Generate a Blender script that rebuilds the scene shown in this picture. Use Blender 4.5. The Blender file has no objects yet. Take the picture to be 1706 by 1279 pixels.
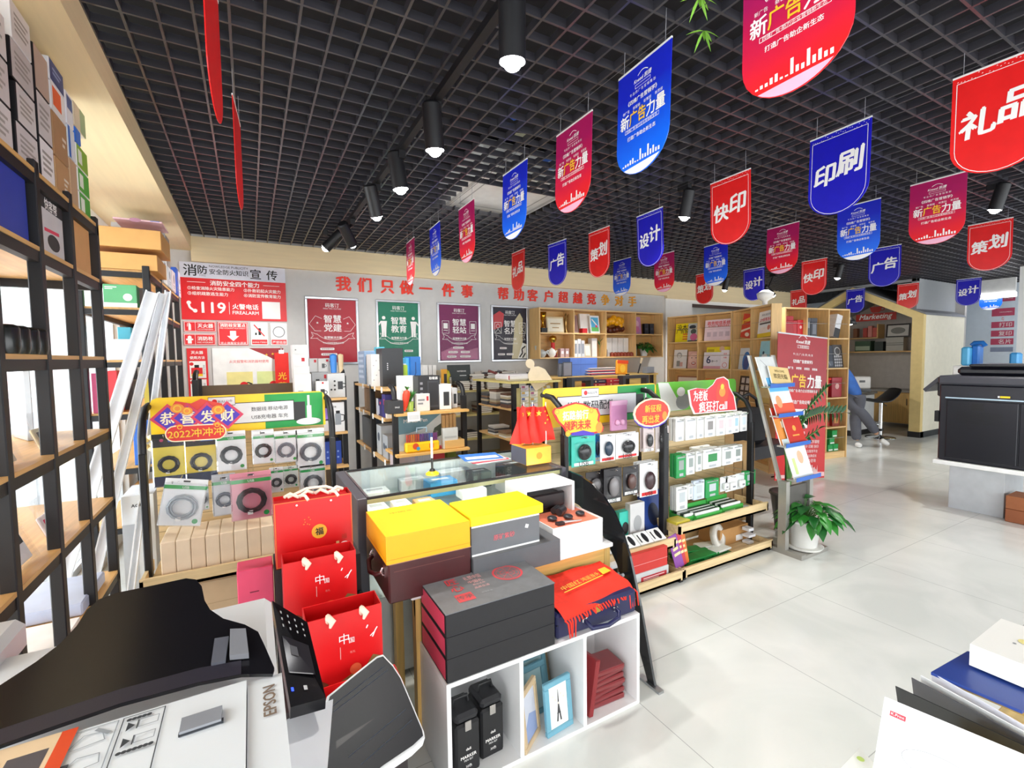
import bpy, math, random
from mathutils import Vector, Matrix
random.seed(7)
SC = bpy.context.scene
COL = SC.collection
# ------------------------------------------------------------------ camera
F = 780.0; YAW = math.radians(29.15); PITCH = math.atan(44 / 780.0); ROLL = math.radians(.8); CAMZ = 1.5
_f0 = Vector((math.sin(YAW), math.cos(YAW), 0)); _r0 = Vector((math.cos(YAW), -math.sin(YAW), 0)); _z = Vector((0, 0, 1))
FW = _f0 * math.cos(PITCH) - _z * math.sin(PITCH)
_u = _z * math.cos(PITCH) + _f0 * math.sin(PITCH)
RT = _r0 * math.cos(ROLL) - _u * math.sin(ROLL)
UP = _u * math.cos(ROLL) + _r0 * math.sin(ROLL)
CP = Vector((0, 0, CAMZ))
cam = bpy.data.cameras.new('camera'); camo = bpy.data.objects.new('camera', cam); COL.objects.link(camo)
cam.sensor_fit = 'HORIZONTAL'; cam.sensor_width = 36.0; cam.lens = F / 1706 * 36; cam.clip_start = .01; cam.clip_end = 200
camo.matrix_world = Matrix(((RT.x, UP.x, -FW.x, CP.x), (RT.y, UP.y, -FW.y, CP.y), (RT.z, UP.z, -FW.z, CP.z), (0, 0, 0, 1)))
SC.camera = camo
# ------------------------------------------------------------------ world, daylight, exposure
SC.view_settings.view_transform = 'Standard'; SC.view_settings.look = 'None'
SC.view_settings.exposure = 0.12; SC.view_settings.gamma = 1; SC.view_settings.use_curve_mapping = False
w = bpy.data.worlds.new('overcast_sky'); SC.world = w; w.use_nodes = True
bg = w.node_tree.nodes['Background']; bg.inputs[0].default_value = (.93, .97, 1, 1); bg.inputs[1].default_value = 2.2
SC.cycles.use_denoising = True
SC.cycles.max_bounces = 10; SC.cycles.diffuse_bounces = 5; SC.cycles.glossy_bounces = 4; SC.cycles.transparent_max_bounces = 16
SC.cycles.sample_clamp_indirect = 6.0
def daylight(name, loc, rot, sx, sy, power, col=(.95, .98, 1)):
    l = bpy.data.lights.new(name, 'AREA'); l.shape = 'RECTANGLE'; l.size = sx; l.size_y = sy; l.energy = power; l.color = col
    o = bpy.data.objects.new(name, l); COL.objects.link(o); o.location = loc; o.rotation_euler = rot; return o
R90 = math.pi / 2
daylight('window_daylight', (-1.25, 2.6, 1.4), (0, -R90, 0), 2.4, 6.6, 260)
daylight('shopfront_daylight', (4.5, -3.3, 1.5), (R90, 0, 0), 15, 2.6, 360)

# ------------------------------------------------------------------ helpers
def at(px, py, x=None, y=None, z=None):
    """The point of the room seen at a pixel of the 1706x1279 frame, on the plane x=, y= or z=."""
    d = FW + RT * ((px - 853) / F) + UP * ((639.5 - py) / F)
    if x is not None: t = (x - CP.x) / d.x
    elif y is not None: t = (y - CP.y) / d.y
    else: t = (z - CP.z) / d.z
    return CP + d * t
def lin(h):
    h = h.lstrip('#'); h = h if len(h) == 6 else ''.join(q * 2 for q in h); c = [int(h[i:i + 2], 16) / 255 for i in (0, 2, 4)]
    return tuple(v / 12.92 if v <= .04045 else ((v + .055) / 1.055) ** 2.4 for v in c) + (1,)
_M = {}
def mt(h, rough=.5, metal=0, noise=.05, scale=12, emit=0, alpha=1, coat=0, stretch=None, name=None, spec=.5):
    k = (h, rough, metal, noise, scale, emit, alpha, coat, stretch, spec)
    if k in _M: return _M[k]
    m = bpy.data.materials.new(name or 'surface_' + h.strip('#')); m.use_nodes = True; n = m.node_tree; b = n.nodes['Principled BSDF']
    c = lin(h); b.inputs['Base Color'].default_value = c; b.inputs['Roughness'].default_value = rough; b.inputs['Metallic'].default_value = metal
    b.inputs['Specular IOR Level'].default_value = spec
    if coat: b.inputs['Coat Weight'].default_value = coat
    if alpha < 1: b.inputs['Alpha'].default_value = alpha
    if emit: b.inputs['Emission Color'].default_value = c; b.inputs['Emission Strength'].default_value = emit
    elif noise:
        tc = n.nodes.new('ShaderNodeTexCoord'); no = n.nodes.new('ShaderNodeTexNoise'); no.inputs['Scale'].default_value = scale
        no.inputs['Detail'].default_value = 3
        if stretch:
            mp = n.nodes.new('ShaderNodeMapping'); mp.inputs['Scale'].default_value = stretch
            n.links.new(tc.outputs['Object'], mp.inputs[0]); n.links.new(mp.outputs[0], no.inputs['Vector'])
        else: n.links.new(tc.outputs['Object'], no.inputs['Vector'])
        r = n.nodes.new('ShaderNodeValToRGB'); r.color_ramp.elements[0].position = .3; r.color_ramp.elements[1].position = .7
        r.color_ramp.elements[0].color = tuple(v * (1 - noise) for v in c[:3]) + (1,)
        r.color_ramp.elements[1].color = tuple(min(1, v * (1 + noise)) for v in c[:3]) + (1,)
        n.links.new(no.outputs['Fac'], r.inputs[0]); n.links.new(r.outputs[0], b.inputs['Base Color'])
    _M[k] = m; return m
def wood(h, axis=0, rough=.45):
    s = [14, 14, 14]; s[axis] = .9
    return mt(h, rough, 0, .13, 4, stretch=tuple(s))
def glass(name, tint=(.96, .99, .98, 1), refl=.08, rough=.0, fres=.6):
    if name in _M: return _M[name]
    m = bpy.data.materials.new(name); m.use_nodes = True; n = m.node_tree; n.nodes.clear()
    o = n.nodes.new('ShaderNodeOutputMaterial'); mx = n.nodes.new('ShaderNodeMixShader'); t = n.nodes.new('ShaderNodeBsdfTransparent'); g = n.nodes.new('ShaderNodeBsdfGlossy')
    lw = n.nodes.new('ShaderNodeLayerWeight'); lw.inputs[0].default_value = .3
    ma = n.nodes.new('ShaderNodeMath'); ma.operation = 'MULTIPLY_ADD'; ma.inputs[1].default_value = fres; ma.inputs[2].default_value = refl
    n.links.new(lw.outputs['Fresnel'], ma.inputs[0]); n.links.new(ma.outputs[0], mx.inputs[0])
    t.inputs[0].default_value = tint; g.inputs['Roughness'].default_value = rough
    n.links.new(t.outputs[0], mx.inputs[1]); n.links.new(g.outputs[0], mx.inputs[2]); n.links.new(mx.outputs[0], o.inputs[0])
    _M[name] = m; return m
WHITE = mt('#F2F2F0'); BLACK = mt('#17171A', .45); INK = mt('#141416', .6, noise=0); PAPER = mt('#F4F4F2', .6); RED = mt('#D8161C', .4); GOLD = mt('#F2C230', .4)
STEEL = mt('#B9BCC0', .28, 1); CHROME = mt('#E4E6E8', .12, 1); RACK = mt('#101014', .5); BEECH = wood('#E2BE84'); GREY = mt('#8C8F94')
YELLOW = mt('#FFD21E', .4); GREEN = mt('#149B45', .45); BLUE = mt('#1F58C8', .4); KRAFT = mt('#C59A63', .7); SILVER = mt('#C8CACC', .35, .7)
CLEARBAG = glass('clear_plastic', (.985, .985, .99, 1), .05, .1, .3)

_T = {}
def textgeo(s, bold=0.0, res=2):
    k = (s, bold, res)
    if k not in _T:
        c = bpy.data.curves.new('lettering', 'FONT'); c.body = s; c.size = 1; c.resolution_u = res; c.offset = bold; c.align_x = 'LEFT'
        o = bpy.data.objects.new('lettering', c); COL.objects.link(o)
        dg = bpy.context.evaluated_depsgraph_get(); me = bpy.data.meshes.new_from_object(o.evaluated_get(dg))
        vs = [(v.co.x, v.co.y) for v in me.vertices]; fs = [tuple(p.vertices) for p in me.polygons]
        bpy.data.objects.remove(o); bpy.data.curves.remove(c); bpy.data.meshes.remove(me)
        xs = [v[0] for v in vs] or [0]; ys = [v[1] for v in vs] or [0]; a, b, c0, d = min(xs), max(xs), min(ys), max(ys)
        if all(ord(q) > 0x2e80 for q in s): c0, d = min(c0, -.08), max(d, .84)   # one ideograph box height for every line
        _T[k] = ([(x - a, y - c0) for x, y in vs], fs, b - a, d - c0)
    return _T[k]

class MB:
    """Collects shapes of one part; build() links them as one mesh object."""
    def __init__(s): s.v = []; s.f = []; s.mi = []; s.sm = []; s.mats = []; s.kc = 0; s.fr((0, 0, 0))
    def _m(s, m):
        if m not in s.mats: s.mats.append(m)
        return s.mats.index(m)
    def add(s, vs, fs, m, smooth=False):
        b = len(s.v); s.v += [tuple(v) for v in vs]; i = s._m(m)
        for f in fs: s.f.append([b + k for k in f]); s.mi.append(i); s.sm.append(smooth)
        return s
    def fr(s, o, u=(1, 0, 0), v=(0, 0, 1)):
        """Sets the face that rect/text/poly/disc print on: origin, right, up."""
        s.O = Vector(o); s.U = Vector(u).normalized(); s.V = Vector(v).normalized(); s.N = s.U.cross(s.V); s.kc = 0; return s
    def P(s, a, b, k=1): return s.O + s.U * a + s.V * b + s.N * (.0007 * k + s.kc)
    def rect(s, a0, a1, b0, b1, m, k=1): s.kc += .00004; return s.add([s.P(a0, b0, k), s.P(a1, b0, k), s.P(a1, b1, k), s.P(a0, b1, k)], [(0, 1, 2, 3)], m)
    def poly(s, pts, m, k=1): s.kc += .00004; return s.add([s.P(a, b, k) for a, b in pts], [tuple(range(len(pts)))], m)
    def disc(s, a, b, r, m, k=1, n=20, ry=None): return s.poly([(a + r * math.cos(6.28318 * i / n), b + (ry or r) * math.sin(6.28318 * i / n)) for i in range(n)], m, k)
    def ring(s, a, b, r, t, m, k=1, n=28, ry=None):
        ry = ry or r; p = []; s.kc += .00004
        for i in range(n):
            c, d = math.cos(6.28318 * i / n), math.sin(6.28318 * i / n); p += [s.P(a + r * c, b + ry * d, k), s.P(a + (r - t) * c, b + (ry - t) * d, k)]
        return s.add(p, [(2 * i, 2 * ((i + 1) % n), 2 * ((i + 1) % n) + 1, 2 * i + 1) for i in range(n)], m)
    def line(s, pts, t, m, k=1):
        for (a, b), (c, d) in zip(pts, pts[1:]):
            L = math.hypot(c - a, d - b) or 1; nx, ny = -(d - b) / L * t / 2, (c - a) / L * t / 2
            s.poly([(a - nx, b - ny), (c - nx, d - ny), (c + nx, d + ny), (a + nx, b + ny)], m, k)
        return s
    def frame(s, a0, a1, b0, b1, t, m, k=1):
        for q in ((a0, a1, b0, b0 + t), (a0, a1, b1 - t, b1), (a0, a0 + t, b0 + t, b1 - t), (a1 - t, a1, b0 + t, b1 - t)): s.rect(*q, m, k)
        return s
    def text(s, t, a, b, m, h=None, w=None, bold=0.0, k=2, shear=0.0, al='c', rot=0, res=2):
        """Prints t centred on (a, b) (al='l': starting at a); h and w fit its height and width."""
        if bold:
            vs, fs, W, H = textgeo(t, 0, res); e = bold * .75
            vs0, fs0 = list(vs), list(fs); vs = []; fs = []
            for q, (ex, ey) in enumerate(((-e, -e * .6), (e, -e * .6), (0, e * .8))): fs += [tuple(i + len(vs) for i in f) for f in fs0]; vs += [(x + ex + e, y + ey + e) for x, y in vs0]
            W += 2 * e; H += 2 * e
        else: vs, fs, W, H = textgeo(t, 0, res)
        sx = w / W if w else h / H; sy = h / H if h else sx
        ox = 0 if al == 'l' else -W * sx / 2; oy = -H * sy / 2; c, d = math.cos(rot), math.sin(rot); out = []
        s.kc += .00004; nb = len(vs) // 3 if bold else len(vs) + 1
        for j, (x, y) in enumerate(vs):
            kk = k + .12 * (j // nb); X, Y = ox + x * sx + (y - H / 2) * sy * shear, oy + y * sy
            out.append(s.P(a + X * c - Y * d, b + X * d + Y * c, kk))
        return s.add(out, fs, m)
    def box(s, x0, x1, y0, y1, z0, z1, m, b=0.0, top=None, front=None):
        if b:
            b = min(b, (x1 - x0) / 3, (y1 - y0) / 3, (z1 - z0) / 3); vs = []; idx = {}
            for i in (0, 1):
                for j in (0, 1):
                    for k in (0, 1):
                        for ax in range(3):
                            p = [(x0, x1)[i], (y0, y1)[j], (z0, z1)[k]]; q = (i, j, k)
                            for a in range(3):
                                if a != ax: p[a] += b if q[a] == 0 else -b
                            idx[(i, j, k, ax)] = len(vs); vs.append(p)
            fs = []
            g = lambda i, j, k, ax: idx[(i, j, k, ax)]
            for sd in (0, 1):
                l = [g(sd, 0, 0, 0), g(sd, 1, 0, 0), g(sd, 1, 1, 0), g(sd, 0, 1, 0)]; fs.append(l if sd else l[::-1])
                l = [g(0, sd, 0, 1), g(1, sd, 0, 1), g(1, sd, 1, 1), g(0, sd, 1, 1)]; fs.append(l[::-1] if sd else l)
                l = [g(0, 0, sd, 2), g(1, 0, sd, 2), g(1, 1, sd, 2), g(0, 1, sd, 2)]; fs.append(l if sd else l[::-1])
            for p in (0, 1):
                for q in (0, 1):
                    fs.append([g(0, p, q, 1), g(1, p, q, 1), g(1, p, q, 2), g(0, p, q, 2)])
                    fs.append([g(p, 0, q, 0), g(p, 1, q, 0), g(p, 1, q, 2), g(p, 0, q, 2)])
                    fs.append([g(p, q, 0, 0), g(p, q, 1, 0), g(p, q, 1, 1), g(p, q, 0, 1)])
                    for r in (0, 1): fs.append([g(p, q, r, 0), g(p, q, r, 1), g(p, q, r, 2)]) if False else None
            for i in (0, 1):
                for j in (0, 1):
                    for k in (0, 1): fs.append([g(i, j, k, 0), g(i, j, k, 1), g(i, j, k, 2)])
            s.add(vs, [f for f in fs if f], m)
        else:
            vs = [(x, y, z) for x in (x0, x1) for y in (y0, y1) for z in (z0, z1)]
            fs = [(0, 1, 3, 2), (4, 6, 7, 5), (0, 4, 5, 1), (2, 3, 7, 6)]
            s.add(vs, fs, m); s.add(vs, [(1, 5, 7, 3)], top or m); s.add(vs, [(0, 2, 6, 4)], m)
        if front: s.fr((0, y0, 0)); s.rect(x0 + b, x1 - b, z0 + b, z1 - b, front, .4)
        return s
    def obox(s, c, u, v, w, m):
        """Oriented box: centre and three half-axis vectors."""
        c, u, v, w = Vector(c), Vector(u), Vector(v), Vector(w)
        vs = [c + u * i + v * j + w * k for i in (-1, 1) for j in (-1, 1) for k in (-1, 1)]
        return s.add(vs, [(0, 1, 3, 2), (4, 6, 7, 5), (0, 4, 5, 1), (2, 3, 7, 6), (1, 5, 7, 3), (0, 2, 6, 4)], m)
    def cyl(s, p0, p1, r0, m, r1=None, n=14, caps=True, smooth=True):
        p0, p1 = Vector(p0), Vector(p1); r1 = r0 if r1 is None else r1; d = (p1 - p0).normalized()
        a = d.orthogonal().normalized(); b = d.cross(a); vs = []
        for i in range(n):
            q = a * math.cos(6.28318 * i / n) + b * math.sin(6.28318 * i / n); vs += [p0 + q * r0, p1 + q * r1]
        s.add(vs, [(2 * i, 2 * ((i + 1) % n), 2 * ((i + 1) % n) + 1, 2 * i + 1) for i in range(n)], m, smooth)
        if caps: s.add(vs, [tuple(2 * i for i in range(n))[::-1], tuple(2 * i + 1 for i in range(n))], m)
        return s
    def tube(s, pts, r, m, n=8, closed=False):
        pts = [Vector(p) for p in pts]; N = len(pts); vs = []; a = None
        for i, p in enumerate(pts):
            d = (pts[(i + 1) % N] - pts[i - 1]) if closed else (pts[min(i + 1, N - 1)] - pts[max(i - 1, 0)])
            d = d.normalized(); a = d.orthogonal().normalized() if a is None else (a - d * a.dot(d)).normalized(); b = d.cross(a)
            rr = r[i] if isinstance(r, (list, tuple)) else r
            vs += [p + (a * math.cos(6.28318 * k / n) + b * math.sin(6.28318 * k / n)) * rr for k in range(n)]
        fs = [(i * n + k, i * n + (k + 1) % n, ((i + 1) % N) * n + (k + 1) % n, ((i + 1) % N) * n + k) for i in range(N if closed else N - 1) for k in range(n)]
        s.add(vs, fs, m, True)
        if not closed: s.add(vs, [tuple(range(n))[::-1], tuple(range((N - 1) * n, N * n))], m)
        return s
    def lathe(s, prof, m, c=(0, 0, 0), n=20, smooth=True):
        vs = [(c[0] + r * math.cos(6.28318 * k / n), c[1] + r * math.sin(6.28318 * k / n), c[2] + z) for r, z in prof for k in range(n)]
        fs = [(i * n + k, i * n + (k + 1) % n, (i + 1) * n + (k + 1) % n, (i + 1) * n + k) for i in range(len(prof) - 1) for k in range(n)]
        s.add(vs, fs, m, smooth)
        if prof[-1][0] > 1e-4: s.add(vs, [tuple(range((len(prof) - 1) * n, len(prof) * n))], m)
        if prof[0][0] > 1e-4: s.add(vs, [tuple(range(n))[::-1]], m)
        return s
    def slab(s, pts, t, m, side=None):
        """Extruded outline on the current frame: front at the frame, t deep behind it."""
        n = len(pts); a = [s.O + s.U * p[0] + s.V * p[1] for p in pts]; b = [p - s.N * t for p in a]
        s.add(a, [tuple(range(n))], m); s.add(b, [tuple(range(n))[::-1]], side or m)
        return s.add(a + b, [(i, n + i, n + (i + 1) % n, (i + 1) % n) for i in range(n)], side or m)
    def ball(s, c, r, m, n=12, rz=None):
        rz = rz or r
        return s.lathe([(max(r * math.sin(math.pi * i / 8), 1e-5), -rz * math.cos(math.pi * i / 8)) for i in range(9)], m, c, n)
    def build(s, name, parent=None, label=None, cat=None, group=None, kind=None, loc=None, rz=0, rot=None, fix=False):
        me = bpy.data.meshes.new(name); me.from_pydata(s.v, [], s.f); me.polygons.foreach_set('material_index', s.mi); me.polygons.foreach_set('use_smooth', s.sm)
        for m in s.mats: me.materials.append(m)
        if fix:
            import bmesh
            bm = bmesh.new(); bm.from_mesh(me); bmesh.ops.recalc_face_normals(bm, faces=bm.faces); bm.to_mesh(me); bm.free()
        me.update(); o = bpy.data.objects.new(name, me); COL.objects.link(o)
        if parent: o.parent = parent
        if loc is not None: o.location = loc
        o.rotation_euler = rot or (0, 0, rz)
        return tag(o, label, cat, group, kind)
def tag(o, label=None, cat=None, group=None, kind=None):
    for k, v in (('label', label), ('category', cat), ('group', group), ('kind', kind)):
        if v: o[k] = v
    return o
def thing(name, label, cat, loc=(0, 0, 0), rz=0, group=None, rot=None):
    o = bpy.data.objects.new(name, None); COL.objects.link(o); o.empty_display_size = .05; o.location = loc; o.rotation_euler = rot or (0, 0, rz)
    return tag(o, label, cat, group)
def kids(o): return [c for c in bpy.data.objects if c.parent == o]
def dup(o, loc=None, rz=None, label=None, group=None, rot=None, _k=None):
    c = o.copy(); COL.objects.link(c)
    if loc is not None: c.location = loc
    if rz is not None: c.rotation_euler = (0, 0, rz)
    if rot is not None: c.rotation_euler = rot
    if label: c['label'] = label
    if group: c['group'] = group
    for ch in kids(o):
        d = ch.copy(); COL.objects.link(d); d.parent = c
        for g in kids(ch): e = g.copy(); COL.objects.link(e); e.parent = d
    return c
def struct(mb, name, label=None, **k): return mb.build(name, None, label, kind='structure', **k)
def circ(cx, cz, r, n=24, a0=0, a1=360): return [(cx + r * math.cos(math.radians(a0 + (a1 - a0) * i / n)), cz + r * math.sin(math.radians(a0 + (a1 - a0) * i / n))) for i in range(n + 1)]
# ================================================================== THE ROOM
YB = 5.95; XW = -1.0; XE = 12.9; CEIL = 2.8
def floor_mat():
    m = bpy.data.materials.new('polished_floor_tile'); m.use_nodes = True; n = m.node_tree; b = n.nodes['Principled BSDF']
    tc = n.nodes.new('ShaderNodeTexCoord'); mp = n.nodes.new('ShaderNodeMapping'); mp.inputs['Location'].default_value = (-.613, -.012, 0)
    br = n.nodes.new('ShaderNodeTexBrick'); br.offset = 0; br.inputs['Scale'].default_value = 1; br.inputs['Brick Width'].default_value = .8; br.inputs['Row Height'].default_value = .8
    br.inputs['Mortar Size'].default_value = .0016; br.inputs['Mortar'].default_value = lin('#A3A6A4'); br.inputs['Mortar Smooth'].default_value = .1
    no = n.nodes.new('ShaderNodeTexNoise'); no.inputs['Scale'].default_value = 1.6; no.inputs['Detail'].default_value = 5; no.inputs['Distortion'].default_value = 1.2
    r = n.nodes.new('ShaderNodeValToRGB'); r.color_ramp.elements[0].position = .35; r.color_ramp.elements[1].position = .65
    r.color_ramp.elements[0].color = lin('#D3D6D2'); r.color_ramp.elements[1].color = lin('#E2E3DF')
    n.links.new(tc.outputs['Object'], mp.inputs[0]); n.links.new(mp.outputs[0], br.inputs[0]); n.links.new(tc.outputs['Object'], no.inputs['Vector'])
    n.links.new(no.outputs['Fac'], r.inputs[0]); n.links.new(r.outputs[0], br.inputs['Color1']); n.links.new(r.outputs[0], br.inputs['Color2'])
    n.links.new(br.outputs['Color'], b.inputs['Base Color']); b.inputs['Roughness'].default_value = .17; b.inputs['Specular IOR Level'].default_value = .5
    return m
m = MB(); m.box(XW - .15, XE, -3.2, 8.2, -.1, 0, floor_mat()); struct(m, 'floor')
WALLM = mt('#C9C8C6', .75, noise=.03); CREAM = mt('#EDD9AE', .6, noise=.035, scale=3, stretch=(14, .9, 14)); CREAMX = mt('#F0DCB2', .6, noise=.035, scale=3, stretch=(.9, 14, 14)); WALLW = mt('#ECEDEC', .7, noise=.02)
m = MB(); m.box(XW - .15, 6.42, YB, YB + .15, 0, 3.3, WALLM); struct(m, 'wall_back')
m = MB(); m.box(-.49, 6.42, YB - .06, YB, 2.545, CEIL, CREAMX); struct(m, 'trim_1', 'pale wood band along the top of the poster wall')
# the recess past the end of the poster wall
m = MB(); m.box(6.42, XE, 7.6, 7.75, 0, 3.3, WALLW); struct(m, 'wall_recess')
m = MB(); m.box(6.42, 7.1, YB - .03, YB + .3, 0, 2.52, WALLW, .004); struct(m, 'wall_column')
m = MB(); m.box(6.42, 10.2, YB - .06, YB + .1, 2.5, CEIL, CREAMX); m.box(7.1, 10.2, YB - .02, YB + .02, 2.44, 2.5, WALLW); m.box(7.1, 10.2, YB, YB + .04, 2.38, 2.44, mt('#4A3A34', .5)); struct(m, 'trim_2', 'pale wood beam above the recess')
m = MB(); m.box(XE, XE + .15, -3.2, 8.2, 0, 3.3, mt('#DCE6EF', .7, noise=.02)); struct(m, 'wall_right')
# soffit beam over the window side
m = MB(); m.box(XW - .15, -.485, -3.2, YB, 2.66, CEIL, CREAM); struct(m, 'ceiling_soffit', 'pale wood soffit along the window side')
m = MB(); m.box(XW - .15, XE, -3.2, 8.2, 3.24, 3.34, mt('#242328', .85)); struct(m, 'ceiling')
# open-cell grille with a hole for the air conditioner
G = .117; GM = mt('#37363C', .28, noise=.02, spec=1.0); m = MB(); hx0, hx1, hy0, hy1 = 1.50, 2.33, 3.22, 3.88
nx = int((XE + .485) / G); ny = int((7.6 + 3.1) / G)
for i in range(nx + 1):
    x = -.485 + i * G
    for a, b in (((-3.1, hy0), (hy1, YB - .06)) if hx0 < x < hx1 else ((-3.1, YB - .06 if x < 10.2 else 7.6),)): m.box(x - .005, x + .005, a, b, CEIL, CEIL + .036, GM)
for j in range(ny + 1):
    y = -3.1 + j * G
    if y > YB - .06: x0 = 10.2
    else: x0 = -.485
    for a, b in (((x0, hx0), (hx1, XE)) if hy0 < y < hy1 else ((x0, XE),)): m.box(a, b, y - .005, y + .005, CEIL + .0005, CEIL + .0355, GM)
struct(m, 'ceiling_grille', 'black open-cell grid ceiling')
# window side
GL = glass('window_glass', (.99, 1, 1, 1), .04); FRM = mt('#2A2A2E', .4)
m = MB(); m.box(XW - .15, XW, -3.2, YB, 0, .12, WALLW); m.box(XW - .15, XW, -3.2, YB, 2.5, 2.66, WALLW); m.box(XW - .15, XW, 5.35, YB, .12, 2.5, WALLW); struct(m, 'wall_left')
ys = [-3.1, -1.4, .3, 2.0, 3.7, 5.35]
for i in range(5):
    a, b = ys[i], ys[i + 1]; m = MB()
    m.fr((XW - .05, a, .12), (0, 1, 0)); L = b - a
    for q in ((0, L, 0, .05), (0, L, 2.33, 2.38), (0, .04, .05, 2.33), (L - .04, L, .05, 2.33)): m.box(XW - .09, XW - .04, a + q[0], a + q[1], .12 + q[2], .12 + q[3], SILVER)
    f = struct(m, 'window_%d' % (i + 1))
    g = MB(); g.box(XW - .068, XW - .062, a + .04, b - .04, .17, 2.45, GL); g.build('glass_pane', f)
# shop front behind the viewer
m = MB()
for x in (-1, 1.5, 4, 6.5, 9, 11.5): m.box(x - .04, x + .04, -3.16, -3.1, 0, 2.8, SILVER)
m.box(XW, XE, -3.16, -3.1, 2.5, 2.8, SILVER); struct(m, 'wall_shopfront')
# ground seen through the windows
m = MB(); m.box(-30, XW - .15, -30, 30, -.2, -.05, mt('#D9DBDC', .8)); struct(m, 'pavement')

# ------------------------------------------------------------------ air conditioner
t = thing('ceiling_air_conditioner', 'white cassette air conditioner set into the black grid ceiling', 'air conditioner', (2.0, 3.72, 2.9))
m = MB(); m.box(-.44, .46, -.5, .42, 0, .25, mt('#F6F6F4', .5), .02); m.build('casing', t)
m = MB(); m.fr((0, 0, 0), (1, 0, 0), (0, -1, 0)); m.frame(-.3, .32, -.28, .36, .012, mt('#B4B4B2'), 1); m.frame(-.4, .42, -.38, .46, .035, mt('#D2D2D0'), 1); m.build('louvre', t)
# ------------------------------------------------------------------ track spotlights
LAMP = mt('#FFFFFF', emit=22, noise=0)
m = MB(); m.box(.80, .835, .6, 5.2, 2.71, 2.745, RACK)
for y in (.9, 2.3, 3.7, 5.0): m.cyl((.817, y, 2.74), (.817, y, CEIL + .02), .004, RACK, n=6)
m.build('lighting_track', None, 'black lighting track running under the grid ceiling', 'track rail')
def spotlight(loc, d, label, power=95, scale=1.0, top=2.71):
    d = Vector(d).normalized(); t = thing('track_spotlight', label, 'spotlight', loc, group=None)
    L = .2 * scale; r = .046 * scale; a = -d * L
    b = MB(); b.cyl(a, (0, 0, 0), r, RACK, n=18, caps=False); b.cyl(a, a - d * .012, r, RACK, r * .8, n=18); b.cyl(a * .05, a * .06, r * .93, BLACK, n=18); b.build('lamp_body', t)
    e = MB(); e.cyl(d * -.004, d * .001, r * .93, LAMP, n=18, smooth=False); e.ball(d * -.005, r * .75, LAMP); e.build('bulb', t)
    k = MB(); k.box(-.02, .02, -.05, .05, top - loc[2] - .045, top - loc[2], RACK); k.cyl((a.x * .7, a.y * .7, a.z * .7), (0, 0, top - loc[2] - .04), .012, RACK, n=8); k.build('bracket', t)
    l = bpy.data.lights.new('spot_beam', 'SPOT'); l.energy = power; l.spot_size = math.radians(110); l.spot_blend = .8; l.shadow_soft_size = .04; l.color = (1, .97, .92)
    lo = bpy.data.objects.new('spot_beam', l); COL.objects.link(lo); lo.parent = t; lo.location = d * .02; lo.rotation_euler = d.to_track_quat('-Z', 'Y').to_euler()
    return t
for p, d, lb in (((857, 105), (.05, .1, -1), 'round black spotlight largest on the track, lamp glowing above the yellow boxes'), ((735, 253), (.1, .1, -1), 'second largest black spotlight along the ceiling track'),
        ((682, 318), (.15, 0, -1), 'third black spotlight along the track, hanging straight down'), ((620, 360), (.3, .3, -1), 'fourth black spotlight along the track, tilted'), ((590, 408), (.5, .6, -.7), 'black spotlight at the track end by the wall lettering')):
    q = at(*p, z=2.5); spotlight((.817, q.y, 2.5), d, lb)
spotlight((.66, 4.75, 2.55), (-.7, .35, -.75), 'black spotlight turned towards the fire safety board', 150)
for p, z, lb in (((1140, 362), 2.55, 'single black spotlight between the blue design banner and red express print banner'), ((1034, 470), 2.5, 'small black spotlight by the end of the red wall lettering'),
        ((1207, 483), 2.5, 'small black spotlight above the white bookcase wall'), ((1395, 463), 2.6, 'small spotlight above the tall wooden bookcase'), ((1657, 350), 2.6, 'black spotlight above the orange banner'), ((1291, 447), 2.6, 'black spotlight behind the red planning banner')):
    q = at(*p, z=z); spotlight(q, (0, .25, -1), lb, 110, .95, CEIL)
q = at(1288, 492, z=2.45); spotlight(q, (.5, -.2, -.5), 'black spotlight tilted over the corner bookcases', 90, 1, CEIL)
m = MB(); a, b = at(1620, 487, x=11.9), at(1693, 478, x=11.9); m.box(11.85, 11.95, b.y, a.y, 2.46, 2.54, mt('#FFFFFF', emit=6, noise=0)); m.box(11.87, 11.93, b.y, a.y, 2.54, 2.8, WHITE)
m.build('tube_light', None, 'glowing white tube light by the pale blue wall', 'light')

for i, (x, y) in enumerate(((1.9, -.5), (2.8, .2), (4.6, .9), (6.2, .4), (7.6, 1.6), (3.2, -1.2), (.6, -1.0), (9.0, 1.0))):  # extra fill spots out of view, added to brighten the floor and box tops
    l_ = spotlight((x, y, 2.55), (.05, .1, -1), 'added round black fill spotlight, out of view over and behind the viewer', 62, .95, CEIL); l_['group'] = 'added fill spotlights over the viewer'
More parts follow.
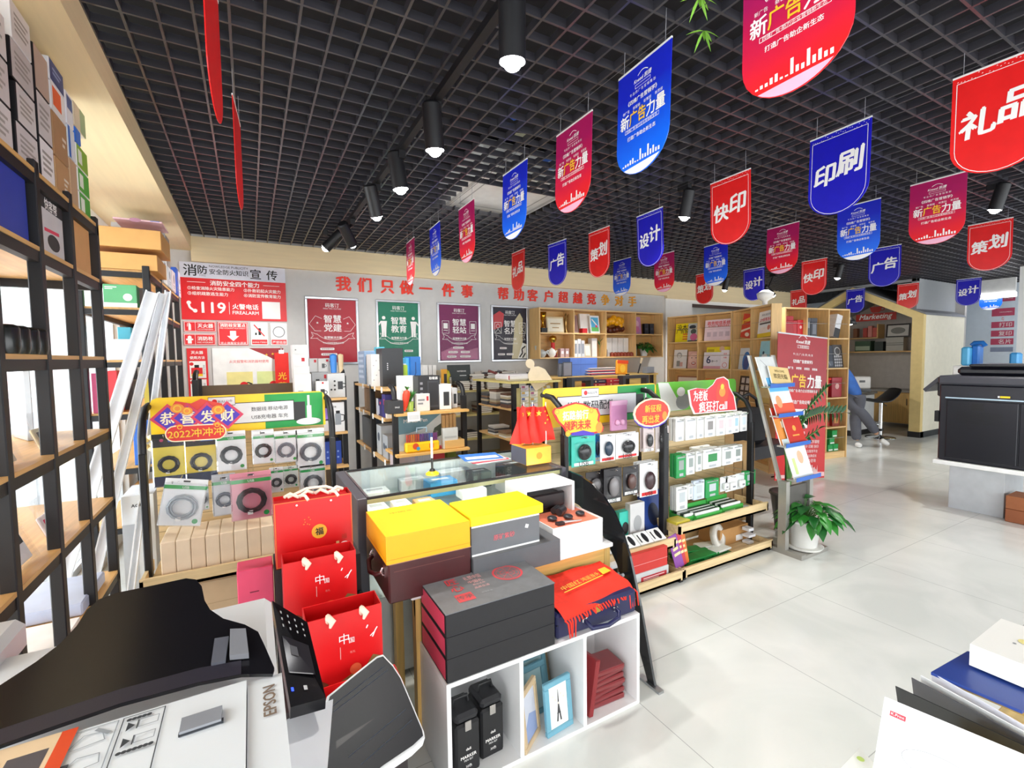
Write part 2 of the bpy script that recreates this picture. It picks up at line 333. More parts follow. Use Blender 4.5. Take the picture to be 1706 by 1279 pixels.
# ------------------------------------------------------------------ hanging banners
def shield(w, h, n=14):
    return [(-w / 2, 0), (w / 2, 0)][::-1] + [(-w / 2, -h + w * .42)] + [(w / 2 * math.cos(math.radians(180 + 180 * i / n)), -h + w * .42 + w * .42 * math.sin(math.radians(180 + 180 * i / n))) for i in range(1, n)] + [(w / 2, -h + w * .42)]
def grad(a, b, z0, z1):
    m = bpy.data.materials.new('banner_print'); m.use_nodes = True; n = m.node_tree; p = n.nodes['Principled BSDF']; tc = n.nodes.new('ShaderNodeTexCoord'); sp = n.nodes.new('ShaderNodeSeparateXYZ')
    r = n.nodes.new('ShaderNodeMapRange'); r.inputs[1].default_value = z0; r.inputs[2].default_value = z1; rp = n.nodes.new('ShaderNodeValToRGB')
    no = n.nodes.new('ShaderNodeTexNoise'); no.inputs['Scale'].default_value = 5; ad = n.nodes.new('ShaderNodeMath'); ad.operation = 'MULTIPLY_ADD'; ad.inputs[1].default_value = .35; 
    n.links.new(tc.outputs['Object'], sp.inputs[0]); n.links.new(sp.outputs['Z'], r.inputs[0]); n.links.new(tc.outputs['Object'], no.inputs['Vector']); n.links.new(no.outputs['Fac'], ad.inputs[0]); n.links.new(r.outputs[0], ad.inputs[2]); n.links.new(ad.outputs[0], rp.inputs[0])
    rp.color_ramp.elements[0].color = lin(a); rp.color_ramp.elements[1].color = lin(b); rp.color_ramp.elements[0].position = .3; rp.color_ramp.elements[1].position = .95
    n.links.new(rp.outputs[0], p.inputs['Base Color']); p.inputs['Roughness'].default_value = .35
    return m
BW, BH = .31, .445
GB = grad('#0F6CF4', '#1726C4', -BH, 0); GR = grad('#EC1F22', '#A8165A', -BH, 0); DB = mt('#1A18B8', .35); DR = mt('#E51E1E', .35); WB = mt('#F6F4F2', .5, noise=0)
def banner(kind, word):
    t = bpy.data.objects.new('hanging_banner', None); COL.objects.link(t); t.empty_display_size = .05
    m = MB(); m.fr((0, -.0015, 0)); base = {'ab': GB, 'ar': GR, 'wb': DB, 'wr': DR}[kind]
    m.slab(shield(BW, BH), .003, base)
    if kind[0] == 'a':
        m.text('Kneed 凯捷', 0, -.062, WB, h=.02, bold=.02, shear=.2); m.frame(-.045, .045, -.092, -.078, .0015, WB); m.line([(-.03 + .005 * i, -.045 + .012 * math.sin(i * .26)) for i in range(13)], .003, WB)
        m.text('专 业 的 广 告 营 销 策 划', 0, -.107, WB, w=.15, k=2); m.text('《四维广告营销学》', 0, -.138, WB, w=.17, bold=.02)
        for i, s in enumerate(('新广告', '新营销', '新策划', '新思维')): m.text(s, -.096 + i * .064, -.167, WB, w=.042)
        m.text('新', -.103, -.208, WB, h=.06, w=.055, bold=.03); m.text('广告', -.025, -.206, GOLD, h=.06, w=.1, bold=.03); m.text('力量', .08, -.208, WB, h=.062, w=.104, bold=.03)
        m.frame(-.1, .1, -.258, -.243, .0015, WB); m.text('四维广告·助力企业营销新生态', 0, -.2505, WB, w=.18); m.text('打造广告助企新生态', 0, -.285, WB, w=.165, bold=.02)
        k = BH - BW * .42; pts = []
        rr = random.Random(3)
        for i in range(15):
            x = -.105 + i * .015; h = -.392 + .055 * rr.random() * (1 - abs(i - 8) / 9); pts += [(x - .005, -.396), (x - .005, h), (x + .004, h), (x + .004, -.396)]
        low = [(BW / 2 * .985 * math.cos(math.radians(a)), -k + BW * .415 * math.sin(math.radians(a))) for a in range(-44, -137, -8)]
        m.poly(low[::-1], WB if kind == 'ab' else mt('#F3B6CF', .5), 1)
        for i in range(15): m.poly(pts[4 * i:4 * i + 4], WB, 1)
    else:
        o = [(x * .9, -.018 + (z + .0) * .925) for x, z in shield(BW, BH)]; m.line([(a, b - .01) for a, b in o + o[:1]], .0025, WB)
        m.text(word[0], -.066, -.22, WB, h=.122, bold=.045, shear=.12, rot=.05); m.text(word[1], .06, -.185, WB, h=.135, bold=.045, shear=.12, rot=.05)
        rr = random.Random(5)
        for i in range(26): x = -.14 + i * .0112; z = -.008 - rr.random() * .022; m.poly([(x, z), (x + .006, z + .001), (x + .004, z + .004)], WB)
    m.build('banner_sheet', t)
    c = MB(); c.box(-BW / 2, BW / 2, -.003, .003, -.002, .006, mt('#E8E8E8', .4))
    for x in (-.12, .12): c.cyl((x, 0, .004), (x, 0, .13), .0012, mt('#9A9AA0', .4), n=5)
    c.build('hanger_rod', t)
    return t
proto = {}
NM = {'印刷': 'printing', '快印': 'express print', '设计': 'design', '策划': 'planning', '广告': 'advertising', '礼品': 'gifts'}
flags = [
 ('ar', '', 677, 402, 690, 400), ('ab', '', 717, 379, 731, 373), ('ar', '', 763, 349, 791, 333), ('ab', '', 838, 288, 878, 271), ('ar', '', 928, 231, 987, 181), ('ab', '', 1033, 131, 1117, 67), ('ar', '', 1485, -150, 1640, -260),
 ('wr', '礼品', 852, 421, 875, 416), ('wb', '广告', 914, 407, 942, 400), ('wr', '策划', 980, 388, 1016, 378), ('wb', '设计', 1058, 362, 1107, 345), ('wr', '快印', 1183, 306, 1251, 283), ('wb', '印刷', 1351, 239, 1453, 191), ('wr', '礼品', 1662, 98, 1834, 18),
 ('ab', '', 1023, 434, 1050, 431), ('ar', '', 1090, 426, 1123, 420), ('ab', '', 1171, 410, 1214, 404), ('ar', '', 1277, 382, 1333, 370), ('ab', '', 1396, 348, 1467, 331), ('ar', '', 1516, 308, 1612, 288),
 ('wr', '策划', 1160, 458, 1188, 453), ('wb', '设计', 1236, 450, 1276, 445), ('wr', '快印', 1333, 436, 1381, 430), ('wb', '广告', 1446, 417, 1504, 406), ('wr', '策划', 1610, 378, 1692, 361),
 ('wr', '礼品', 1343, 492, 1369, 489), ('wb', '广告', 1409, 483, 1442, 480), ('wr', '策划', 1493, 475, 1534, 470), ('wb', '设计', 1590, 468, 1640, 460), ('ab', '', 1616, 474, 1662, 467)]
rowname = ['in the row beside the spotlight track', 'in the row above the accessory stands', 'in the third row', 'in the row above the bookcases', 'in the far row by the house']
rows = [7, 7, 6, 5, 5]; ri = 0; cnt = 0; ordn = ['first', 'second', 'third', 'fourth', 'fifth', 'sixth', 'seventh']
for kd, wd, x0, y0, x1, y1 in flags:
    a, b = at(x0, y0, z=2.7), at(x1, y1, z=2.7)
    if cnt == rows[ri]: ri += 1; cnt = 0
    ZB = 2.7
    if kd + wd not in proto: proto[kd + wd] = o = banner(kd, wd); o['category'] = 'banner'
    else: o = dup(proto[kd + wd])
    cy = (a.y + b.y) / 2; cx = (a.x + b.x) / 2
    if (x0, y0) == (1485, -150): cx, cy = 1.4, .82
    if (x0, y0) == (1662, 98): cx, cy = 2.78, .76
    if (x0, y0) == (1343, 492): cx, cy = 9.1, 5.15
    if (x0, y0) == (1616, 474): cx, cy = 12.0, 3.3
    o.location = (cx, cy, ZB); o.rotation_euler = (random.uniform(-.04, .04), 0, -R90 + random.uniform(-.06, .06))
    col = 'blue' if kd[1] == 'b' else 'red'
    o['label'] = '%s %s banner %s, %s from the poster wall' % (col, NM[wd] if wd else 'slogan', rowname[ri], ordn[cnt])
    cnt += 1; o['group'] = 'banners hung from the ceiling'
for (x, y, z, lb) in ((-.06, 1.75, 2.7, 'red banner seen edge-on over the window racks, larger of the two'), (-.01, 2.6, 2.67, 'thin red banner seen almost edge-on above the window racks, lower one')):
    o = dup(proto['wr礼品'], (x, y, z), rot=(0, 0, -R90 - .08), label=lb, group='banners hung from the ceiling')
WIRE = mt('#77777C', .4, 1)
for i, (x, y0, y1) in enumerate(((1.5, .6, 5.85), (2.9, .5, 5.85), (4.33, .6, 5.85), (6.25, .8, 5.85), (10.15, 2.6, 5.6))):
    m = MB(); m.cyl((x, y0, 2.775), (x, y1, 2.775), .0015, WIRE, n=5)
    m.build('banner_wire', None, 'thin wire under the grid carrying the banners %s' % rowname[i], 'wire')

# ------------------------------------------------------------------ red lettering on the wall
LR = mt('#EE3416', .4)
slog = '我们只做一件事'; sl2 = '帮助客户超越竞争对手'
xs = [572, 607, 645, 677, 709, 746, 778]; xs2 = [838, 864, 887, 913, 938, 962, 985, 1008, 1031, 1053]
LY = mt('#E8A02A', .4)
for ch, px in list(zip(slog, xs)) + list(zip(sl2, xs2)):
    c = at(px, 471 + (px - 572) * .062, y=YB); z = 2.415 + (c.x > 0) * 0
    vs, fs, W, H = textgeo(ch, 0, 3); s = .182; m = MB(); m.fr((c.x, YB - .012, z))
    mat_ = LY if px > 1000 else LR
    t2, f2 = [(x * s - W * s / 2, y * s - H * s / 2) for x, y in vs], fs
    e = .006; n_ = len(t2); t2, f2 = [(x + a, y + b) for a, b in ((-e, -e * .6), (e, -e * .6), (0, e * .8)) for x, y in t2], [tuple(i + k * n_ for i in f) for k in range(3) for f in f2]
    fr_ = [m.O + m.U * a + m.V * b - Vector((0, .0006 * (i // n_), 0)) for i, (a, b) in enumerate(t2)]; bk = [p + Vector((0, .012, 0)) for p in fr_]
    m.add(fr_, f2, mat_); ed = {}
    for f in f2:
        for i in range(len(f)): e = (f[i], f[(i + 1) % len(f)]); ed[e] = 1
    n0 = len(fr_)
    m.add(fr_ + bk, [(a, n0 + a, n0 + b, b) for a, b in ed if (b, a) not in ed], mat_)
    m.build('wall_letter', None, '%s raised character %s of the wall slogan' % ('gold' if px > 1000 else 'red', ch), 'letter', 'raised characters of the wall slogan')

# ------------------------------------------------------------------ framed posters
def poster(px, title, col, label, dec):
    q = [at(p, 500, y=YB) for p in px]; x0, x1 = q[0].x, q[1].x; z0, z1 = 1.445, 2.245; w_ = x1 - x0; h_ = z1 - z0
    t = thing('framed_poster', label, 'poster', ((x0 + x1) / 2, YB, z0), group='framed posters on the grey wall')
    m = MB(); f = .03
    for q in ((-w_ / 2, w_ / 2, 0, f), (-w_ / 2, w_ / 2, h_ - f, h_), (-w_ / 2, -w_ / 2 + f, f, h_ - f), (w_ / 2 - f, w_ / 2, f, h_ - f)): m.box(q[0], q[1], -.022, -.001, q[2], q[3], STEEL, .005)
    m.build('poster_frame', t)
    m = MB(); m.box(-w_ / 2 + f, w_ / 2 - f, -.012, -.001, f, h_ - f, mt(col, .5)); m.fr((0, -.012, 0)); a = w_ / 2 - f
    m.text('码客汀', 0, h_ * .88, WB, h=.05, bold=.01); m.text('MAKE TING CULTURE', 0, h_ * .83, WB, w=.2)
    m.text(title[:2], 0, h_ * .68, WB, w=.2, h=.095, bold=.025); m.text(title[2:], 0, h_ * .55, WB, w=.2, h=.095, bold=.025)
    arc = [(math.cos(math.radians(d)) * .2, h_ * .53 + math.sin(math.radians(d)) * .13) for d in range(205, 336, 13)]
    m.line(arc, .004, WB); m.line([(x, z - .05) for x, z in arc], .004, WB)
    for s in (-1, 1): m.line([(s * .18, h_ * .45), (s * .24, h_ * .48), (s * .22, h_ * .43), (s * .25, h_ * .39), (s * .18, h_ * .39)], .004, WB)
    m.text('智慧解决方案', 0, h_ * .405, WB, w=.2, bold=.02); m.text('专业成就智慧解决方案', 0, h_ * .325, WB, w=.24)
    dec(m, h_); m.build('poster_sheet', t)
    g = MB(); g.box(-w_ / 2 + f, w_ / 2 - f, -.0165, -.015, f, h_ - f, glass('poster_glass', (.98, .98, .98, 1), .0, .05, .08)); g.build('poster_cover', t)
def pills(m, h, rows):
    for z, xs_ in rows:
        for x, s in xs_: L = .022 * len(s); m.poly(circ(x + L / 2, h * z, .014, 8, -90, 90) + circ(x - L / 2, h * z, .014, 8, 90, 270), WB); m.text(s, x, h * z, mt('#7A1626', .6, noise=0), w=L * .95)
def d1(m, h):
    for s in (-1, 1):
        m.line([(s * .12, h * .68), (s * .19, h * .72), (s * .26, h * .6), (s * .2, h * .5), (s * .13, h * .5)], .004, WB); m.text('★', s * .17, h * .62, WB, h=.03)
    pills(m, h, [(.235, [(-.07, '智慧党建平台')]), (.155, [(-.05, '智慧党建展示馆')]), (.08, [(-.07, '党务系统')])])
def d2(m, h):
    for s in (-1, 1):
        x = s * .19; m.disc(x, h * .72, .022, WB); m.poly([(x - .04, h * .67), (x + .04, h * .67), (x + .03, h * .55), (x + .026, h * .42), (x + .004, h * .42), (x, h * .53), (x - .004, h * .42), (x - .026, h * .42), (x - .03, h * .55)], WB); m.line([(x + s * .035, h * .66), (x + s * .07, h * .6), (x + s * .075, h * .66)], .016, WB)
    pills(m, h, [(.2, [(-.1, '智慧校园'), (.12, '智慧课堂')])])
def d3(m, h):
    for s in (-1, 1): m.frame(s * .2 - .05, s * .2 + .05, h * .49, h * .7, .004, WB); m.rect(s * .2 - .03, s * .2 + .03, h * .57, h * .66, WB); m.line([(s * .2 - .03, h * .54), (s * .2 + .03, h * .54)], .006, WB)
    m.poly([(-.27, .04), (.27, .04), (.27, .2), (.1, .16), (-.05, .23), (-.27, .14)], mt('#A84C78', .3, noise=.2, scale=9), .5)
    pills(m, h, [(.25, [(-.02, '智慧社区轻站')]), (.175, [(-.1, '智慧服务站'), (.08, '社区服务站')]), (.1, [(-.12, '便民服务站'), (.08, '党群服务站点')])])
def d4(m, h):
    m.poly([(-.27, .45), (-.12, .5), (-.1, .68), (-.17, .72), (-.27, .66)], mt('#C9232B', .3), .5); m.poly([(.02, .04), (.2, .04), (.21, .62), (.16, .7), (.08, .6), (.06, .4)], mt('#CFC39A', .3), .5)
    m.poly([(.12, .04), (.27, .04), (.27, .25), (.2, .27)], mt('#EDEDE8', .4), .6); m.line([(.15, .06), (.2, .12), (.19, .18), (.25, .22)], .02, INK, .8); m.line([(.2, .05), (.25, .12)], .02, INK, .8)
    for s in (-1, 1): m.frame(s * .2 - .055, s * .2 + .055, h * .5, h * .7, .006, WB, 1.5); m.ring(s * .2, h * .63, .03, .005, WB, 1.5); m.line([(s * .2 - .04, h * .52), (s * .2, h * .58), (s * .2 + .04, h * .52)], .005, WB, 1.5)
    pills(m, h, [(.24, [(-.12, '智能名片')]), (.13, [(-.15, '智慧名片'), (-.01, '名片系统')])])
poster((507, 596), '智慧党建', '#B0132B', 'crimson silver-framed poster on the grey wall, outermost of four', d1)
poster((625, 699), '智慧教育', '#10795C', 'green silver-framed poster with two white figures', d2)
poster((727, 799), '智慧轻站', '#7C1F58', 'purple silver-framed poster between the green and the dark one', d3)
poster((817, 879), '智慧名片', '#262030', 'dark silver-framed poster with a red and beige picture, beside the wall shelf', d4)

# ------------------------------------------------------------------ fire safety boards on the wall
RD = mt('#DF1B22', .35)
m = MB(); q0, q1 = at(303, 425, y=YB), at(476, 470, y=YB); X0, X1 = -.6, .385; zt = 2.54
m.box(X0, X1, YB - .012, YB - .001, 2.38, zt, mt('#DADCEA', .5)); m.box(X0, X1, YB - .012, YB - .001, 1.945, 2.38, RD); m.fr((X0, YB - .012, 0))
m.text('消', .09, 2.46, INK, h=.122, bold=.02); m.text('防', .2, 2.47, INK, h=.09, bold=.02); m.text('FIRE', .2, 2.41, mt('#9A9AA4', noise=0), h=.022)
m.text('NOWLEDGE PUBLICITY', .44, 2.51, INK, w=.36); m.text('安全防火知识', .44, 2.455, INK, w=.36, bold=.015); m.text('宣', .69, 2.455, INK, h=.11, bold=.02); m.text('传', .85, 2.455, INK, h=.11, bold=.02)
m.text('消防安全四个能力', .49, 2.335, WB, w=.46, bold=.03); m.rect(.06, .22, 2.335, 2.339, WB); m.rect(.76, .92, 2.335, 2.339, WB)
m.text('①检查消除火灾隐患能力', .06, 2.275, WB, w=.42, al='l', bold=.02); m.text('②扑救初起火灾能力', .57, 2.275, WB, w=.36, al='l', bold=.02); m.text('③组织疏散逃生能力', .06, 2.22, WB, w=.36, al='l', bold=.02); m.text('④消防宣传教育能力', .57, 2.22, WB, w=.36, al='l', bold=.02)
m.line([(.06, 2.12), (.073, 2.07), (.115, 2.035)], .02, WB); m.disc(.066, 2.12, .02, WB); m.disc(.118, 2.038, .02, WB)
m.text('119', .285, 2.075, WB, h=.12, w=.22, bold=.03); m.rect(.425, .429, 2.01, 2.14, WB); m.text('火警电话', .58, 2.095, WB, w=.25, bold=.03); m.text('FIREALARM', .58, 2.03, WB, w=.25, bold=.02); m.rect(.74, .92, 1.97, 2.16, WB)
m.build('fire_safety_board', None, 'big white and red fire safety board with 119 on the wall', 'notice board')
def board(px, label, draw, col=RD):
    a, b = at(px[0], px[1], y=YB), at(px[2], px[3], y=YB); m = MB(); m.box(a.x, b.x, YB - .012, YB - .001, b.z, a.z, col); m.fr((a.x, YB - .012, b.z)); draw(m, b.x - a.x, a.z - b.z); m.build('safety_sign', None, label, 'sign', 'red safety signs under the fire board')
def ext(m, x, z, s): m.rect(x - .15 * s, x + .15 * s, z - .5 * s, z + .25 * s, WB); m.disc(x, z + .25 * s, .15 * s, WB); m.rect(x - .05 * s, x + .05 * s, z + .3 * s, z + .5 * s, WB); m.line([(x, z + .48 * s), (x - .25 * s, z + .4 * s), (x - .28 * s, z)], .06 * s, WB)
def b1(m, w, h): m.frame(.004, w - .004, .004, h - .004, .004, WB); m.rect(w * .35, w * .36, 0, h, WB); ext(m, w * .18, h * .5, h * .7); m.text('灭火器', w * .67, h * .6, WB, w=w * .5, bold=.03); m.text('FIRE EXTINGUISHER', w * .67, h * .25, WB, w=w * .5)
def b2(m, w, h): m.frame(.004, w - .004, .004, h - .004, .004, WB); m.rect(w * .35, w * .36, 0, h, WB); m.rect(w * .12, w * .24, h * .15, h * .7, WB); m.disc(w * .18, h * .7, w * .06, WB); m.rect(w * .07, w * .29, h * .45, h * .58, WB); m.text('消防栓', w * .67, h * .6, WB, w=w * .5, bold=.03); m.text('FIRE HYDRANT', w * .67, h * .25, WB, w=w * .5)
def b3(m, w, h): m.frame(.006, w - .006, .006, h - .006, .005, WB); m.text('消防栓安置点', w / 2, h * .86, WB, w=w * .85, bold=.03); m.text('FIRE HYDRANT PLACEMENT', w / 2, h * .73, WB, w=w * .85); m.poly([(w * .4, h * .62), (w * .6, h * .62), (w * .6, h * .4), (w * .7, h * .4), (w / 2, h * .18), (w * .3, h * .4), (w * .4, h * .4)], WB); m.text('禁止堵塞安全通道', w / 2, h * .09, WB, w=w * .85)
def b4(m, w, h): m.rect(w * .05, w * .95, .01, h * .25, RD); m.text('易燃物品 严禁烟火', w / 2, h * .13, WB, w=w * .85); m.rect(w * .45, w * .6, h * .45, h * .75, INK); m.rect(w * .25, w * .35, h * .45, h * .55, INK); m.line([(w * .2, h * .9), (w * .8, h * .4)], .012, RD, 2)
def b5(m, w, h): m.rect(w * .05, w * .95, .01, h * .25, RD); m.text('严禁吸烟', w / 2, h * .13, WB, w=w * .8); m.ring(w / 2, h * .6, h * .25, .01, GREY)
board((306, 535, 360, 553), 'small red fire extinguisher sign under the big board', b1); board((306, 556, 360, 575), 'small red hydrant sign, under the extinguisher sign', b2); board((362, 536, 414, 575), 'red sign with a white down arrow', b3)
board((417, 537, 447, 575), 'white no-open-flame sign with a red caption', b4, PAPER); board((450, 538, 479, 575), 'white no-smoking sign with a red caption, beside the no-flame sign', b5, PAPER)
t = thing('cloth_streamer', 'narrow scarlet streamer with gold characters hanging beside the yellow-panelled safety poster', 'streamer', (.31, 5.87, 1.16)); m = MB(); m.box(-.07, .07, -.004, 0, 0, .43, mt('#E3241A', .5)); m.fr((0, -.004, 0)); m.text('光', 0, .17, GOLD, h=.085, bold=.02); m.text('荣', 0, .06, GOLD, h=.085, bold=.02); m.build('streamer_cloth', t); m = MB(); m.box(-.025, .025, -.008, .004, .42, .46, CHROME); m.tube([(0, 0, .46), (0, .04, .5), (0, .075, .5)], .006, CHROME); m.build('clip', t)
def b6(m, w, h):
    m.text('灭火器', w / 2, h * .95, WB, w=w * .6, bold=.03); m.text('使用方法', w / 2, h * .89, WB, w=w * .75, bold=.03)
    for i in range(4): z1 = h * (.85 - .215 * i); z0 = z1 - h * .2; m.rect(w * .1, w * .9, z0, z1, WB); m.disc(w * .2, z1 - .03, .018, RD, 2); c = w * .45; zc = (z0 + z1) / 2; m.rect(c - .05, c + .05, z0 + .02, zc + .02, RD, 2); m.rect(c - .05, c + .05, z0 + .02, z0 + .045, YELLOW, 3); m.rect(c - .02, c + .02, zc + .02, zc + .05, INK, 2); m.text('提取灭火器', w * .8, zc, GREY, w=.1, rot=-R90)
board((311, 580, 352, 720), 'tall narrow red sign showing steps for using a fire extinguisher', b6)
def b7(m, w, h):
    m.poly([(w * .5, h), (w * .62, h * .96), (w * .75, h * .92), (w * .85, h * .88), (w, h * .87), (w, h)], mt('#9E1E26', .4)); m.text('火灾报警和消防器材使用', w * .5, h * .86, RD, w=w * .55)
    for i in range(2):
        for j in range(2): a = w * (.18 + .42 * i); c = h * (.52 - .28 * j); m.rect(a, a + w * .36, c, c + h * .23, mt(['#F3E79A', '#DDE9A0'][(i + j) % 2], .5), 1); m.line([(a + .08, c + .06), (a + .2, c + .12), (a + .24, c + .1)], .015, INK, 2); m.disc(a + .16, c + .09, .04, RD, 2)
    for k in range(3): m.text('★', w * (.75 + .09 * k), h * (.93 + .01 * k), GOLD, h=.03)
board((353, 580, 478, 730), 'wide white safety poster with yellow picture panels and a crimson corner', b7, PAPER)
# ================================================================== THE FAR SIDE: BOOKCASES, WOODEN HOUSE, COPIER
def onto(base, rz, x, y, z):
    c, s = math.cos(rz), math.sin(rz); return (base[0] + x * c - y * s, base[1] + x * s + y * c, base[2] + z)
ROWZ = [.09, .45, .87, 1.29, 1.71, 2.1]
def bookcase(name, label, base, rz, w, d, cols, rowz=ROWZ, h=2.12, wires=True, group=None):
    t = thing(name, label, 'bookcase', base, rz, group); T = .02; WD = wood('#DDB67A', 2); WX = wood('#E3BE85', 0)
    m = MB(); m.box(0, T, 0, d, 0, h, WD); m.box(w - T, w, 0, d, 0, h, WD); m.box(T, w - T, 0, d, h - T, h, WX); m.box(T, w - T, .01, d, rowz[0] - .02, rowz[0], WX)
    if rowz[0] > .05: m.box(T, w - T, .01, .03, 0, rowz[0] - .02, WX)
    m.build('carcass', t)
    m = MB(); m.box(T, w - T, d - .012, d, rowz[0], h - T, wood('#CFA567', 0)); m.build('back_panel', t)
    for z in rowz[1:-1]: m = MB(); m.box(T, w - T, .004, d - .013, z - .018, z, WX); m.build('shelf', t)
    for i in range(1, cols): m = MB(); x = w * i / cols; m.box(x - .009, x + .009, .002, d - .013, rowz[0], h - T, WD); m.build('divider', t)
    if wires:
        m = MB()
        for z in rowz[:-1]: m.cyl((T, .012, z + .2), (w - T, .012, z + .2), .003, CHROME, n=6)
        m.build('retaining_rod', t)
    return t
A0, AR, AW = (5.95, 5.45, 0), math.atan2(-1.1, .1), 1.1045
B0, BR, BW2 = (6.05, 4.345, 0), math.atan2(-.85, -.43), .945
C0, CR, CW = (6.24, 3.70, 0), math.atan2(-.2, 1.23), 1.246
bookcase('bookcase', 'pale wood bookcase nearest the white column, full of brochures', A0, AR, AW, .2, 2)
bookcase('bookcase', 'angled wooden bookcase between the two straight ones, with a leaning red brochure', B0, BR, BW2, .13, 2)
bookcase('bookcase', 'tall wooden bookcase standing behind the red roll banner, with folders and boxes', C0, CR, CW, .3, 3)
def flat(base, rz, x, y, z, w, h, t, col, draw, label, cat='brochure', name='brochure', lean=.12, roll=0, group=None, side=None):
    """A brochure, book or box standing face out on a shelf, leaning back a little."""
    m = MB(); m.box(-w / 2, w / 2, 0, t, 0, h, side or PAPER); m.fr((-w / 2, 0, 0)); m.rect(0, w, 0, h, mt(col, .4), .5); draw and draw(m, w, h)
    o = m.build(name, None, label, cat, group); R = Matrix.Rotation(rz, 4, 'Z') @ Matrix.Rotation(-lean, 4, 'X') @ Matrix.Rotation(roll, 4, 'Y')
    o.rotation_euler = R.to_euler(); o.location = onto(base, rz, x, y, z + abs(math.sin(roll)) * w / 2); return o
def tx(s, x, y, w, col=None, b=.02, k=2): return lambda m, W, H: m.text(s, W * x, H * y, col or INK, w=W * w, bold=b, k=k)
def mul(*f): return lambda m, W, H: [q(m, W, H) for q in f]
def rc(a, b, c, d, col, k=1): return lambda m, W, H: m.rect(W * a, W * b, H * c, H * d, mt(col, .5), k)
def dc(a, b, r, col, k=1, ry=None): return lambda m, W, H: m.disc(W * a, H * b, W * r, mt(col, .5), k, 18, (W * ry if ry else None))
r1, r2, r3, r4 = ROWZ[4], ROWZ[3], ROWZ[2], ROWZ[1]
flat(A0, AR, .27, .1, r1, .4, .3, .006, '#F7E21C', mul(tx('没本钱', .42, .78, .7), tx('广告投放', .42, .58, .75), *[rc(.35, .85, .12 + .13 * i, .19 + .13 * i, '#E8792A') for i in range(3)]), 'yellow advertising brochure on the top shelf of the bookcase beside the column')
flat(A0, AR, .42, .07, r1, .2, .29, .006, '#C6CCC8', mul(dc(.4, .8, .3, '#3A4048', ry=.15), dc(.5, .55, .25, '#55605A', ry=.2), dc(.55, .25, .32, '#D86A96', 1.5, .28), rc(.05, .95, .0, .08, '#474E48')), 'grey brochure with a pink flower, overlapping the yellow one')
flat(A0, AR, .82, .1, r1, .45, .32, .008, '#F6DFE6', mul(tx('政务短信系统', .5, .84, .82, RED, .03), tx('助力政务一键通知更高效', .5, .7, .75, RED), rc(.08, .92, .55, .56, '#D9A0B0'), *[rc(.1 + .22 * i, .24 + .22 * i, .2, .42, '#D2BCC6') for i in range(4)]), 'pale pink brochure with red headline on the top shelf')
flat(A0, AR, .16, .1, r2, .24, .3, .006, '#ECE9E4', mul(dc(.42, .7, .2, '#A7A6A3'), dc(.42, .66, .14, '#E8E6E2', 1.2), rc(.25, .5, .1, .4, '#8E8F8C', 1.3), rc(.5, .72, .1, .33, '#D6A59A', 1.3)), 'white brochure with a grey figure on the second shelf')
flat(A0, AR, .41, .1, r2, .21, .27, .006, '#E7B6A8', mul(dc(.5, .52, .42, '#F0C8BA', ry=.48), dc(.5, .3, .2, '#C05A4E', 1.5, .12), dc(.5, .31, .14, '#F4F2EE', 1.8, .05), dc(.32, .62, .06, '#4A3630', 1.5, .03), dc(.68, .62, .06, '#4A3630', 1.5, .03)), 'brochure with a smiling face on the second shelf')
flat(A0, AR, .82, .12, r2, .42, .33, .006, '#F4E128', mul(dc(.6, .9, .1, '#E8C0A0'), rc(.05, .3, .78, .9, '#C9B020')), 'yellow notice sheet behind the white number six card')
flat(A0, AR, .74, .09, r2, .3, .25, .006, '#EFE9EE', mul(tx('6', .28, .55, .25, mt('#3A4668', noise=0), .03), tx('秒一个', .62, .45, .35), rc(0, 1, 0, .16, '#E6A8B4')), 'white card with a big figure 6 on the second shelf')
flat(A0, AR, .95, .07, r2, .13, .28, .006, '#F6EEF0', mul(tx('会员', .5, .8, .4, RED), tx('卡券', .5, .6, .4, RED), lambda m, W, H: m.ring(W / 2, H * .2, W * .3, .006, RED)), 'narrow white card with red print and a red ring on the second shelf')
flat(A0, AR, .3, .1, r3, .4, .3, .01, '#A77250', mul(rc(.05, .95, .08, .92, '#E4D6C6'), rc(.2, .5, .2, .7, '#6B4736')), 'brown framed sheet on the third shelf beside the column')
flat(A0, AR, .82, .1, r3, .42, .27, .01, '#D9753A', mul(rc(.1, .9, .2, .5, '#E8A070')), 'orange brochure on the third shelf, half behind the display sign')
flat(B0, BR, .25, .055, r1, .28, .33, .008, '#D9402C', mul(lambda m, W, H: m.poly([(0, H * .55), (W, H * .8), (W, H * .97), (0, H * .7)], mt('#F4C63C', .5)), lambda m, W, H: m.poly([(0, H * .2), (W, H * .45), (W, H * .52), (0, H * .3)], mt('#F3E0C8', .5)), tx('营销方案', .5, .62, .8, RED), dc(.6, .15, .2, '#F0E2D0', 1, .1)), 'red and yellow brochure tilted in the angled bookcase', lean=.1, roll=.12)
flat(B0, BR, .70, .055, r1, .32, .34, .006, '#F3F1EE', mul(tx('LIM获客系统', .5, .68, .8, RED, .03), tx('系统功能说明', .5, .86, .6, GREY), rc(.1, .95, .5, .56, '#55504E'), dc(.4, .28, .3, '#F6E9DC', ry=.12), rc(0, 1, 0, .16, '#F2CE2C'), dc(.75, .35, .1, '#D9826A')), 'white brochure with red headline and yellow foot in the angled bookcase', roll=-.05)
flat(B0, BR, .22, .055, r2, .3, .3, .006, '#DDE3E8', mul(dc(.62, .38, .32, '#3E7FC8', ry=.45), dc(.62, .3, .22, '#4A5A96', 1.5, .3)), 'pale card with a blue bucket picture in the angled bookcase')
flat(B0, BR, .62, .07, r2, .16, .3, .01, '#3A2A26', mul(rc(.2, .8, .3, .6, '#E5C9A8')), 'dark brown sample card behind the pale blue brochure')
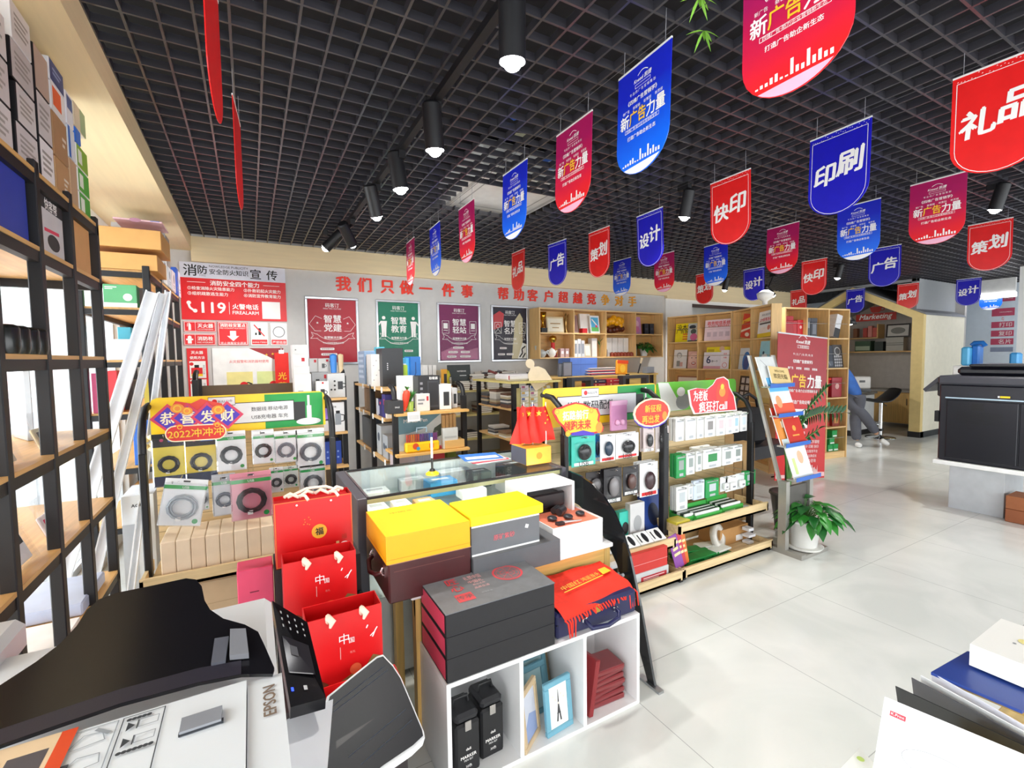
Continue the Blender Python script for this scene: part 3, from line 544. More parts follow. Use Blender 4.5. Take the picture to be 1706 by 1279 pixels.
flat(B0, BR, .75, .03, r2, .3, .38, .006, '#9AD2DE', mul(dc(.4, .45, .22, '#F4F8F8', ry=.16), dc(.3, .6, .07, '#2A4A60', 1.5), dc(.88, .85, .06, '#5A3A80', 1.5)), 'pale blue brochure with a white animal picture')
flat(B0, BR, .22, .055, r3, .3, .33, .012, '#3D2D2A', mul(*[rc(.15 + .4 * i, .42 + .4 * i, .1 + .3 * j, .32 + .3 * j, '#CFC6C2') for i in range(2) for j in range(3)]), 'dark sample board with pale squares on the third shelf of the angled bookcase')
flat(B0, BR, .72, .055, r3, .34, .34, .006, '#E9C877', rc(.1, .9, .2, .8, '#F0D79A'), 'plain sandy board on the third shelf of the angled bookcase')
# tall bookcase: red and grey boxes, folders
def cbox(x, z, w, d, h, col, label, y=.06, draw=None, name='gift_box', cat='box', base=C0, rz=CR, roll=0, lid=.8):
    t = thing(name, label, cat, onto(base, rz, x, y, z + abs(math.sin(roll)) * w / 2), rz); 
    if roll: t.rotation_euler = (Matrix.Rotation(rz, 4, 'Z') @ Matrix.Rotation(roll, 4, 'Y')).to_euler()
    m = MB(); m.box(-w / 2, w / 2, 0, d, 0, h * lid, mt(col, .4), .003); m.build('box_body', t)
    m = MB(); m.box(-w / 2 - .002, w / 2 + .002, -.002, d + .002, h * lid, h, mt(col, .4), .003)
    m.fr((-w / 2, -.003, 0)); draw and draw(m, w, h); m.build('lid', t); return t
g1 = CW / 3
cbox(.14, r1, .17, .2, .3, '#B01824', 'large dark red box on the top shelf of the tall bookcase'); cbox(.26, r1, .07, .2, .24, '#C01C28', 'slim red box beside the large dark red one'); cbox(.36, r1, .11, .2, .25, '#D02030', 'red cylinder-like box with a white mark', draw=dc(.5, .6, .2, '#F0C0C0'))
cbox(.5, r1, .1, .2, .28, '#4A4C54', 'grey folder box on the top shelf of the tall bookcase', draw=rc(.2, .8, .5, .8, '#8A8C92')); cbox(.62, r1, .12, .2, .28, '#3C3E46', 'darker folder box next to the grey one', draw=rc(.2, .8, .2, .7, '#7A7C84')); cbox(1.05, r1, .11, .2, .33, '#D9DADC', 'tilted pale folder with black foot on the top shelf', roll=.25, draw=rc(0, 1, 0, .4, '#26262A'))
flat(C0, CR, .93, .06, r2, .22, .32, .03, '#3A3F4A', mul(rc(.1, .9, .1, .3, '#59606C'), lambda m, W, H: m.line([(W * .2, H * .6), (W * .7, H * .1)], .01, GREY)), 'dark bagged fabric on the second shelf of the tall bookcase', 'bag', 'fabric_pack', side=mt('#3A3F4A'))
flat(C0, CR, 1.13, .06, r2, .2, .33, .02, '#46464A', mul(lambda m, W, H: m.ring(W / 2, H * .72, W * .3, .012, SILVER), *[dc(.2 + .2 * i, .1 + .13 * j, .08, '#B4B4B8') for i in range(4) for j in range(4)]), 'dark grey printed tote with a pale pattern on the second shelf', 'bag', 'tote_bag', side=mt('#46464A'))
m = MB(); m.lathe([(.001, 0), (.09, .0), (.12, .25), (.135, .25), (.135, .28), (.11, .28), (.08, .02), (.001, .02)], mt('#D8231E', .35)); m.build('bucket', None, 'red plastic bucket on the third shelf of the tall bookcase', 'bucket', loc=onto(C0, CR, .88, .15, r3))
cbox(1.1, r3, .2, .2, .28, '#A43340', 'dark red box with a pale emblem on the third shelf', draw=dc(.5, .55, .2, '#D8A8A0'))
flat(C0, CR, .95, .1, r4, .26, .34, .01, '#3E9A6E', rc(0, 1, 0, .4, '#B3382C'), 'green and red sheet on the low shelf of the tall bookcase')
cbox(1.1, r4, .14, .15, .2, '#8A2A20', 'brown red box on the low shelf of the tall bookcase', draw=rc(.2, .8, .2, .6, '#C08040'))
for i, (x, z) in enumerate(((1.0, 0), (1.11, 0), (1.03, .1), (1.08, .2))): cbox(x, ROWZ[0] + z, .1, .12, .098, '#159A4C', ('lower', 'second lower', 'middle', 'topmost')[i] + ' small green box of the pile at the foot of the tall bookcase', draw=rc(.1, .9, .1, .3, '#E8F2EC'))
m = MB(); m.lathe([(.06, 0), (.03, .02), (.03, .06), (.09, .1), (.1, .16), (.04, .2), (.001, .2)], mt('#E8E6E0', .4)); m.build('white_ornament', None, 'small white ornament on top of the angled bookcase', 'ornament', loc=(5.83, 3.72, 2.12))
# clip lamp at the bookcase end
t = thing('clip_lamp', 'small black clip lamp on the end of the tall bookcase', 'lamp', onto(C0, CR, CW + .004, .05, 1.95)); m = MB(); m.box(0, .02, -.02, .02, -.03, .03, RACK); m.tube([(.01, 0, .02), (.04, 0, .06), (.08, 0, .05)], .006, RACK); m.build('clip', t)
m = MB(); m.lathe([(.02, .06), (.05, .03), (.085, -.04), (.08, -.04), (.045, .025)], RACK, (.1, 0, 0)); m.build('lamp_shade', t); m = MB(); m.ball((.1, 0, -.02), .035, mt('#FFF4DC', emit=5, noise=0)); m.build('bulb', t)

# ------------------------------------------------------------------ wall shelf above the goods
s0 = (3.62, 5.67, 1.475); sw = 2.47; sr = [.02, .38, .715]
t = bookcase('wall_shelf', 'pale wood wall shelf of eight open boxes under the gold characters', s0, 0, sw, .275, 4, sr, .735, False)
cw = sw / 4
def wpos(c, f, r, dy=.1): return (s0[0] + (c + f) * cw, s0[1] + dy, s0[2] + sr[r])
t = thing('trophy', 'gold trophy with a red ball on the upper shelf', 'trophy', wpos(0, .2, 1)); m = MB(); m.box(-.05, .05, -.05, .05, 0, .07, BLACK); m.build('plinth', t); m = MB(); m.lathe([(.03, .07), (.015, .12), (.015, .17), (.05, .22), (.055, .3), (.001, .3)], mt('#C9962F', .25, 1)); m.ball((0, 0, .25), .05, mt('#A5342A', .3)); m.build('cup', t)
flat(wpos(0, .58, 1, .1), 0, 0, 0, 0, .3, .24, .02, '#D8C8A0', mul(rc(.06, .94, .1, .9, '#EDE6D2'), rc(.2, .8, .55, .62, '#B09060'), rc(.3, .7, .3, .36, '#B09060')), 'gold framed award plate on the upper shelf', 'award', 'award_plaque')
t = thing('figurine', 'slim bronze figurine beside the award plate', 'figurine', wpos(0, .87, 1)); m = MB(); m.lathe([(.03, 0), (.03, .02), (.012, .05), (.02, .15), (.025, .2), (.01, .24), (.018, .27), (.001, .3)], mt('#9C7A48', .3, 1)); m.tube([(0, 0, .2), (.05, 0, .28)], .008, mt('#9C7A48', .3, 1)); m.build('figure', t)
flat(wpos(1, .14, 1, .1), 0, 0, 0, 0, .13, .28, .02, '#A98A84', mul(rc(.08, .92, .1, .95, '#8A6A66'), dc(.3, .9, .1, '#30282A', 1.5)), 'bronze coloured phone box on the upper shelf', 'box', 'phone_box')
m = MB(); m.box(-.045, .045, -.04, .04, 0, .075, mt('#C8202A')); m.build('gift_box', None, 'tiny red box beside the phone box', 'box', loc=wpos(1, .4, 1, .1))
flat(wpos(1, .55, 1, .15), 0, 0, 0, 0, .2, .31, .05, '#EDEBE6', None, 'tall white box behind the tablet on the upper shelf', 'box', 'tablet_box')
flat(wpos(1, .76, 1, .08), 0, 0, 0, 0, .18, .28, .02, '#E9EEF2', mul(rc(.1, .9, .12, .9, '#58B0DC'), rc(.1, .9, .12, .35, '#6AC06A', 1.2), lambda m, W, H: m.line([(W * .2, H * .8), (W * .8, H * .4)], .02, WB, 2), dc(.65, .4, .12, '#D84A6A', 2)), 'white tablet box with a colourful screen picture', 'box', 'tablet_box')
t = thing('amber_carving', 'big yellow and brown carving on the upper shelf', 'carving', wpos(2, .42, 1, .12)); m = MB()
rr = random.Random(11)
for i in range(9): m.ball((-.16 + .04 * i, rr.uniform(-.02, .02), .17 + rr.uniform(0, .09) - abs(i - 4) * .012), .06, mt('#F0A818', .3, noise=.2))
m.build('amber_top', t); m = MB()
for i in range(8): m.ball((-.15 + .045 * i, rr.uniform(-.03, .03), .05 + rr.uniform(0, .05)), .05, mt('#5A2414', .35, noise=.3))
m.build('dark_base', t)
flat(wpos(3, .2, 1, .1), 0, 0, 0, 0, .2, .29, .05, '#C98BB8', mul(dc(.5, .6, .3, '#E8B8D0'), dc(.55, .3, .25, '#D878A8')), 'mauve picture box on the upper shelf end', 'box', 'picture_box', side=mt('#8A4A84'))
for i in range(2): flat(wpos(3, .55 + .2 * i, 1, .1), 0, 0, 0, 0, .09, .18, .05, '#2E2E38', rc(.2, .8, .4, .6, '#4A4A58'), ('first dark box after the mauve one', 'last dark box at the end of the upper shelf')[i], 'box', 'dark_box', side=BLACK, lean=.02)
# lower row
t = thing('teapot', 'white and silver horse-shaped teapot on the lower shelf', 'teapot', wpos(0, .16, 0)); m = MB(); m.lathe([(.04, 0), (.07, .04), (.07, .08), (.03, .11), (.001, .12)], mt('#B8C0C0', .25)); m.tube([(.06, 0, .05), (.1, 0, .08), (.11, 0, .11)], .012, mt('#B8C0C0', .25)); m.tube([(-.05, 0, .08), (-.09, 0, .12), (-.1, 0, .17)], .018, mt('#B8C0C0', .25)); m.build('pot', t)
t = thing('teapot', 'plain white teapot on the lower shelf', 'teapot', wpos(0, .43, 0, .08)); m = MB(); m.lathe([(.03, 0), (.06, .04), (.06, .09), (.035, .12), (.015, .13), (.001, .145)], mt('#F2F0EA', .2)); m.tube([(.05, 0, .05), (.09, 0, .1)], .01, WHITE); m.build('pot', t); m = MB(); m.tube([(-.055, 0, .1), (-.1, 0, .09), (-.055, 0, .04)], .008, WHITE); m.build('handle', t)
t = thing('trophy', 'tall red and gold trophy on the lower shelf', 'trophy', wpos(0, .55, 0, .16)); m = MB(); m.box(-.05, .05, -.04, .04, 0, .06, mt('#7A1414')); m.cyl((0, 0, .06), (0, 0, .22), .03, mt('#C02020')); m.build('column', t); m = MB(); m.lathe([(.03, .22), (.06, .27), (.05, .31), (.001, .33)], mt('#D8B04A', .25, 1)); m.build('cup', t)
for i in range(2): m = MB(); m.box(-.035, .035, -.04, .04, 0, .13, mt(('#C8A8A4', '#B8948E')[i])); m.fr((0, -.04, 0)); m.rect(-.02, .02, .05, .09, WHITE); m.build('gift_box', None, ('first', 'second')[i] + ' small mauve box beside the red trophy', 'box', loc=wpos(0, .72 + .14 * i, 0))
for i in range(3): m = MB(); m.box(-.03, .03, -.07, .07, 0, .25 + .02 * (i % 2), mt(('#E8E6E2', '#DAD8D4', '#CFCFD0')[i])); m.fr((0, -.07, 0)); m.rect(-.02, .02, .05, .2, GREY); m.build('binder', None, ('first', 'second', 'third')[i] + ' pale binder on the lower shelf under the phone box', 'binder', loc=wpos(1, .08 + .11 * i, 0))
flat(wpos(1, .52, 0, .08), 0, 0, 0, 0, .13, .2, .02, '#C8C0A8', rc(.15, .85, .12, .88, '#EFEBDD'), 'small framed certificate beside the binders', 'frame', 'certificate_frame')
m = MB(); m.box(-.05, .05, -.05, .05, 0, .29, mt('#EDECE8')); m.build('tall_white_box', None, 'tall white box in the lower row, behind a sprig', 'box', loc=wpos(1, .78, 0, .17))
for i in range(5): m = MB(); m.box(-.052, .052, -.05, .05, 0, .3, mt('#F1EFEB')); m.build('white_carton', None, ('first', 'second', 'third', 'fourth', 'last')[i] + ' white carton standing behind the tea tins', 'box', 'white cartons on the wall shelf', loc=wpos(2, .12 + .19 * i, 0, .2))
for i in range(7): m = MB(); m.lathe([(.03, 0), (.034, .01), (.034, .05), (.02, .065), (.001, .07)], mt('#8E3A22', .35)); m.build('tea_tin', None, 'small brown tea tin in the row before the white cartons', 'tin', 'brown tea tins on the wall shelf', loc=wpos(2, .27 + .11 * i, 0, .06))
m = MB(); m.lathe([(.025, 0), (.025, .1), (.012, .13), (.012, .15), (.001, .15)], mt('#6A625C')); m.build('bottle', None, 'small grey bottle beside the tea tins', 'bottle', loc=wpos(2, .08, 0, .07))
m = MB(); m.lathe([(.03, 0), (.03, .16), (.015, .2), (.015, .24), (.001, .24)], mt('#CDE0DC', .2)); m.build('bottle', None, 'pale green bottle beside the potted plant', 'bottle', loc=wpos(3, .07, 0, .07))
# ------------------------------------------------------------------ plants
LEAF = mt('#2F7A2C', .35, noise=.35, scale=7); LEAFD = mt('#1E5A26', .3, noise=.35, scale=7); STEM = mt('#4A7A34', .5)
def leaf(m, p, d, L, W, mat, droop=.3, up=(0, 0, 1)):
    p, d, up = Vector(p), Vector(d).normalized(), Vector(up); s = d.cross(up); s = s.normalized() if s.length > .01 else Vector((1, 0, 0)); n = s.cross(d).normalized(); pr = [(0, .06), (.2, .75), (.42, 1), (.68, .72), (.88, .3), (1, .02)]; vs = []
    for t_, w_ in pr:
        c = p + d * (L * t_) - Vector((0, 0, 1)) * (L * droop * t_ * t_); vs += [c - s * (W / 2 * w_) + n * (W * .14 * w_), c - n * .0, c + s * (W / 2 * w_) + n * (W * .14 * w_)]
    fs = []
    for i in range(len(pr) - 1): fs += [(3 * i, 3 * i + 3, 3 * i + 4, 3 * i + 1), (3 * i + 1, 3 * i + 4, 3 * i + 5, 3 * i + 2)]
    m.add(vs, fs, mat, True)
def bushy(t, z0, n, R, L, seed, zs=1.0, bias=(0, 0)):
    rr = random.Random(seed); m = MB(); st = MB()
    for i in range(n):
        a = i * 2.39996 + rr.uniform(-.3, .3); k = math.sqrt((i + .5) / n); r = R * k; tip = Vector((r * math.cos(a) + bias[0] * k, r * math.sin(a) + bias[1] * k, z0 + zs * (R * .95 * (1 - k * k * .9) + rr.uniform(-.02, .03))))
        st.tube([(0, 0, z0 - .04), (tip.x * .5, tip.y * .5, (z0 + tip.z) / 2 + .02), tip], .0025, STEM, 5)
        leaf(m, tip, (math.cos(a), math.sin(a), .5 - k), L * rr.uniform(.8, 1.15), L * .62 * rr.uniform(.85, 1.1), (LEAF, LEAFD)[i % 3 == 0], .35)
    m.build('leaves', t); st.build('stems', t)
t = thing('potted_plant', 'small green plant in a white pot at the end of the wall shelf', 'plant', wpos(3, .45, 0, .1)); m = MB(); m.lathe([(.05, 0), (.07, .11), (.075, .11), (.075, .12), (.06, .12), (.001, .1)], mt('#F0EEEA', .3)); m.build('pot', t); bushy(t, .11, 46, .15, .1, 3, .7)
m = MB(); leaf(m, (0, 0, 0), (.3, -.2, 1), .12, .03, LEAFD, 0); leaf(m, (0, 0, .05), (-.5, -.1, .8), .1, .03, LEAFD, 0); leaf(m, (0, 0, .1), (.6, -.1, .6), .1, .03, LEAFD, 0); m.cyl((0, 0, -.12), (0, 0, .2), .003, STEM, n=6); m.build('plant_sprig', None, 'dark green sprig beside the certificate frame', 'plant', loc=wpos(1, .88, 0, .07) [:2] + (s0[2] + sr[0] + .125,))
# plant on the brochure rack foot
t = thing('potted_plant', 'leafy green plant in a white pot standing on the brochure rack foot', 'plant', (3.63, 1.98, .03)); m = MB(); m.lathe([(.075, 0), (.09, .02), (.115, .2), (.122, .2), (.122, .215), (.1, .215), (.001, .19)], mt('#E4E3DF', .25)); m.build('pot', t); m = MB(); m.lathe([(.12, 0), (.135, .018), (.13, .02), (.001, .008)], mt('#D8D6D0', .3)); m.build('saucer', t); bushy(t, .2, 60, .18, .125, 8, .85, (.08, -.02))
# ------------------------------------------------------------------ brochure rack
t = thing('brochure_rack', 'grey metal floor rack holding four rows of brochures, beside the white aisle', 'rack', (3.43, 1.9, 0)); ZG = mt('#A5A29C', .4, .6); AL = mt('#C4C2BC', .35, .8)
m = MB(); m.box(0, .05, -.02, .36, 0, .035, ZG); m.box(.3, .35, -.02, .36, 0, .035, ZG); m.box(.05, .3, -.02, .16, 0, .025, ZG); m.build('base', t)
for x in (.0, .31): m = MB(); m.box(x, x + .045, .1, .16, .035, .55, ZG); m.build('lower_post', t)
for x in (.005, .315): m = MB(); m.obox((x + .015, .29, 1.0), (.012, 0, 0), (0, .011, 0), (0, .135, .49), AL); m.build('upper_post', t)
m = MB(); m.box(.05, .31, .12, .145, .3, .5, mt('#55524E')); m.build('back_plate', t)
trays = [(.06, .56), (.14, .8), (.2, 1.02), (.27, 1.24)]
for y, z in trays:
    m = MB(); m.box(.02, .34, y - .02, y + .05, z, z + .01, AL); m.fr((.02, y - .021, z)); m.box(.02, .34, y - .024, y - .02, z, z + .03, mt('#2D62B8', .35)); m.build('tray', t)
def rackbook(i, dx, dy, w, h, col, draw, label, roll=0): y, z = trays[i]; return flat((3.43, 1.9, 0), 0, .18 + dx, y + .012 + dy, z + .011, w, h, .008, col, draw, label, lean=.33, roll=roll)
rackbook(3, -.05, .012, .22, .24, '#D9DCDA', mul(lambda m, W, H: m.line([(W * .2, H * .9), (W * .8, H * .4)], .004, GREY)), 'pale grey booklet at the top of the grey brochure rack', 0)
rackbook(3, .03, -.012, .25, .14, '#E5C98C', mul(tx('欢迎光临', .5, .45, .7, mt('#6A5632')), tx('WELCOME', .5, .75, .5, mt('#8A7444'))), 'sand coloured hanging card with dark lettering on the rack', .1)
rackbook(2, 0, 0, .25, .3, '#5FB0DE', mul(rc(0, 1, .3, .62, '#DDE8EC'), rc(0, 1, 0, .3, '#E2583A'), dc(.3, .35, .15, '#E8A070', 1.5, .2)), 'blue, white and orange brochure in the second rack row')
rackbook(1, -.02, .014, .24, .29, '#D88A3A', mul(rc(0, 1, .7, 1, '#C83020'), rc(.3, .8, .45, .62, '#F0E6D4')), 'orange booklet behind the red one in the third rack row'); rackbook(1, .05, -.006, .22, .2, '#C02A1E', mul(dc(.5, .6, .1, '#E8A040'), rc(.3, .7, .3, .35, '#E8A040')), 'red booklet with a gold emblem in the third rack row')
rackbook(0, 0, 0, .25, .3, '#E6EBEA', mul(rc(0, 1, .75, 1, '#B8C8C8'), dc(.6, .5, .15, '#D8B090', 1, .2), rc(.15, .3, .1, .5, '#C2E088')), 'white and green booklet in the lowest rack row')
# zz plant behind the rack
t = thing('potted_plant', 'tall plant with glossy dark leaflets behind the brochure rack', 'plant', (3.98, 2.3, 0)); m = MB(); m.lathe([(.1, 0), (.14, .3), (.15, .3), (.15, .32), (.12, .32), (.001, .28)], mt('#3C3A38', .4)); m.build('pot', t); m = MB(); sm_ = MB()
for pts in ([(0, 0, .3), (.03, -.02, .8), (.2, -.05, 1.05), (.4, -.08, 1.2)], [(0, 0, .3), (.0, 0, .75), (.15, -.05, .95), (.33, -.06, .98), (.62, -.12, .97)], [(0, 0, .3), (-.08, 0, .8), (-.02, -.1, 1.0)], [(0, 0, .3), (.1, .02, .7), (.25, -.1, .85)]):
    pv = [Vector(p) for p in pts]; sm_.tube(pts, [.012 - .003 * i for i in range(len(pts))], STEM, 6)
    for i in range(1, len(pv) - 1):
        for k in range(6):
            q = pv[i].lerp(pv[i + 1], k / 6); d = (pv[i + 1] - pv[i]).normalized(); sd = d.cross(Vector((0, 1, 0))).normalized()
            for s in (-1, 1): leaf(m, q, d * .5 + sd * s + Vector((0, -.25 * s, 0)), .095, .045, mt('#1C4A22', .2, noise=.3, scale=8), .1, (0, -1, .3))
    leaf(m, pv[-1], pv[-1] - pv[-2], .09, .04, LEAFD)
m.build('leaves', t); sm_.build('stems', t)
# ------------------------------------------------------------------ red roll-up banner
t = thing('roll_up_banner', 'tall red advertising banner on a stand before the bookcases', 'banner', (5.5, 3.05, .02), -.1, rot=(-.05, .075, -.1)); w_, h_ = .86, 1.7
CR1 = mt('#A51E28', .4); m = MB(); m.box(-w_ / 2, w_ / 2, 0, .004, .03, h_ * .62, mt('#CF1F22', .4)); m.box(-w_ / 2, w_ / 2, 0, .004, h_ * .62, h_, CR1); m.fr((0, 0, 0))
m.text('Kneed 凯捷', 0, 1.62, WB, w=.24, bold=.03, shear=.2); m.frame(-.1, .1, 1.545, 1.58, .003, WB); m.text('广告营销策划', 0, 1.5625, WB, w=.17); m.line([(-.08 + .012 * i, 1.66 + .035 * math.sin(i * .26)) for i in range(13)], .006, WB)
m.text('专 | 注 | 广 | 告 | 营 | 销 | 策', 0, 1.47, WB, w=.34); m.text('《四维广告营销学》', 0, 1.39, WB, w=.34, bold=.03)
for i, s in enumerate(('新广告', '新营销', '新策划', '新思维')): m.text(s, -.21 + .14 * i, 1.31, WB, w=.09, bold=.03)
m.text('新', -.29, 1.165, WB, h=.16, w=.13, bold=.04); m.text('广告', -.07, 1.165, GOLD, h=.16, w=.26, bold=.04); m.text('力量', .21, 1.165, WB, h=.16, w=.26, bold=.04)
m.text('四维广告·助力企业营销新生态', .02, 1.05, WB, w=.5, bold=.02); m.text('打造广告助企新生态', .02, .92, WB, w=.42, bold=.03); m.rect(-.14, .1, .62, .84, WB); m.rect(-.1, .06, .53, .58, mt('#F0B8BC', .5))
for i in range(5): m.text(('四维广告营销学课程', '策划 设计 印刷 快印', '一站式企业服务平台', '助力企业品牌成长', '欢迎扫码咨询')[i], .12, .46 - .055 * i, WB, w=.4 - .03 * i)
rr = random.Random(4)
for i in range(24): x = -.22 + .022 * i; m.poly([(x - .006, .1), (x + .008, .1), (x + .006, .12 + .08 * rr.random()), (x - .004, .12 + .08 * rr.random())], WB)
m.poly([(-.42, .05), (.42, .05), (.42, .1), (.2, .11), (-.1, .085), (-.42, .09)], mt('#F2C8C8', .5)); m.build('banner_sheet', t)
m = MB(); m.cyl((0, .02, .05), (0, .05, h_ - .02), .008, RACK, n=8); m.box(-w_ / 2, w_ / 2, -.004, .012, h_ - .012, h_ + .004, SILVER); m.build('support_pole', t)
for s in (-1, 1): m = MB(); m.cyl((0, .02, .1), (s * .35, .1, .05), .008, RACK, n=8); m.build('stand_leg', t)
# ------------------------------------------------------------------ the wooden house booth
YW = mt('#E9CE8C', .6, noise=.04); YW2 = mt('#F3EBD6', .6, noise=.03); BX = 10.15
t = thing('wooden_house', 'yellow house-shaped coffee booth with a gable front', 'booth', (BX, 0, 0))
m = MB(); m.fr((0, 0, 0), (0, -1, 0), (0, 0, 1)); g = [(-5.82, 2.15), (-5.82, 0), (-5.68, 0), (-5.68, 2.1), (-4.73, 2.6), (-3.78, 2.1), (-3.78, .1), (-3.62, .1), (-3.62, 2.15), (-4.73, 2.75)]
m.slab(g[0:5] + [(-4.73, 2.75)], .1, YW); m.slab([g[4], g[5], g[6], g[7], g[8], (-4.73, 2.75)], .1, YW); m.build('gable_frame', t)
m = MB(); m.box(.1, 1.75, 3.62, 3.7, .1, 2.15, YW2); m.build('side_wall', t); m = MB(); m.box(0, 1.75, 3.61, 3.71, 0, .1, BLACK); m.box(-.01, .12, 3.61, 3.79, 0, .1, BLACK); m.build('plinth', t)
m = MB(); m.box(1.75, 1.83, 3.62, 5.82, 0, 2.75, mt('#C2BDB8', .7)); m.build('rear_wall', t)
m = MB(); m.box(.1, 1.75, 5.74, 5.82, 0, 2.15, YW2); m.build('far_wall', t)
m = MB()
for s in (-1, 1): m.obox((.9, 4.73 + s * .56, 2.46), (.86, 0, 0), (0, s * .56, -.3), (0, .012, .022), mt('#8E9093', .7))
m.build('roof_panel', t)
m = MB(); m.box(BX + .1, 12.1, 3.76, 3.84, 2.16, 2.79, mt('#A2A4A6', .8, noise=.02)); m.box(BX + .1, BX + .18, 3.76, 5.9, 2.74, 2.79, mt('#A2A4A6', .8, noise=.02)); struct(m, 'trim_3', 'grey bulkhead above the wooden house')
t = thing('wall_shelf', 'wooden shelf with open boxes on the rear wall of the house booth', 'shelf', (BX + 1.45, 3.9, 1.5)); SW = wood('#D9B070', 1)
m = MB(); m.box(0, .29, 0, 1.75, 0, .03, SW); m.box(0, .29, 0, .02, .03, .62, SW); m.build('board', t); m = MB(); m.box(0, .29, .02, .36, .3, .32, SW); m.box(0, .29, .36, .38, .03, .62, SW); m.box(0, .29, .02, .36, .62, .64, SW); m.build('side_box', t); m = MB(); m.box(0, .29, 1.0, 1.75, .3, .32, SW); m.box(0, .29, 1.0, 1.02, .32, .6, SW); m.build('upper_box', t)
def hb(y, z, w, d, h, col, lab, cat='box', name='box_carton', draw=None):
    m = MB(); m.box(-w / 2, w / 2, 0, d, 0, h, mt(col, .5), .003); m.fr((-w / 2, -.001, 0)); draw and draw(m, w, h); return m.build(name, None, lab, cat, loc=(BX + 1.5, y, z), rz=-R90)
hb(4.1, 1.835, .28, .2, .26, '#2F6E8C', 'blue grey storage box at the top of the house booth shelf'); hb(4.07, 1.53, .24, .2, .2, '#5A2A20', 'dark red brown box under the blue one in the booth')
for i in range(4): hb(4.98 + .09 * i + (i > 2) * .1, 1.83, .08, .1, .2 + .04 * (i == 1), ('#C8574A', '#D88A80', '#C04A40', '#8A5A40')[i], ('first', 'second', 'third', 'fourth')[i] + ' reddish packet on the upper booth shelf under the coffee sign', 'packet', 'paper_packet')
hb(5.2, 1.53, .3, .2, .22, '#3E5A42', 'dark green tea box on the lower booth shelf', draw=mul(rc(.05, .95, .1, .5, '#A8B8A0'))); hb(4.9, 1.53, .16, .2, .2, '#26322C', 'black green box beside the pale drawer case'); hb(4.62, 1.53, .3, .2, .28, '#B8B6AE', 'pale grey drawer case on the booth shelf', draw=mul(rc(0, 1, .42, .46, '#55544E'), rc(0, 1, .56, .6, '#77756E')))
flat((BX + 1.62, 4.62, 1.81), -R90, 0, 0, 0, .42, .28, .015, '#2A2422', mul(rc(.07, .93, .1, .9, '#D8D6D0'), dc(.5, .5, .3, '#8A8A84', 1.5, .16)), 'dark framed landscape picture leaning above the drawer case', 'picture', 'framed_picture', .1)
t = thing('coffee_sign', 'red cup sign with white Marketing lettering inside the booth gable', 'sign', (BX + 1.28, 4.88, 2.24), -R90); m = MB(); m.box(-.36, .36, 0, .009, -.075, .075, mt('#C0392E', .5)); m.fr((0, -.001, 0)); m.text('Marketing', 0, -.005, WB, w=.58, bold=.03, shear=.3, rot=.02); m.build('name_board', t); m = MB(); m.fr((0, 0, 0)); m.slab([(-.11, .21), (-.08, .11), (-.05, .09), (.05, .09), (.08, .11), (.11, .21)], .012, mt('#C0392E', .5)); m.fr((0, -.001, 0)); m.ring(.12, .16, .04, .015, mt('#C0392E', .5)); m.line([(-.03, .22), (-.02, .26), (-.04, .29)], .01, mt('#B08A3A', .5)); m.build('cup_emblem', t); m = MB(); [m.cyl((x, .005, .06), (x, .005, .42), .003, RACK, n=6) for x in (-.3, .3)]; m.build('hanging_wire', t)
t = thing('booth_counter', 'pale wooden counter cupboard along the rear of the house booth', 'counter', (BX + 1.15, 3.72, 0)); DW = wood('#D6AA62', 2)
m = MB(); m.box(0, .58, 0, 1.1, .08, .7, DW); m.build('cabinet', t); m = MB(); m.box(-.03, .59, 0, 2.0, .7, .74, mt('#9A958E', .4)); m.build('worktop', t)
for i in range(2): m = MB(); m.box(-.012, -.001, .06 + i * .42, .46 + i * .42, .1, .68, wood('#DAB06A', 2), .004); d_ = m.build('door', t); h = MB(); h.cyl((-.03, .42 + i * .1, .45), (-.03, .42 + i * .1, .58), .007, mt('#4A3A2C', .4), n=8); h.build('handle', d_)
t = thing('peninsula_counter', 'white panelled counter end beside the bar stool', 'counter', (BX - .75, 4.3, 0)); m = MB(); m.box(0, .72, 0, .9, .1, .72, mt('#D6D8D8', .5)); m.build('cabinet', t); m = MB(); m.box(0, .72, .02, .9, 0, .1, BLACK); m.build('plinth', t); m = MB(); m.box(-.03, .76, -.03, .92, .742, .775, mt('#77756F', .4)); m.box(0, .72, .0, .9, .72, .742, mt('#77756F', .4)); m.build('worktop', t)
t = thing('counter_machine', 'square white machine with a dark slot on the booth counter', 'machine', (BX - .2, 4.42, .776), -R90 * .4); m = MB(); m.box(-.15, .15, 0, .26, .05, .28, mt('#E9E7E2', .4), .02); m.box(-.15, .15, 0, .26, 0, .05, mt('#3A3A38', .4)); m.fr((0, -.001, 0)); m.rect(-.06, .04, .17, .21, mt('#4A4A4A', .4)); m.build('machine_body', t)
t = thing('espresso_machine', 'small silver coffee maker with a black arch on the booth counter', 'coffee maker', (BX - .48, 4.62, .776), -R90 * .5); m = MB(); m.box(-.1, .1, 0, .2, 0, .3, SILVER, .02); m.box(-.08, .08, -.02, 0, .08, .2, mt('#55565A', .4)); m.build('machine_body', t); m = MB(); m.tube([(-.09, 0, .28), (-.09, 0, .38), (-.05, 0, .44), (.05, 0, .44), (.09, 0, .38), (.09, 0, .28)], .02, RACK); m.build('arch_handle', t)
for i in range(2): m = MB(); m.lathe([(.045, 0), (.045, .14), (.02, .19), (.02, .23), (.001, .23)], mt('#33241C', .3)); m.build('bottle', None, ('taller dark bottle on the booth counter', 'second dark bottle beside it on the booth counter')[i], 'bottle', loc=(BX + 1.45, 4.02 - .12 * i, .74))
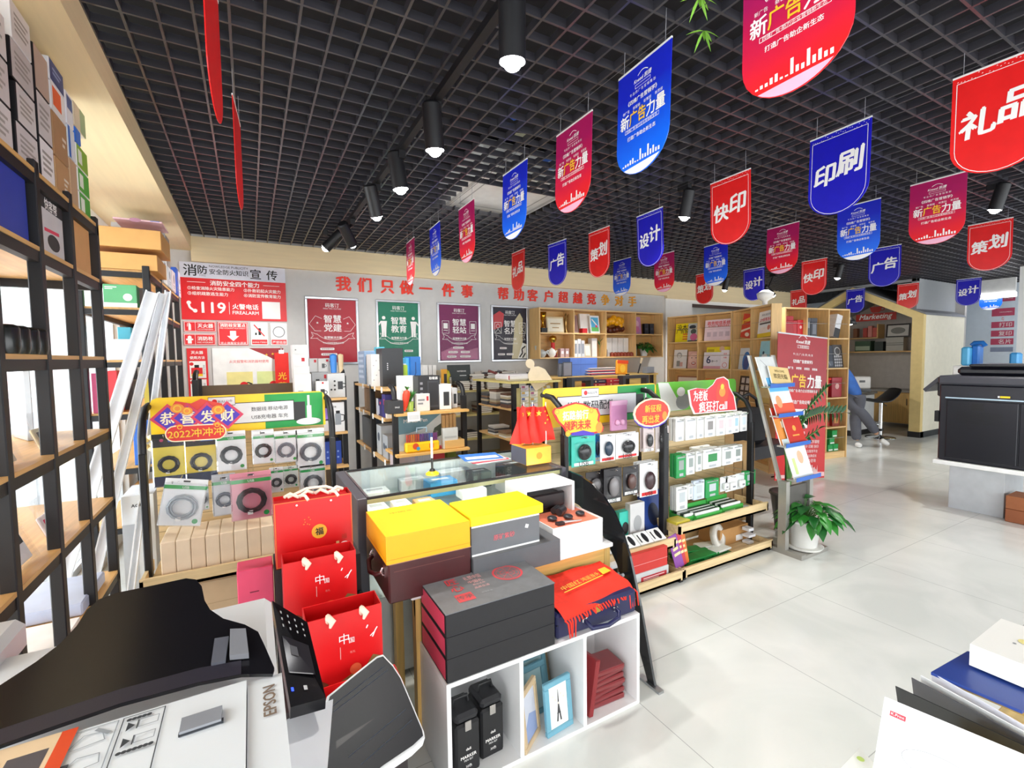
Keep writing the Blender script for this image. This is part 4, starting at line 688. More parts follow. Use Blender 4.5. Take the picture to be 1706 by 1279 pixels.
m = MB(); m.lathe([(.001, .01), (.1, .0), (.13, .32), (.14, .32), (.14, .33), (.11, .33), (.09, .02), (.001, .02)], mt('#4A3428', .5)); m.build('waste_bin', None, 'dark brown waste bin on the floor inside the booth', 'bin', loc=(BX + .85, 3.95, 0))
# bar stool
t = thing('bar_stool', 'black bar stool with a chrome pole beside the white counter', 'stool', (9.66, 4.0, 0), -.5); m = MB(); m.lathe([(.22, 0), (.215, .012), (.06, .03), (.03, .05), (.001, .05)], CHROME, n=28); m.build('base', t); m = MB(); m.cyl((0, 0, .04), (0, 0, .62), .028, CHROME); m.cyl((0, 0, .12), (0, 0, .16), .045, RACK); m.build('pole', t)
m = MB(); m.tube([(-.02, 0, .25), (-.15, -.13, .25), (-.24, 0, .25), (-.15, .13, .25)], .011, CHROME, closed=True); m.build('foot_ring', t); m = MB(); m.tube([(.05, .02, .6), (.12, .03, .56)], .008, RACK); m.build('lever', t)
sv = []; ns = 14
for i in range(ns + 1):
    u = i / ns; x = -.22 + .46 * u; z = .66 + (max(0, u - .55) / .45) ** 1.6 * .2 + .012 * math.cos(u * 9); hw = .19 * (1 - (abs(u - .5) * 2) ** 4 * .25)
    sv.append((x, z, hw))
m = MB(); vs = []
for x, z, hw in sv:
    for k in range(12): a = 6.28318 * k / 12; vs.append((x, hw * math.cos(a), z + .03 * math.sin(a)))
m.add(vs, [(i * 12 + k, i * 12 + (k + 1) % 12, (i + 1) * 12 + (k + 1) % 12, (i + 1) * 12 + k) for i in range(ns) for k in range(12)] + [tuple(range(12))[::-1], tuple(range(ns * 12, ns * 12 + 12))], mt('#1A1A1C', .35), True); m.build('seat', t)
# ------------------------------------------------------------------ person leaning at the counter
def person():
    t = thing('person', 'person in a blue shirt and grey trousers bending over behind the bookcase', 'person', (8.38, 3.84, 0), -.35)
    SK = mt('#C99A7C', .5); SH = mt('#3568B8', .7, noise=.12); TR = mt('#5A5C66', .8, noise=.1); HR = mt('#191513', .5)
    def skin(name, joints, edges, mat, parent, root=0, sub=2):
        me = bpy.data.meshes.new(name); me.from_pydata([j[0] for j in joints], edges, []); o = bpy.data.objects.new(name, me); COL.objects.link(o)
        md = o.modifiers.new('skin', 'SKIN'); md.use_smooth_shade = True
        for i, j in enumerate(joints): d = me.skin_vertices[0].data[i]; d.radius = (j[1], j[2] if len(j) > 2 else j[1]); d.use_root = i == root
        s_ = o.modifiers.new('sub', 'SUBSURF'); s_.levels = sub; s_.render_levels = sub; me.materials.append(mat); o.parent = t; return o
    # x right, y away; bending forward (towards -x, +y)
    skin('body', [((0, 0, .86), .06), ((-.06, .06, 1.05), .07), ((-.16, .14, 1.24), .09), ((-.2, .18, 1.32), .1, .09), ((-.25, .23, 1.4), .05), ((-.29, .27, 1.46), .07, .075), ((-.33, .3, 1.55), .09, .085), ((-.36, .33, 1.62), .05),
        ((-.07, .25, 1.3), .04), ((.0, .4, 1.12), .035), ((-.12, .52, .98), .03), ((-.34, .08, 1.3), .04), ((-.42, .25, 1.1), .035), ((-.4, .42, .96), .03),
        ((.05, -.05, .78), .05), ((.03, 0, .45), .045), ((.02, -.06, .1), .035), ((-.1, .06, .78), .05), ((.1, -.1, .5), .045), ((.3, -.14, .2), .035)],
        [(0, 1), (1, 2), (2, 3), (3, 4), (4, 5), (5, 6), (6, 7), (2, 8), (8, 9), (9, 10), (2, 11), (11, 12), (12, 13), (0, 14), (14, 15), (15, 16), (0, 17), (17, 18), (18, 19)], SK, t)
    skin('shirt', [((.02, -.02, .76), .135, .12), ((-.06, .06, 1.05), .14, .12), ((-.16, .14, 1.24), .17, .13), ((-.2, .18, 1.33), .1, .09), ((-.06, .26, 1.3), .08), ((.0, .38, 1.14), .068), ((-.35, .07, 1.3), .08), ((-.42, .23, 1.12), .068), ((-.11, .5, 1.0), .055), ((-.4, .4, .98), .055)], [(0, 1), (1, 2), (2, 3), (2, 4), (4, 5), (2, 6), (6, 7), (5, 8), (7, 9)], SH, t)
    skin('trousers', [((-.01, .01, .95), .13, .12), ((.05, -.05, .76), .105), ((.03, 0, .45), .085), ((.02, -.05, .1), .07), ((-.1, .06, .76), .105), ((.1, -.1, .5), .085), ((.28, -.14, .23), .065)], [(0, 1), (1, 2), (2, 3), (0, 4), (4, 5), (5, 6)], TR, t)
    skin('hair', [((-.33, .29, 1.56), .098, .095), ((-.36, .32, 1.63), .07), ((-.27, .24, 1.5), .06)], [(0, 1), (0, 2)], HR, t)
    for i, (p, q) in enumerate((((.02, -.05, .05), (.0, -.14, .035)), ((.33, -.16, .13), (.42, -.24, .05)))):
        skin('shoe', [(p, .05, .05), (((p[0] + q[0]) / 2, (p[1] + q[1]) / 2, (p[2] + q[2]) / 2 - .005), .05, .042), (q, .042, .035)], [(0, 1), (1, 2)], mt('#EDEDEB', .5), t)
    skin('mask', [((-.37, .35, 1.5), .045), ((-.36, .38, 1.53), .03)], [(0, 1)], mt('#E8EEF2', .6), t, 0, 1)
person()
# ------------------------------------------------------------------ pale blue wall sheet, storage boxes, column
t = thing('price_poster', 'tall sheet of red price bars on the pale blue wall', 'poster', (XE - .002, 3.36, 1.38), -R90); m = MB(); m.box(-.19, .19, 0, .002, 0, 1.24, mt('#DCE6F0', .5), 0); m.fr((0, -.001, 0))
for z, h, tt in ((1.08, .13, '优惠活动'), (.8, .15, '扫码关注领取好礼'), (.57, .12, '打印'), (.4, .12, '复印'), (.24, .12, '名片')): m.rect(-.16, .16, z, z + h, mt('#C44A66', .5)); m.text(tt, .04, z + h / 2, WB, w=.18)
m.rect(-.16, .16, .1, .19, mt('#8A93AA', .5)); m.text('☟', 0, .74, RED, h=.07); m.build('poster_sheet', t)
m = MB(); m.box(10.5, 10.8, 2.1, 2.57, 0, CEIL, WALLW); struct(m, 'wall_pillar')
t = thing('side_cabinet', 'white cabinet behind the copier carrying blue storage bins', 'cabinet', (8.6, 1.62, 0)); m = MB(); m.box(0, .5, 0, 1.1, .05, 1.3, WHITE, .005); m.build('carcass', t); m = MB(); m.box(-.015, -.001, .01, .54, .07, 1.28, PAPER, .004); m.build('door', t); m = MB(); m.box(-.015, -.001, .56, 1.09, .07, 1.28, PAPER, .004); m.build('door', t); m = MB(); m.box(.05, .45, .05, 1.05, 0, .05, BLACK); m.build('plinth', t)
for i, (y, c, lab, h) in enumerate(((2.62, '#57B4E4', 'light blue storage bin behind the copier', .3), (2.545, '#2474C8', 'darker blue storage bin with a curved top beside it', .33), (2.14, '#3F9AD8', 'small blue bin behind the copier lid', .2))):
    m = MB(); m.box(-.08, .08, -.045, .045, 0, h * .86, mt(c, .35), .02)
    if i == 1: m.tube([(0, .06, h * .84), (0, .03, h * .95), (0, -.05, h * .95), (0, -.08, h * .8)], .03, mt(c, .35))
    m.build('storage_bin', None, lab, 'bin', loc=(8.75 + .1 * (i == 1), y, 1.301))
# ------------------------------------------------------------------ copier
t = thing('office_copier', 'large dark grey office copier on a white table by the aisle', 'copier', (5.57, 0, 0)); DG = mt('#24242C', .34); DG2 = mt('#1C1C24', .3); DG3 = mt('#3A3A42', .38)
m = MB(); m.box(0, .75, .4, 1.85, .5, 1.2, DG, .012); m.build('main_body', t); m = MB(); m.box(-.02, .7, .42, 1.86, 1.2, 1.28, DG3, .015); m.build('scanner_unit', t)
m = MB(); m.box(-.015, -.001, 1.33, 1.79, .53, 1.06, DG2, .006); m.fr((-.016, 0, 0), (0, -1, 0)); m.rect(-1.62, -1.54, .98, 1.04, BLACK)
for i in range(9): m.rect(-1.72, -1.42, .86 + i * .012, .864 + i * .012, BLACK)
m.build('front_door', t); m = MB(); m.box(-.015, -.001, .75, 1.32, .53, 1.06, DG2, .006); m.build('front_door', t)
m = MB(); m.box(-.02, -.001, 1.3, 1.8, 1.075, 1.085, mt('#B8D0E0', .3)); m.fr((-.021, 0, 0), (0, -1, 0)); m.rect(-1.44, -1.38, 1.1, 1.115, YELLOW); m.rect(-1.455, -1.443, 1.1, 1.115, WB); m.build('trim_strip', t)
m = MB(); m.box(.08, .62, .75, 1.76, 1.28, 1.36, DG2, .03); m.box(.02, .5, 1.0, 1.66, 1.36, 1.385, mt('#1C1C20', .3), .01); m.build('document_feeder', t)
m = MB(); m.obox((.22, 1.93, 1.19), (.16, 0, 0), (0, .055, -.06), (0, .01, .012), DG3); m.box(.1, .5, 1.85, 1.9, 1.08, 1.24, DG, .01); m.build('side_tray', t); m = MB(); m.box(.0, .05, 1.85, 1.88, .85, .95, BLACK); m.build('side_latch', t)
t = thing('copier_table', 'white topped table with a grey pedestal under the copier', 'table', (5.53, .3, 0)); m = MB(); m.box(0, .9, 0, 1.57, .462, .498, WHITE, .004); m.build('table_top', t); m = MB(); m.box(.3, .8, 1.16, 1.54, 0, .461, mt('#C6CACE', .5), .003); m.fr((.299, 0, 0), (0, -1, 0)); m.rect(-1.535, -1.165, .41, .412, GREY); m.build('pedestal', t); m = MB(); m.box(.3, .8, .02, .4, 0, .461, mt('#C6CACE', .5), .003); m.build('pedestal', t)
for i in range(2): m = MB(); m.box(0, .25, 0, .24, 0, .115, mt('#A5643E' if i else '#9A5A38', .7), .004); m.build('cardboard_box', None, ('lower brown carton on the floor under the copier table', 'upper brown carton under the copier table, on the other carton')[i], 'box', loc=(5.75, 1.19, .001 + i * .117))
# ================================================================== WINDOW RACKS AND GOODS SHELVES
def pbox(r, Y, d, col, label, draw=None, zb=None, cat='box', name='carton', group=None, b=.002, side=None, rz=0, hz=None):
    """A box whose front face covers the given part of the picture when standing at depth Y on a surface at zb."""
    x0, y0, x1, y1 = r; ym = (y0 + y1) / 2; xm = (x0 + x1) / 2
    xa, xb = at(x0, ym, y=Y).x, at(x1, ym, y=Y).x; z1 = at(xm, y0, y=Y).z; z0 = at(xm, y1, y=Y).z if zb is None else zb; w = xb - xa; h = hz or max(z1 - z0, .01)
    M_ = col if not isinstance(col, str) else mt(col, .45)
    m = MB(); m.box(-w / 2, w / 2, 0, d, 0, h, side and mt(side, .5) or M_, b)
    m.fr((-w / 2, -.0005, 0)); side and m.rect(b, w - b, b, h - b, M_, .6); draw and draw(m, w, h)
    return m.build(name, None, label, cat, group, loc=((xa + xb) / 2, Y, z0 + .001), rz=rz)
def sbox(y0, y1, z0, h, d, col, label, draw=None, x=-.6, cat='box', name='carton', side=None, group=None):
    """A box on the window racks, its printed face turned to the room (+x)."""
    w = y1 - y0; m = MB(); m.box(-w / 2, w / 2, 0, d, 0, h, mt(side or col, .5), .002); m.fr((-w / 2, -.0005, 0)); m.rect(.002, w - .002, .002, h - .002, mt(col, .5), .5); draw and draw(m, w, h)
    return m.build(name, None, label, cat, group, loc=(x, (y0 + y1) / 2, z0 + .001), rz=R90)
def mug(a, b, s, col='#26262A'): return lambda m, W, H: (m.rect(W * a - s * .6, W * a + s * .6, H * b - s, H * b + s, mt(col, .4)), m.ring(W * a + s * .8, H * b, s * .6, s * .22, mt(col, .4), 1, 14))
def flask(a, b, s, col='#3A3C40'): return lambda m, W, H: (m.rect(W * a - s * .45, W * a + s * .45, H * b - s, H * b + s * .8, mt(col, .35)), m.rect(W * a - s * .3, W * a + s * .3, H * b + s * .8, H * b + s * 1.25, BLACK), m.line([(W * a + s * .45, H * b + s * .6), (W * a + s * .95, H * b + s * .5), (W * a + s * .9, H * b - s * .4), (W * a + s * .45, H * b - s * .5)], s * .14, BLACK))
def lines(n, a, b, c, d, col='#8A8C90'): return lambda m, W, H: [m.rect(W * a, W * (b - .12 * (i % 2)), H * (d - (d - c) * (i + .5) / n), H * (d - (d - c) * i / n), mt(col, .6)) for i in range(n)]
PLY = wood('#D3A566', 1); DUST = mt('#DADCDD', .6)
def rack(name, label, x0, x1, posts, shelves, top, lip=True, ps=.036):
    t = thing(name, label, 'rack', (0, 0, 0))
    for i, y in enumerate(posts):
        for x in ((x1 - ps, x0) if i in (0, len(posts) - 1) else (x1 - ps,)): m = MB(); m.box(x, x + ps, y - ps / 2, y + ps / 2, 0, top, RACK, .003); m.build('post', t)
    for z in shelves:
        m = MB(); m.box(x0 + .002, x1 - .002, posts[0] + .0, posts[-1], z - .014, z, PLY); o = m.build('shelf', t)
        b = MB(); b.box(x1 - .03, x1 - .004, posts[0], posts[-1], z - .05, z - .015, RACK); b.box(x0 + .004, x0 + .03, posts[0], posts[-1], z - .05, z - .015, RACK)
        for y in (posts[0], posts[-1]): b.box(x0, x1, y - .012, y + .012, z - .05, z - .015, RACK)
        b.build('shelf_beam', o)
    return t
LX0, LX1 = -.96, -.58; LS = [2.13, 1.88, 1.53, 1.2, .88, .53, .12]
rack('steel_rack', 'tall black steel rack with wooden shelves along the bright window', LX0, LX1, [.98, 1.4, 1.77, 2.11, 2.44, 2.8], LS, 2.16)
# goods stacked on the very top (faces turned to the room)
Z0 = 2.13
def D(a, b): return mul(lines(4, .15, .85, .2, .75, '#9A9490'))
OB = '#121114'; hh = lambda i: ('lowest', 'second', 'third', 'topmost')[i]
for i in range(3): sbox(1.82, 2.0, Z0 + .135 * i, .13, .34, ('#CFCACA', '#C7C1C1', '#D4D0D0')[i], hh(i) + ' dark sided carton of the nearest pile on the rack top', D(0, 0), side=OB)
for i in range(4): sbox(2.03 + .02 * (i % 2), 2.2, Z0 + .125 * i, .12, .34, ('#C9C3C4', '#CFCACA', '#C2BCBC', '#D8D4D4')[i], hh(i) + ' dark sided carton of the second pile on the rack top', D(0, 0), side='#E4E2E4' if i == 3 else OB)
for i in range(3): sbox(2.22, 2.35, Z0 + .155 * i, .15, .34, ('#E6E3E4', '#CBC6C6', '#B9A294')[i], hh(i) + ' dark sided carton of the third pile on the rack top', D(0, 0) if i < 2 else None, side=OB)
sbox(2.37, 2.52, Z0, .14, .3, '#B98F63', 'brown carton lowest in the fourth pile on the rack top', lines(3, .55, .9, .2, .6, '#E4D8C8')); sbox(2.37, 2.52, Z0 + .145, .16, .3, '#A9825C', 'darker brown carton above it in the fourth pile', lines(2, .6, .9, .3, .6, '#E4D8C8'))
sbox(2.37, 2.52, Z0 + .31, .1, .28, '#E8E8EA', 'white carton with an orange panel', rc(.1, .7, .2, .9, '#E8602A')); sbox(2.37, 2.52, Z0 + .415, .08, .28, '#2B3F7A', 'navy carton at the top of the piles', lines(2, .2, .8, .3, .7, '#8A9AC8'), side='#E4E6EE'); sbox(2.54, 2.62, Z0 + .33, .13, .28, '#E6E8F0', 'white and blue carton beside the orange-panelled one', rc(.1, .9, .5, .9, '#2C4C90')); sbox(2.54, 2.62, Z0, .195, .28, '#C0A080', 'tan carton between the brown and green cartons', None); sbox(2.54, 2.62, Z0 + .2, .125, .28, '#DCE4EC', 'pale carton with a blue corner', rc(0, .3, 0, 1, '#2F6CC8'))
for i, (z, h, c) in enumerate(((0, .095, '#4FA53A'), (.1, .095, '#57AE3C'), (.2, .095, '#8CB83C'))): sbox(2.64, 2.79, Z0 + z, h, .28, c, ('bottom', 'second', 'third')[i] + ' green carton of the end pile on the rack top', rc(.1, .45, .2, .8, '#E9F2E4'), side='#E8EAE6')
sbox(2.64, 2.71, Z0 + .3, .06, .28, '#2F74D8', 'bright blue carton on the green cartons', None); sbox(2.64, 2.79, Z0 + .365, .1, .28, '#D9CDB4', 'cream carton at the top of the end pile', rc(.5, 1, 0, 1, '#9FB98A'))
# lower shelves of the rack
sbox(1.82, 2.07, 1.88, .21, .3, '#2138A0', 'royal blue carton on the upper shelf of the window rack', None); sbox(2.16, 2.4, 1.88, .2, .3, '#C9C6C9', 'pale carton with a dark machine picture and red script', mul(rc(0, 1, .78, 1, '#26242A'), tx('快客帮', .5, .88, .5, WB), lambda m, W, H: m.line([(W * .2, H * .42), (W * .8, H * .46)], .012, mt('#D83A5A')), dc(.55, .25, .25, '#2A282C', 1, .12))); sbox(2.5, 2.74, 1.88, .2, .3, '#D09A60', 'orange brown carton on the upper shelf by the rack end', None)
t = thing('countertop_oven', 'cream white boxy appliance on the middle shelf of the window rack', 'appliance', (-.68, 1.95, 1.531), R90); m = MB(); m.box(-.14, .14, 0, .3, .01, .31, mt('#EFEDE8', .35), .02); m.build('casing', t); m = MB(); m.box(-.05, .05, .05, .12, .31, .33, BLACK, .004); m.build('vent_cap', t); m = MB(); m.cyl((.1, -.002, .28), (.1, .002, .28), .006, BLACK, n=10); m.build('knob', t)
for i, y in enumerate((1.79, 1.86, 1.93, 2.0)): m = MB(); m.lathe([(.026, 0), (.03, .015), (.03, .07), (.026, .078), (.018, .082), (.001, .082)], mt('#1C1E1C', .25)); m.build('jar', None, ('first', 'second', 'third', 'last')[i] + ' dark jar in the row before the cream appliance', 'jar', loc=(-.595, y + .05, 1.531))
for i, (y, z, h, w_, c, lab) in enumerate(((1.8, 1.2, .16, .12, '#EDEFF0', 'clear bag of white parts'), (1.93, 1.2, .13, .12, '#D8D4C0', 'clear bag with a dark clip inside'), (2.22, 1.2, .14, .14, '#D6CFAE', 'clear bag with pale yellow contents'), (1.82, .88, .18, .16, '#E8EAEC', 'clear sleeve leaning with a pink label'), (1.98, .88, .22, .15, '#F0F1F2', 'frosted white pouch beside the sleeve'), (2.24, .88, .16, .16, '#ECE6E8', 'clear bag with red tags'))):
    t = thing('plastic_bag', lab + ' on the window rack, %s shelf' % ('fourth' if z > 1 else 'fifth'), 'bag', (-.62, y, z + .002), R90, rot=(-.35, 0, R90)); m = MB(); vs = []; n = 5; rr = random.Random(i)
    for s in (0, 1): vs += [(w_ * (a / n - .5) + rr.uniform(-.004, .004), (.03 if s else 0) * math.sin(math.pi * a / n) * math.sin(math.pi * min(1, b / n + .1)) + (.004 if s else 0), h * b / n) for b in range(n + 1) for a in range(n + 1)]
    q = (n + 1) ** 2; m.add(vs, [(s * q + b * 6 + a, s * q + b * 6 + a + 1, s * q + (b + 1) * 6 + a + 1, s * q + (b + 1) * 6 + a) for s in (0, 1) for b in range(n) for a in range(n)], CLEARBAG, True); m.build('bag_film', t)
    m = MB(); m.box(-w_ * .35, w_ * .35, .008, .016, .01, h * .6, mt(c, .5), .003); m.box(-w_ * .2, w_ * .25, .004, .008, h * .3, h * .5, mt(('#D83A6A' if i in (3, 5) else '#3A3A3C'), .5)); m.build('contents', t)
m = MB(); m.box(-.16, .16, 0, .24, 0, .05, mt('#B8C4DE', .4), .006); m.build('storage_tray', None, 'pale blue tray with papers on the low shelf of the window rack', 'tray', loc=(-.6, 2.5, .531), rz=R90)
m = MB(); m.box(-.2, .2, 0, .27, 0, .015, PAPER); m.build('paper_sheets', None, 'loose white sheets on the low shelf, nearest the viewer', 'paper', loc=(-.6, 2.1, .531), rz=R90)
m = MB(); m.box(-.1, .1, 0, .02, 0, .32, mt('#A9ADB0', .2, .3), .002); m.build('acrylic_board', None, 'grey acrylic board standing on the window rack by its end post', 'board', loc=(-.8, 2.6, 1.201), rz=R90 + .5)
# second rack further along the window
S2 = [2.12, 1.87, 1.52, 1.17, .8, .4]
rack('steel_rack', 'black steel rack at the far window corner carrying orange cartons', LX0, -.57, [4.0, 4.5, 5.0, 5.5], S2, 2.15, ps=.04)
SH = mt('#B9BDC6', .5)
pbox((118, 420, 262, 452), 3.99, .4, '#D5A15E', 'lower long orange-brown carton on the far rack', zb=2.12, side='#C9924E'); pbox((118, 378, 268, 420), 3.98, .42, '#D8A562', 'upper long orange-brown carton on the far rack', zb=2.262, side='#C9924E')
pbox((188, 366, 270, 384), 4.0, .3, '#E3BCC8', 'flat pink carton with a blue badge crowning the orange cartons', mul(rc(.75, .95, .4, .8, '#3A74C0'), dc(.45, .4, .12, '#B08098', 1, .05)), zb=2.448)
for i, (y, z, w_, h, c, lab) in enumerate(((4.62, 2.12, .2, .22, '#D6D8DA', 'white carton with a red dot by the orange cartons'), (4.62, 2.345, .2, .2, '#C2C6CC', 'grey carton with a cup picture above it'), (4.85, 2.12, .18, .17, '#B8BCC2', 'grey carton with pictures in the middle of the far rack top'), (4.85, 2.295, .18, .24, '#8E8078', 'brown grey carton highest on the far rack top'), (5.1, 2.12, .2, .18, '#C9B8BC', 'mauve carton on the far rack top'), (5.35, 2.12, .12, .25, '#2B58B8', 'blue carton on the far rack top, last but one'), (5.5, 2.12, .12, .24, '#E4DEE8', 'white carton with a purple edge at the far end of the rack top'))): sbox(y - w_ / 2, y + w_ / 2, z, h, .3, c, lab, mul(dc(.5, .6, .2, '#6A6E74'), lines(2, .2, .8, .1, .3)), x=-.56)
pbox((172, 474, 228, 512), 4.02, .3, '#5FAE78', 'green carton with a white bowl picture on the far rack', mul(dc(.72, .45, .14, '#F4F4F0'), lines(2, .05, .4, .75, .9, '#F0F0EC'), rc(0, 1, 0, .2, '#F2F4F0')), zb=1.87); pbox((229, 480, 248, 511), 4.1, .2, '#8C7F80', 'narrow grey brown carton beside the green one', zb=1.87)
pbox((180, 565, 226, 597), 4.02, .2, '#F2F3F4', 'white carton on the far rack, third shelf', zb=1.52); pbox((196, 545, 218, 566), 4.15, .15, '#54B8D0', 'turquoise cup-like carton behind the white one', zb=1.52); pbox((222, 548, 240, 597), 4.3, .2, '#70747C', 'grey carton at the edge of the third shelf', zb=1.52)
pbox((153, 622, 176, 676), 4.02, .2, '#E2588A', 'pink carton on the fourth shelf of the far rack', zb=1.17); pbox((176, 618, 196, 676), 4.02, .25, '#E0343C', 'red carton beside the pink one', rc(.5, .9, .1, .3, '#F0B0B0'), zb=1.17); pbox((200, 634, 222, 676), 4.2, .2, '#4E5058', 'dark grey carton on the fourth shelf', zb=1.17); pbox((240, 628, 250, 676), 4.03, .2, '#C8B040', 'thin yellow and red folder at the shelf edge', zb=1.17)
pbox((222, 700, 250, 752), 4.02, .25, '#2F6CC8', 'blue carton with white print on the fifth shelf of the far rack', tx('AA', .5, .15, .5, WB), zb=.8)
for i in range(4): pbox((205, 785 + i * 9, 247, 793 + i * 9), 3.2, .2, ('#E8407E', '#D83A74', '#E4548A', '#D42E6C')[i], ('top', 'second', 'third', 'lowest')[i] + ' folded pink fabric pack beside the leaning pipes', cat='fabric pack', name='fabric_pack', zb=.645 + .033 * (3 - i), hz=.031)
pbox((205, 825, 260, 975), 3.16, .28, '#DDE0E2', 'tall pale carton with dark lettering standing beside the leaning pipes', mul(tx('AOUZ', .55, .93, .5, INK, .02), rc(.0, .45, .15, .8, '#B4B8BC'), rc(.6, .8, .35, .62, '#8A9098')), zb=.02)
m = MB(); m.box(-.75, -.42, 3.14, 3.5, 0, .018, SH); m.build('floor_board', None, 'pale board on the floor under the tall carton', 'board')
# leaning white pipes
m = MB(); p0, p1 = Vector((-.49, 2.3, .36)), Vector((-.5, 3.44, 1.92))
PW = mt('#E9ECF0', .35); d = (p1 - p0).normalized(); sd = Vector((1, 0, 0)); up = d.cross(sd)
def upipe(a, b, w_, lab):
    a, b = Vector(a), Vector(b); d = (b - a).normalized(); s = (Vector((1, 0, 0)) - d * d.x).normalized(); n = d.cross(s); m = MB(); L = (b - a).length / 2; c = (a + b) / 2
    m.obox(c, s * (w_ / 2), n * .003, d * L, PW); m.obox(c + s * (w_ / 2) - n * .012, s * .003, n * .012, d * L, PW); m.obox(c - s * (w_ / 2) - n * .012, s * .003, n * .012, d * L, PW); m.build('plastic_channel', None, lab, 'plastic channel', 'white channels leaning at the window')
upipe((-.95, 2.93, .02), (-.47, 3.36, 1.9), .055, 'widest white plastic channel leaning by the window rack'); upipe((-.82, 2.98, .0), (-.425, 3.4, 1.9), .036, 'second white plastic channel beside the widest one'); upipe((-.62, 2.95, .0), (-.42, 3.55, 1.93), .026, 'narrow white plastic channel leaning before the cable stand')
# ------------------------------------------------------------------ gondolas
def gondola(name, label, x0, x1, y0, y1, top, shelves, caps, mid=None, back=True, arch=True):
    t = thing(name, label, 'shelf unit', (0, 0, 0)); p = .04
    for x in (x0, x1 - p):
        for y in ([y0, y1 - p] + ([mid] if mid else [])):
            m = MB()
            if arch and y == y0: m.box(x, x + p, y, y + p, 0, top - .1, RACK); m.tube([(x + p / 2, y + p / 2, top - .12), (x + p / 2, y + p / 2 + .01, top - .06), (x + p / 2, y + p / 2 + .04, top - .02), (x + p / 2, y + p / 2 + .12, top)], .02, RACK)
            else: m.box(x, x + p, y, y + p, 0, top - .02, RACK)
            m.build('post', t)
    for z in shelves: m = MB(); m.box(x0 + .005, x1 - .005, y0 + (.3 if caps else 0), y1 - p, z - .02, z, wood('#D9AE72', 1)); m.build('shelf', t)
    for z in caps: m = MB(); m.box(x0 + .005, x1 - .005, y0 - .06, y0 + .29, z - .02, z, wood('#E0B067', 0)); m.build('end_shelf', t)
    if back: m = MB(); xm = (x0 + x1) / 2; m.box(xm - .008, xm + .008, y0 + .3, y1 - .05, .1, top - .1, mt('#8A7660', .6)); m.build('back_panel', t)
    m = MB(); m.box(x0, x1, y0, y1, 0, .1, RACK); m.build('plinth', t)
    return t
# thermos shelf, facing the room
t = thing('goods_shelf', 'black framed shelf of thermos boxes under the crimson poster', 'shelf unit', (0, 0, 0))
for x in (-.4, .70): m = MB(); m.box(x, x + .04, 4.36, 4.4, 0, 1.36, RACK); m.tube([(x + .02, 4.38, 1.34), (x + .02, 4.42, 1.4), (x + .02, 4.52, 1.42)], .02, RACK); m.box(x, x + .04, 4.66, 4.7, 0, 1.36, RACK); m.build('post', t)
for z in (1.17, .87, .57, .2): m = MB(); m.box(-.38, .73, 4.3, 4.68, z - .02, z, wood('#D9AE72', 0)); m.build('shelf', t)
m = MB(); m.box(-.36, .7, 4.682, 4.69, .2, 1.3, mt('#6A5C4C', .6)); m.build('back_panel', t)
RT_ = '#C8202C'
pbox((491, 623, 519, 664), 4.32, .2, '#E9E8E6', 'white carton lowest in the pile beside the scarlet banner', rc(.2, .5, .2, .35, '#B0B0B0'), zb=1.17); pbox((489, 610, 516, 631), 4.33, .2, '#E2E1DF', 'bagged white carton in the middle of the pile beside the scarlet banner', zb=1.345); pbox((488, 590, 514, 613), 4.34, .2, '#E6E5E4', 'white carton with a red mark in the pile beside the scarlet banner', rc(.55, .75, .5, .75, RT_), zb=1.43); pbox((487, 574, 513, 591), 4.35, .2, '#E4E3E1', 'small white carton crowning the pile beside the scarlet banner', dc(.2, .5, .05, '#888'), zb=1.545)
pbox((520, 620, 547, 664), 4.42, .2, '#A6A8AA', 'grey carton with a dark kettle picture, behind the mug carton', mul(flask(.35, .45, .05), rc(.75, .9, .75, .9, RT_)), zb=1.17); pbox((527, 635, 548, 663), 4.31, .1, '#EDECEA', 'white carton with a dark mug picture on the thermos shelf', mul(mug(.5, .35, .028), rc(.45, .6, .85, .95, RT_)), zb=1.17); pbox((546, 622, 575, 662), 4.35, .2, '#C9CACB', 'large grey carton with a black kettle picture', mul(mug(.72, .5, .035), dc(.4, .68, .06, '#222'), dc(.4, .5, .06, '#222'), dc(.4, .33, .06, '#222'), dc(.2, .33, .06, '#222')), zb=1.17)
pbox((515, 597, 530, 620), 4.5, .15, '#D8D6D3', 'small grey carton above the kettle carton', rc(.55, .8, .7, .9, RT_), zb=1.395); pbox((530, 597, 549, 620), 4.48, .15, '#DFDDDA', 'small carton with a grey mug picture above the kettle carton', mul(mug(.45, .45, .02, '#555'), rc(.7, .9, .75, .92, RT_)), zb=1.395)
for r, c1, lab in (((550, 590, 562, 621), '#2F7FD0', 'blue tapered tumbler wrapped in plastic'), ((563, 590, 573, 621), '#CDB48C', 'beige tumbler beside the blue one')):
    a, b = at(r[0], 605, y=4.4), at(r[2], 605, y=4.4); R_ = (b.x - a.x) / 2; m = MB(); m.lathe([(R_ * .8, 0), (R_, .13), (R_, .15), (R_ * .9, .16), (.001, .17)], mt(c1, .3)); m.build('tumbler', None, lab + ' on the large kettle carton', 'tumbler', loc=((a.x + b.x) / 2, 4.42, 1.387))
pbox((552, 670, 574, 715), 4.32, .2, '#DCDCDE', 'tall white carton with a steel flask picture on the second thermos shelf', mul(flask(.5, .45, .055, '#8A9098'), tx('OZ', .25, .85, .25)), zb=.87); pbox((537, 680, 551, 703), 4.4, .2, '#8E6CC8', 'purple carton on a grey one, second thermos shelf', zb=.975); pbox((537, 701, 551, 716), 4.4, .2, '#C8C6C8', 'grey carton under the purple one', zb=.87)
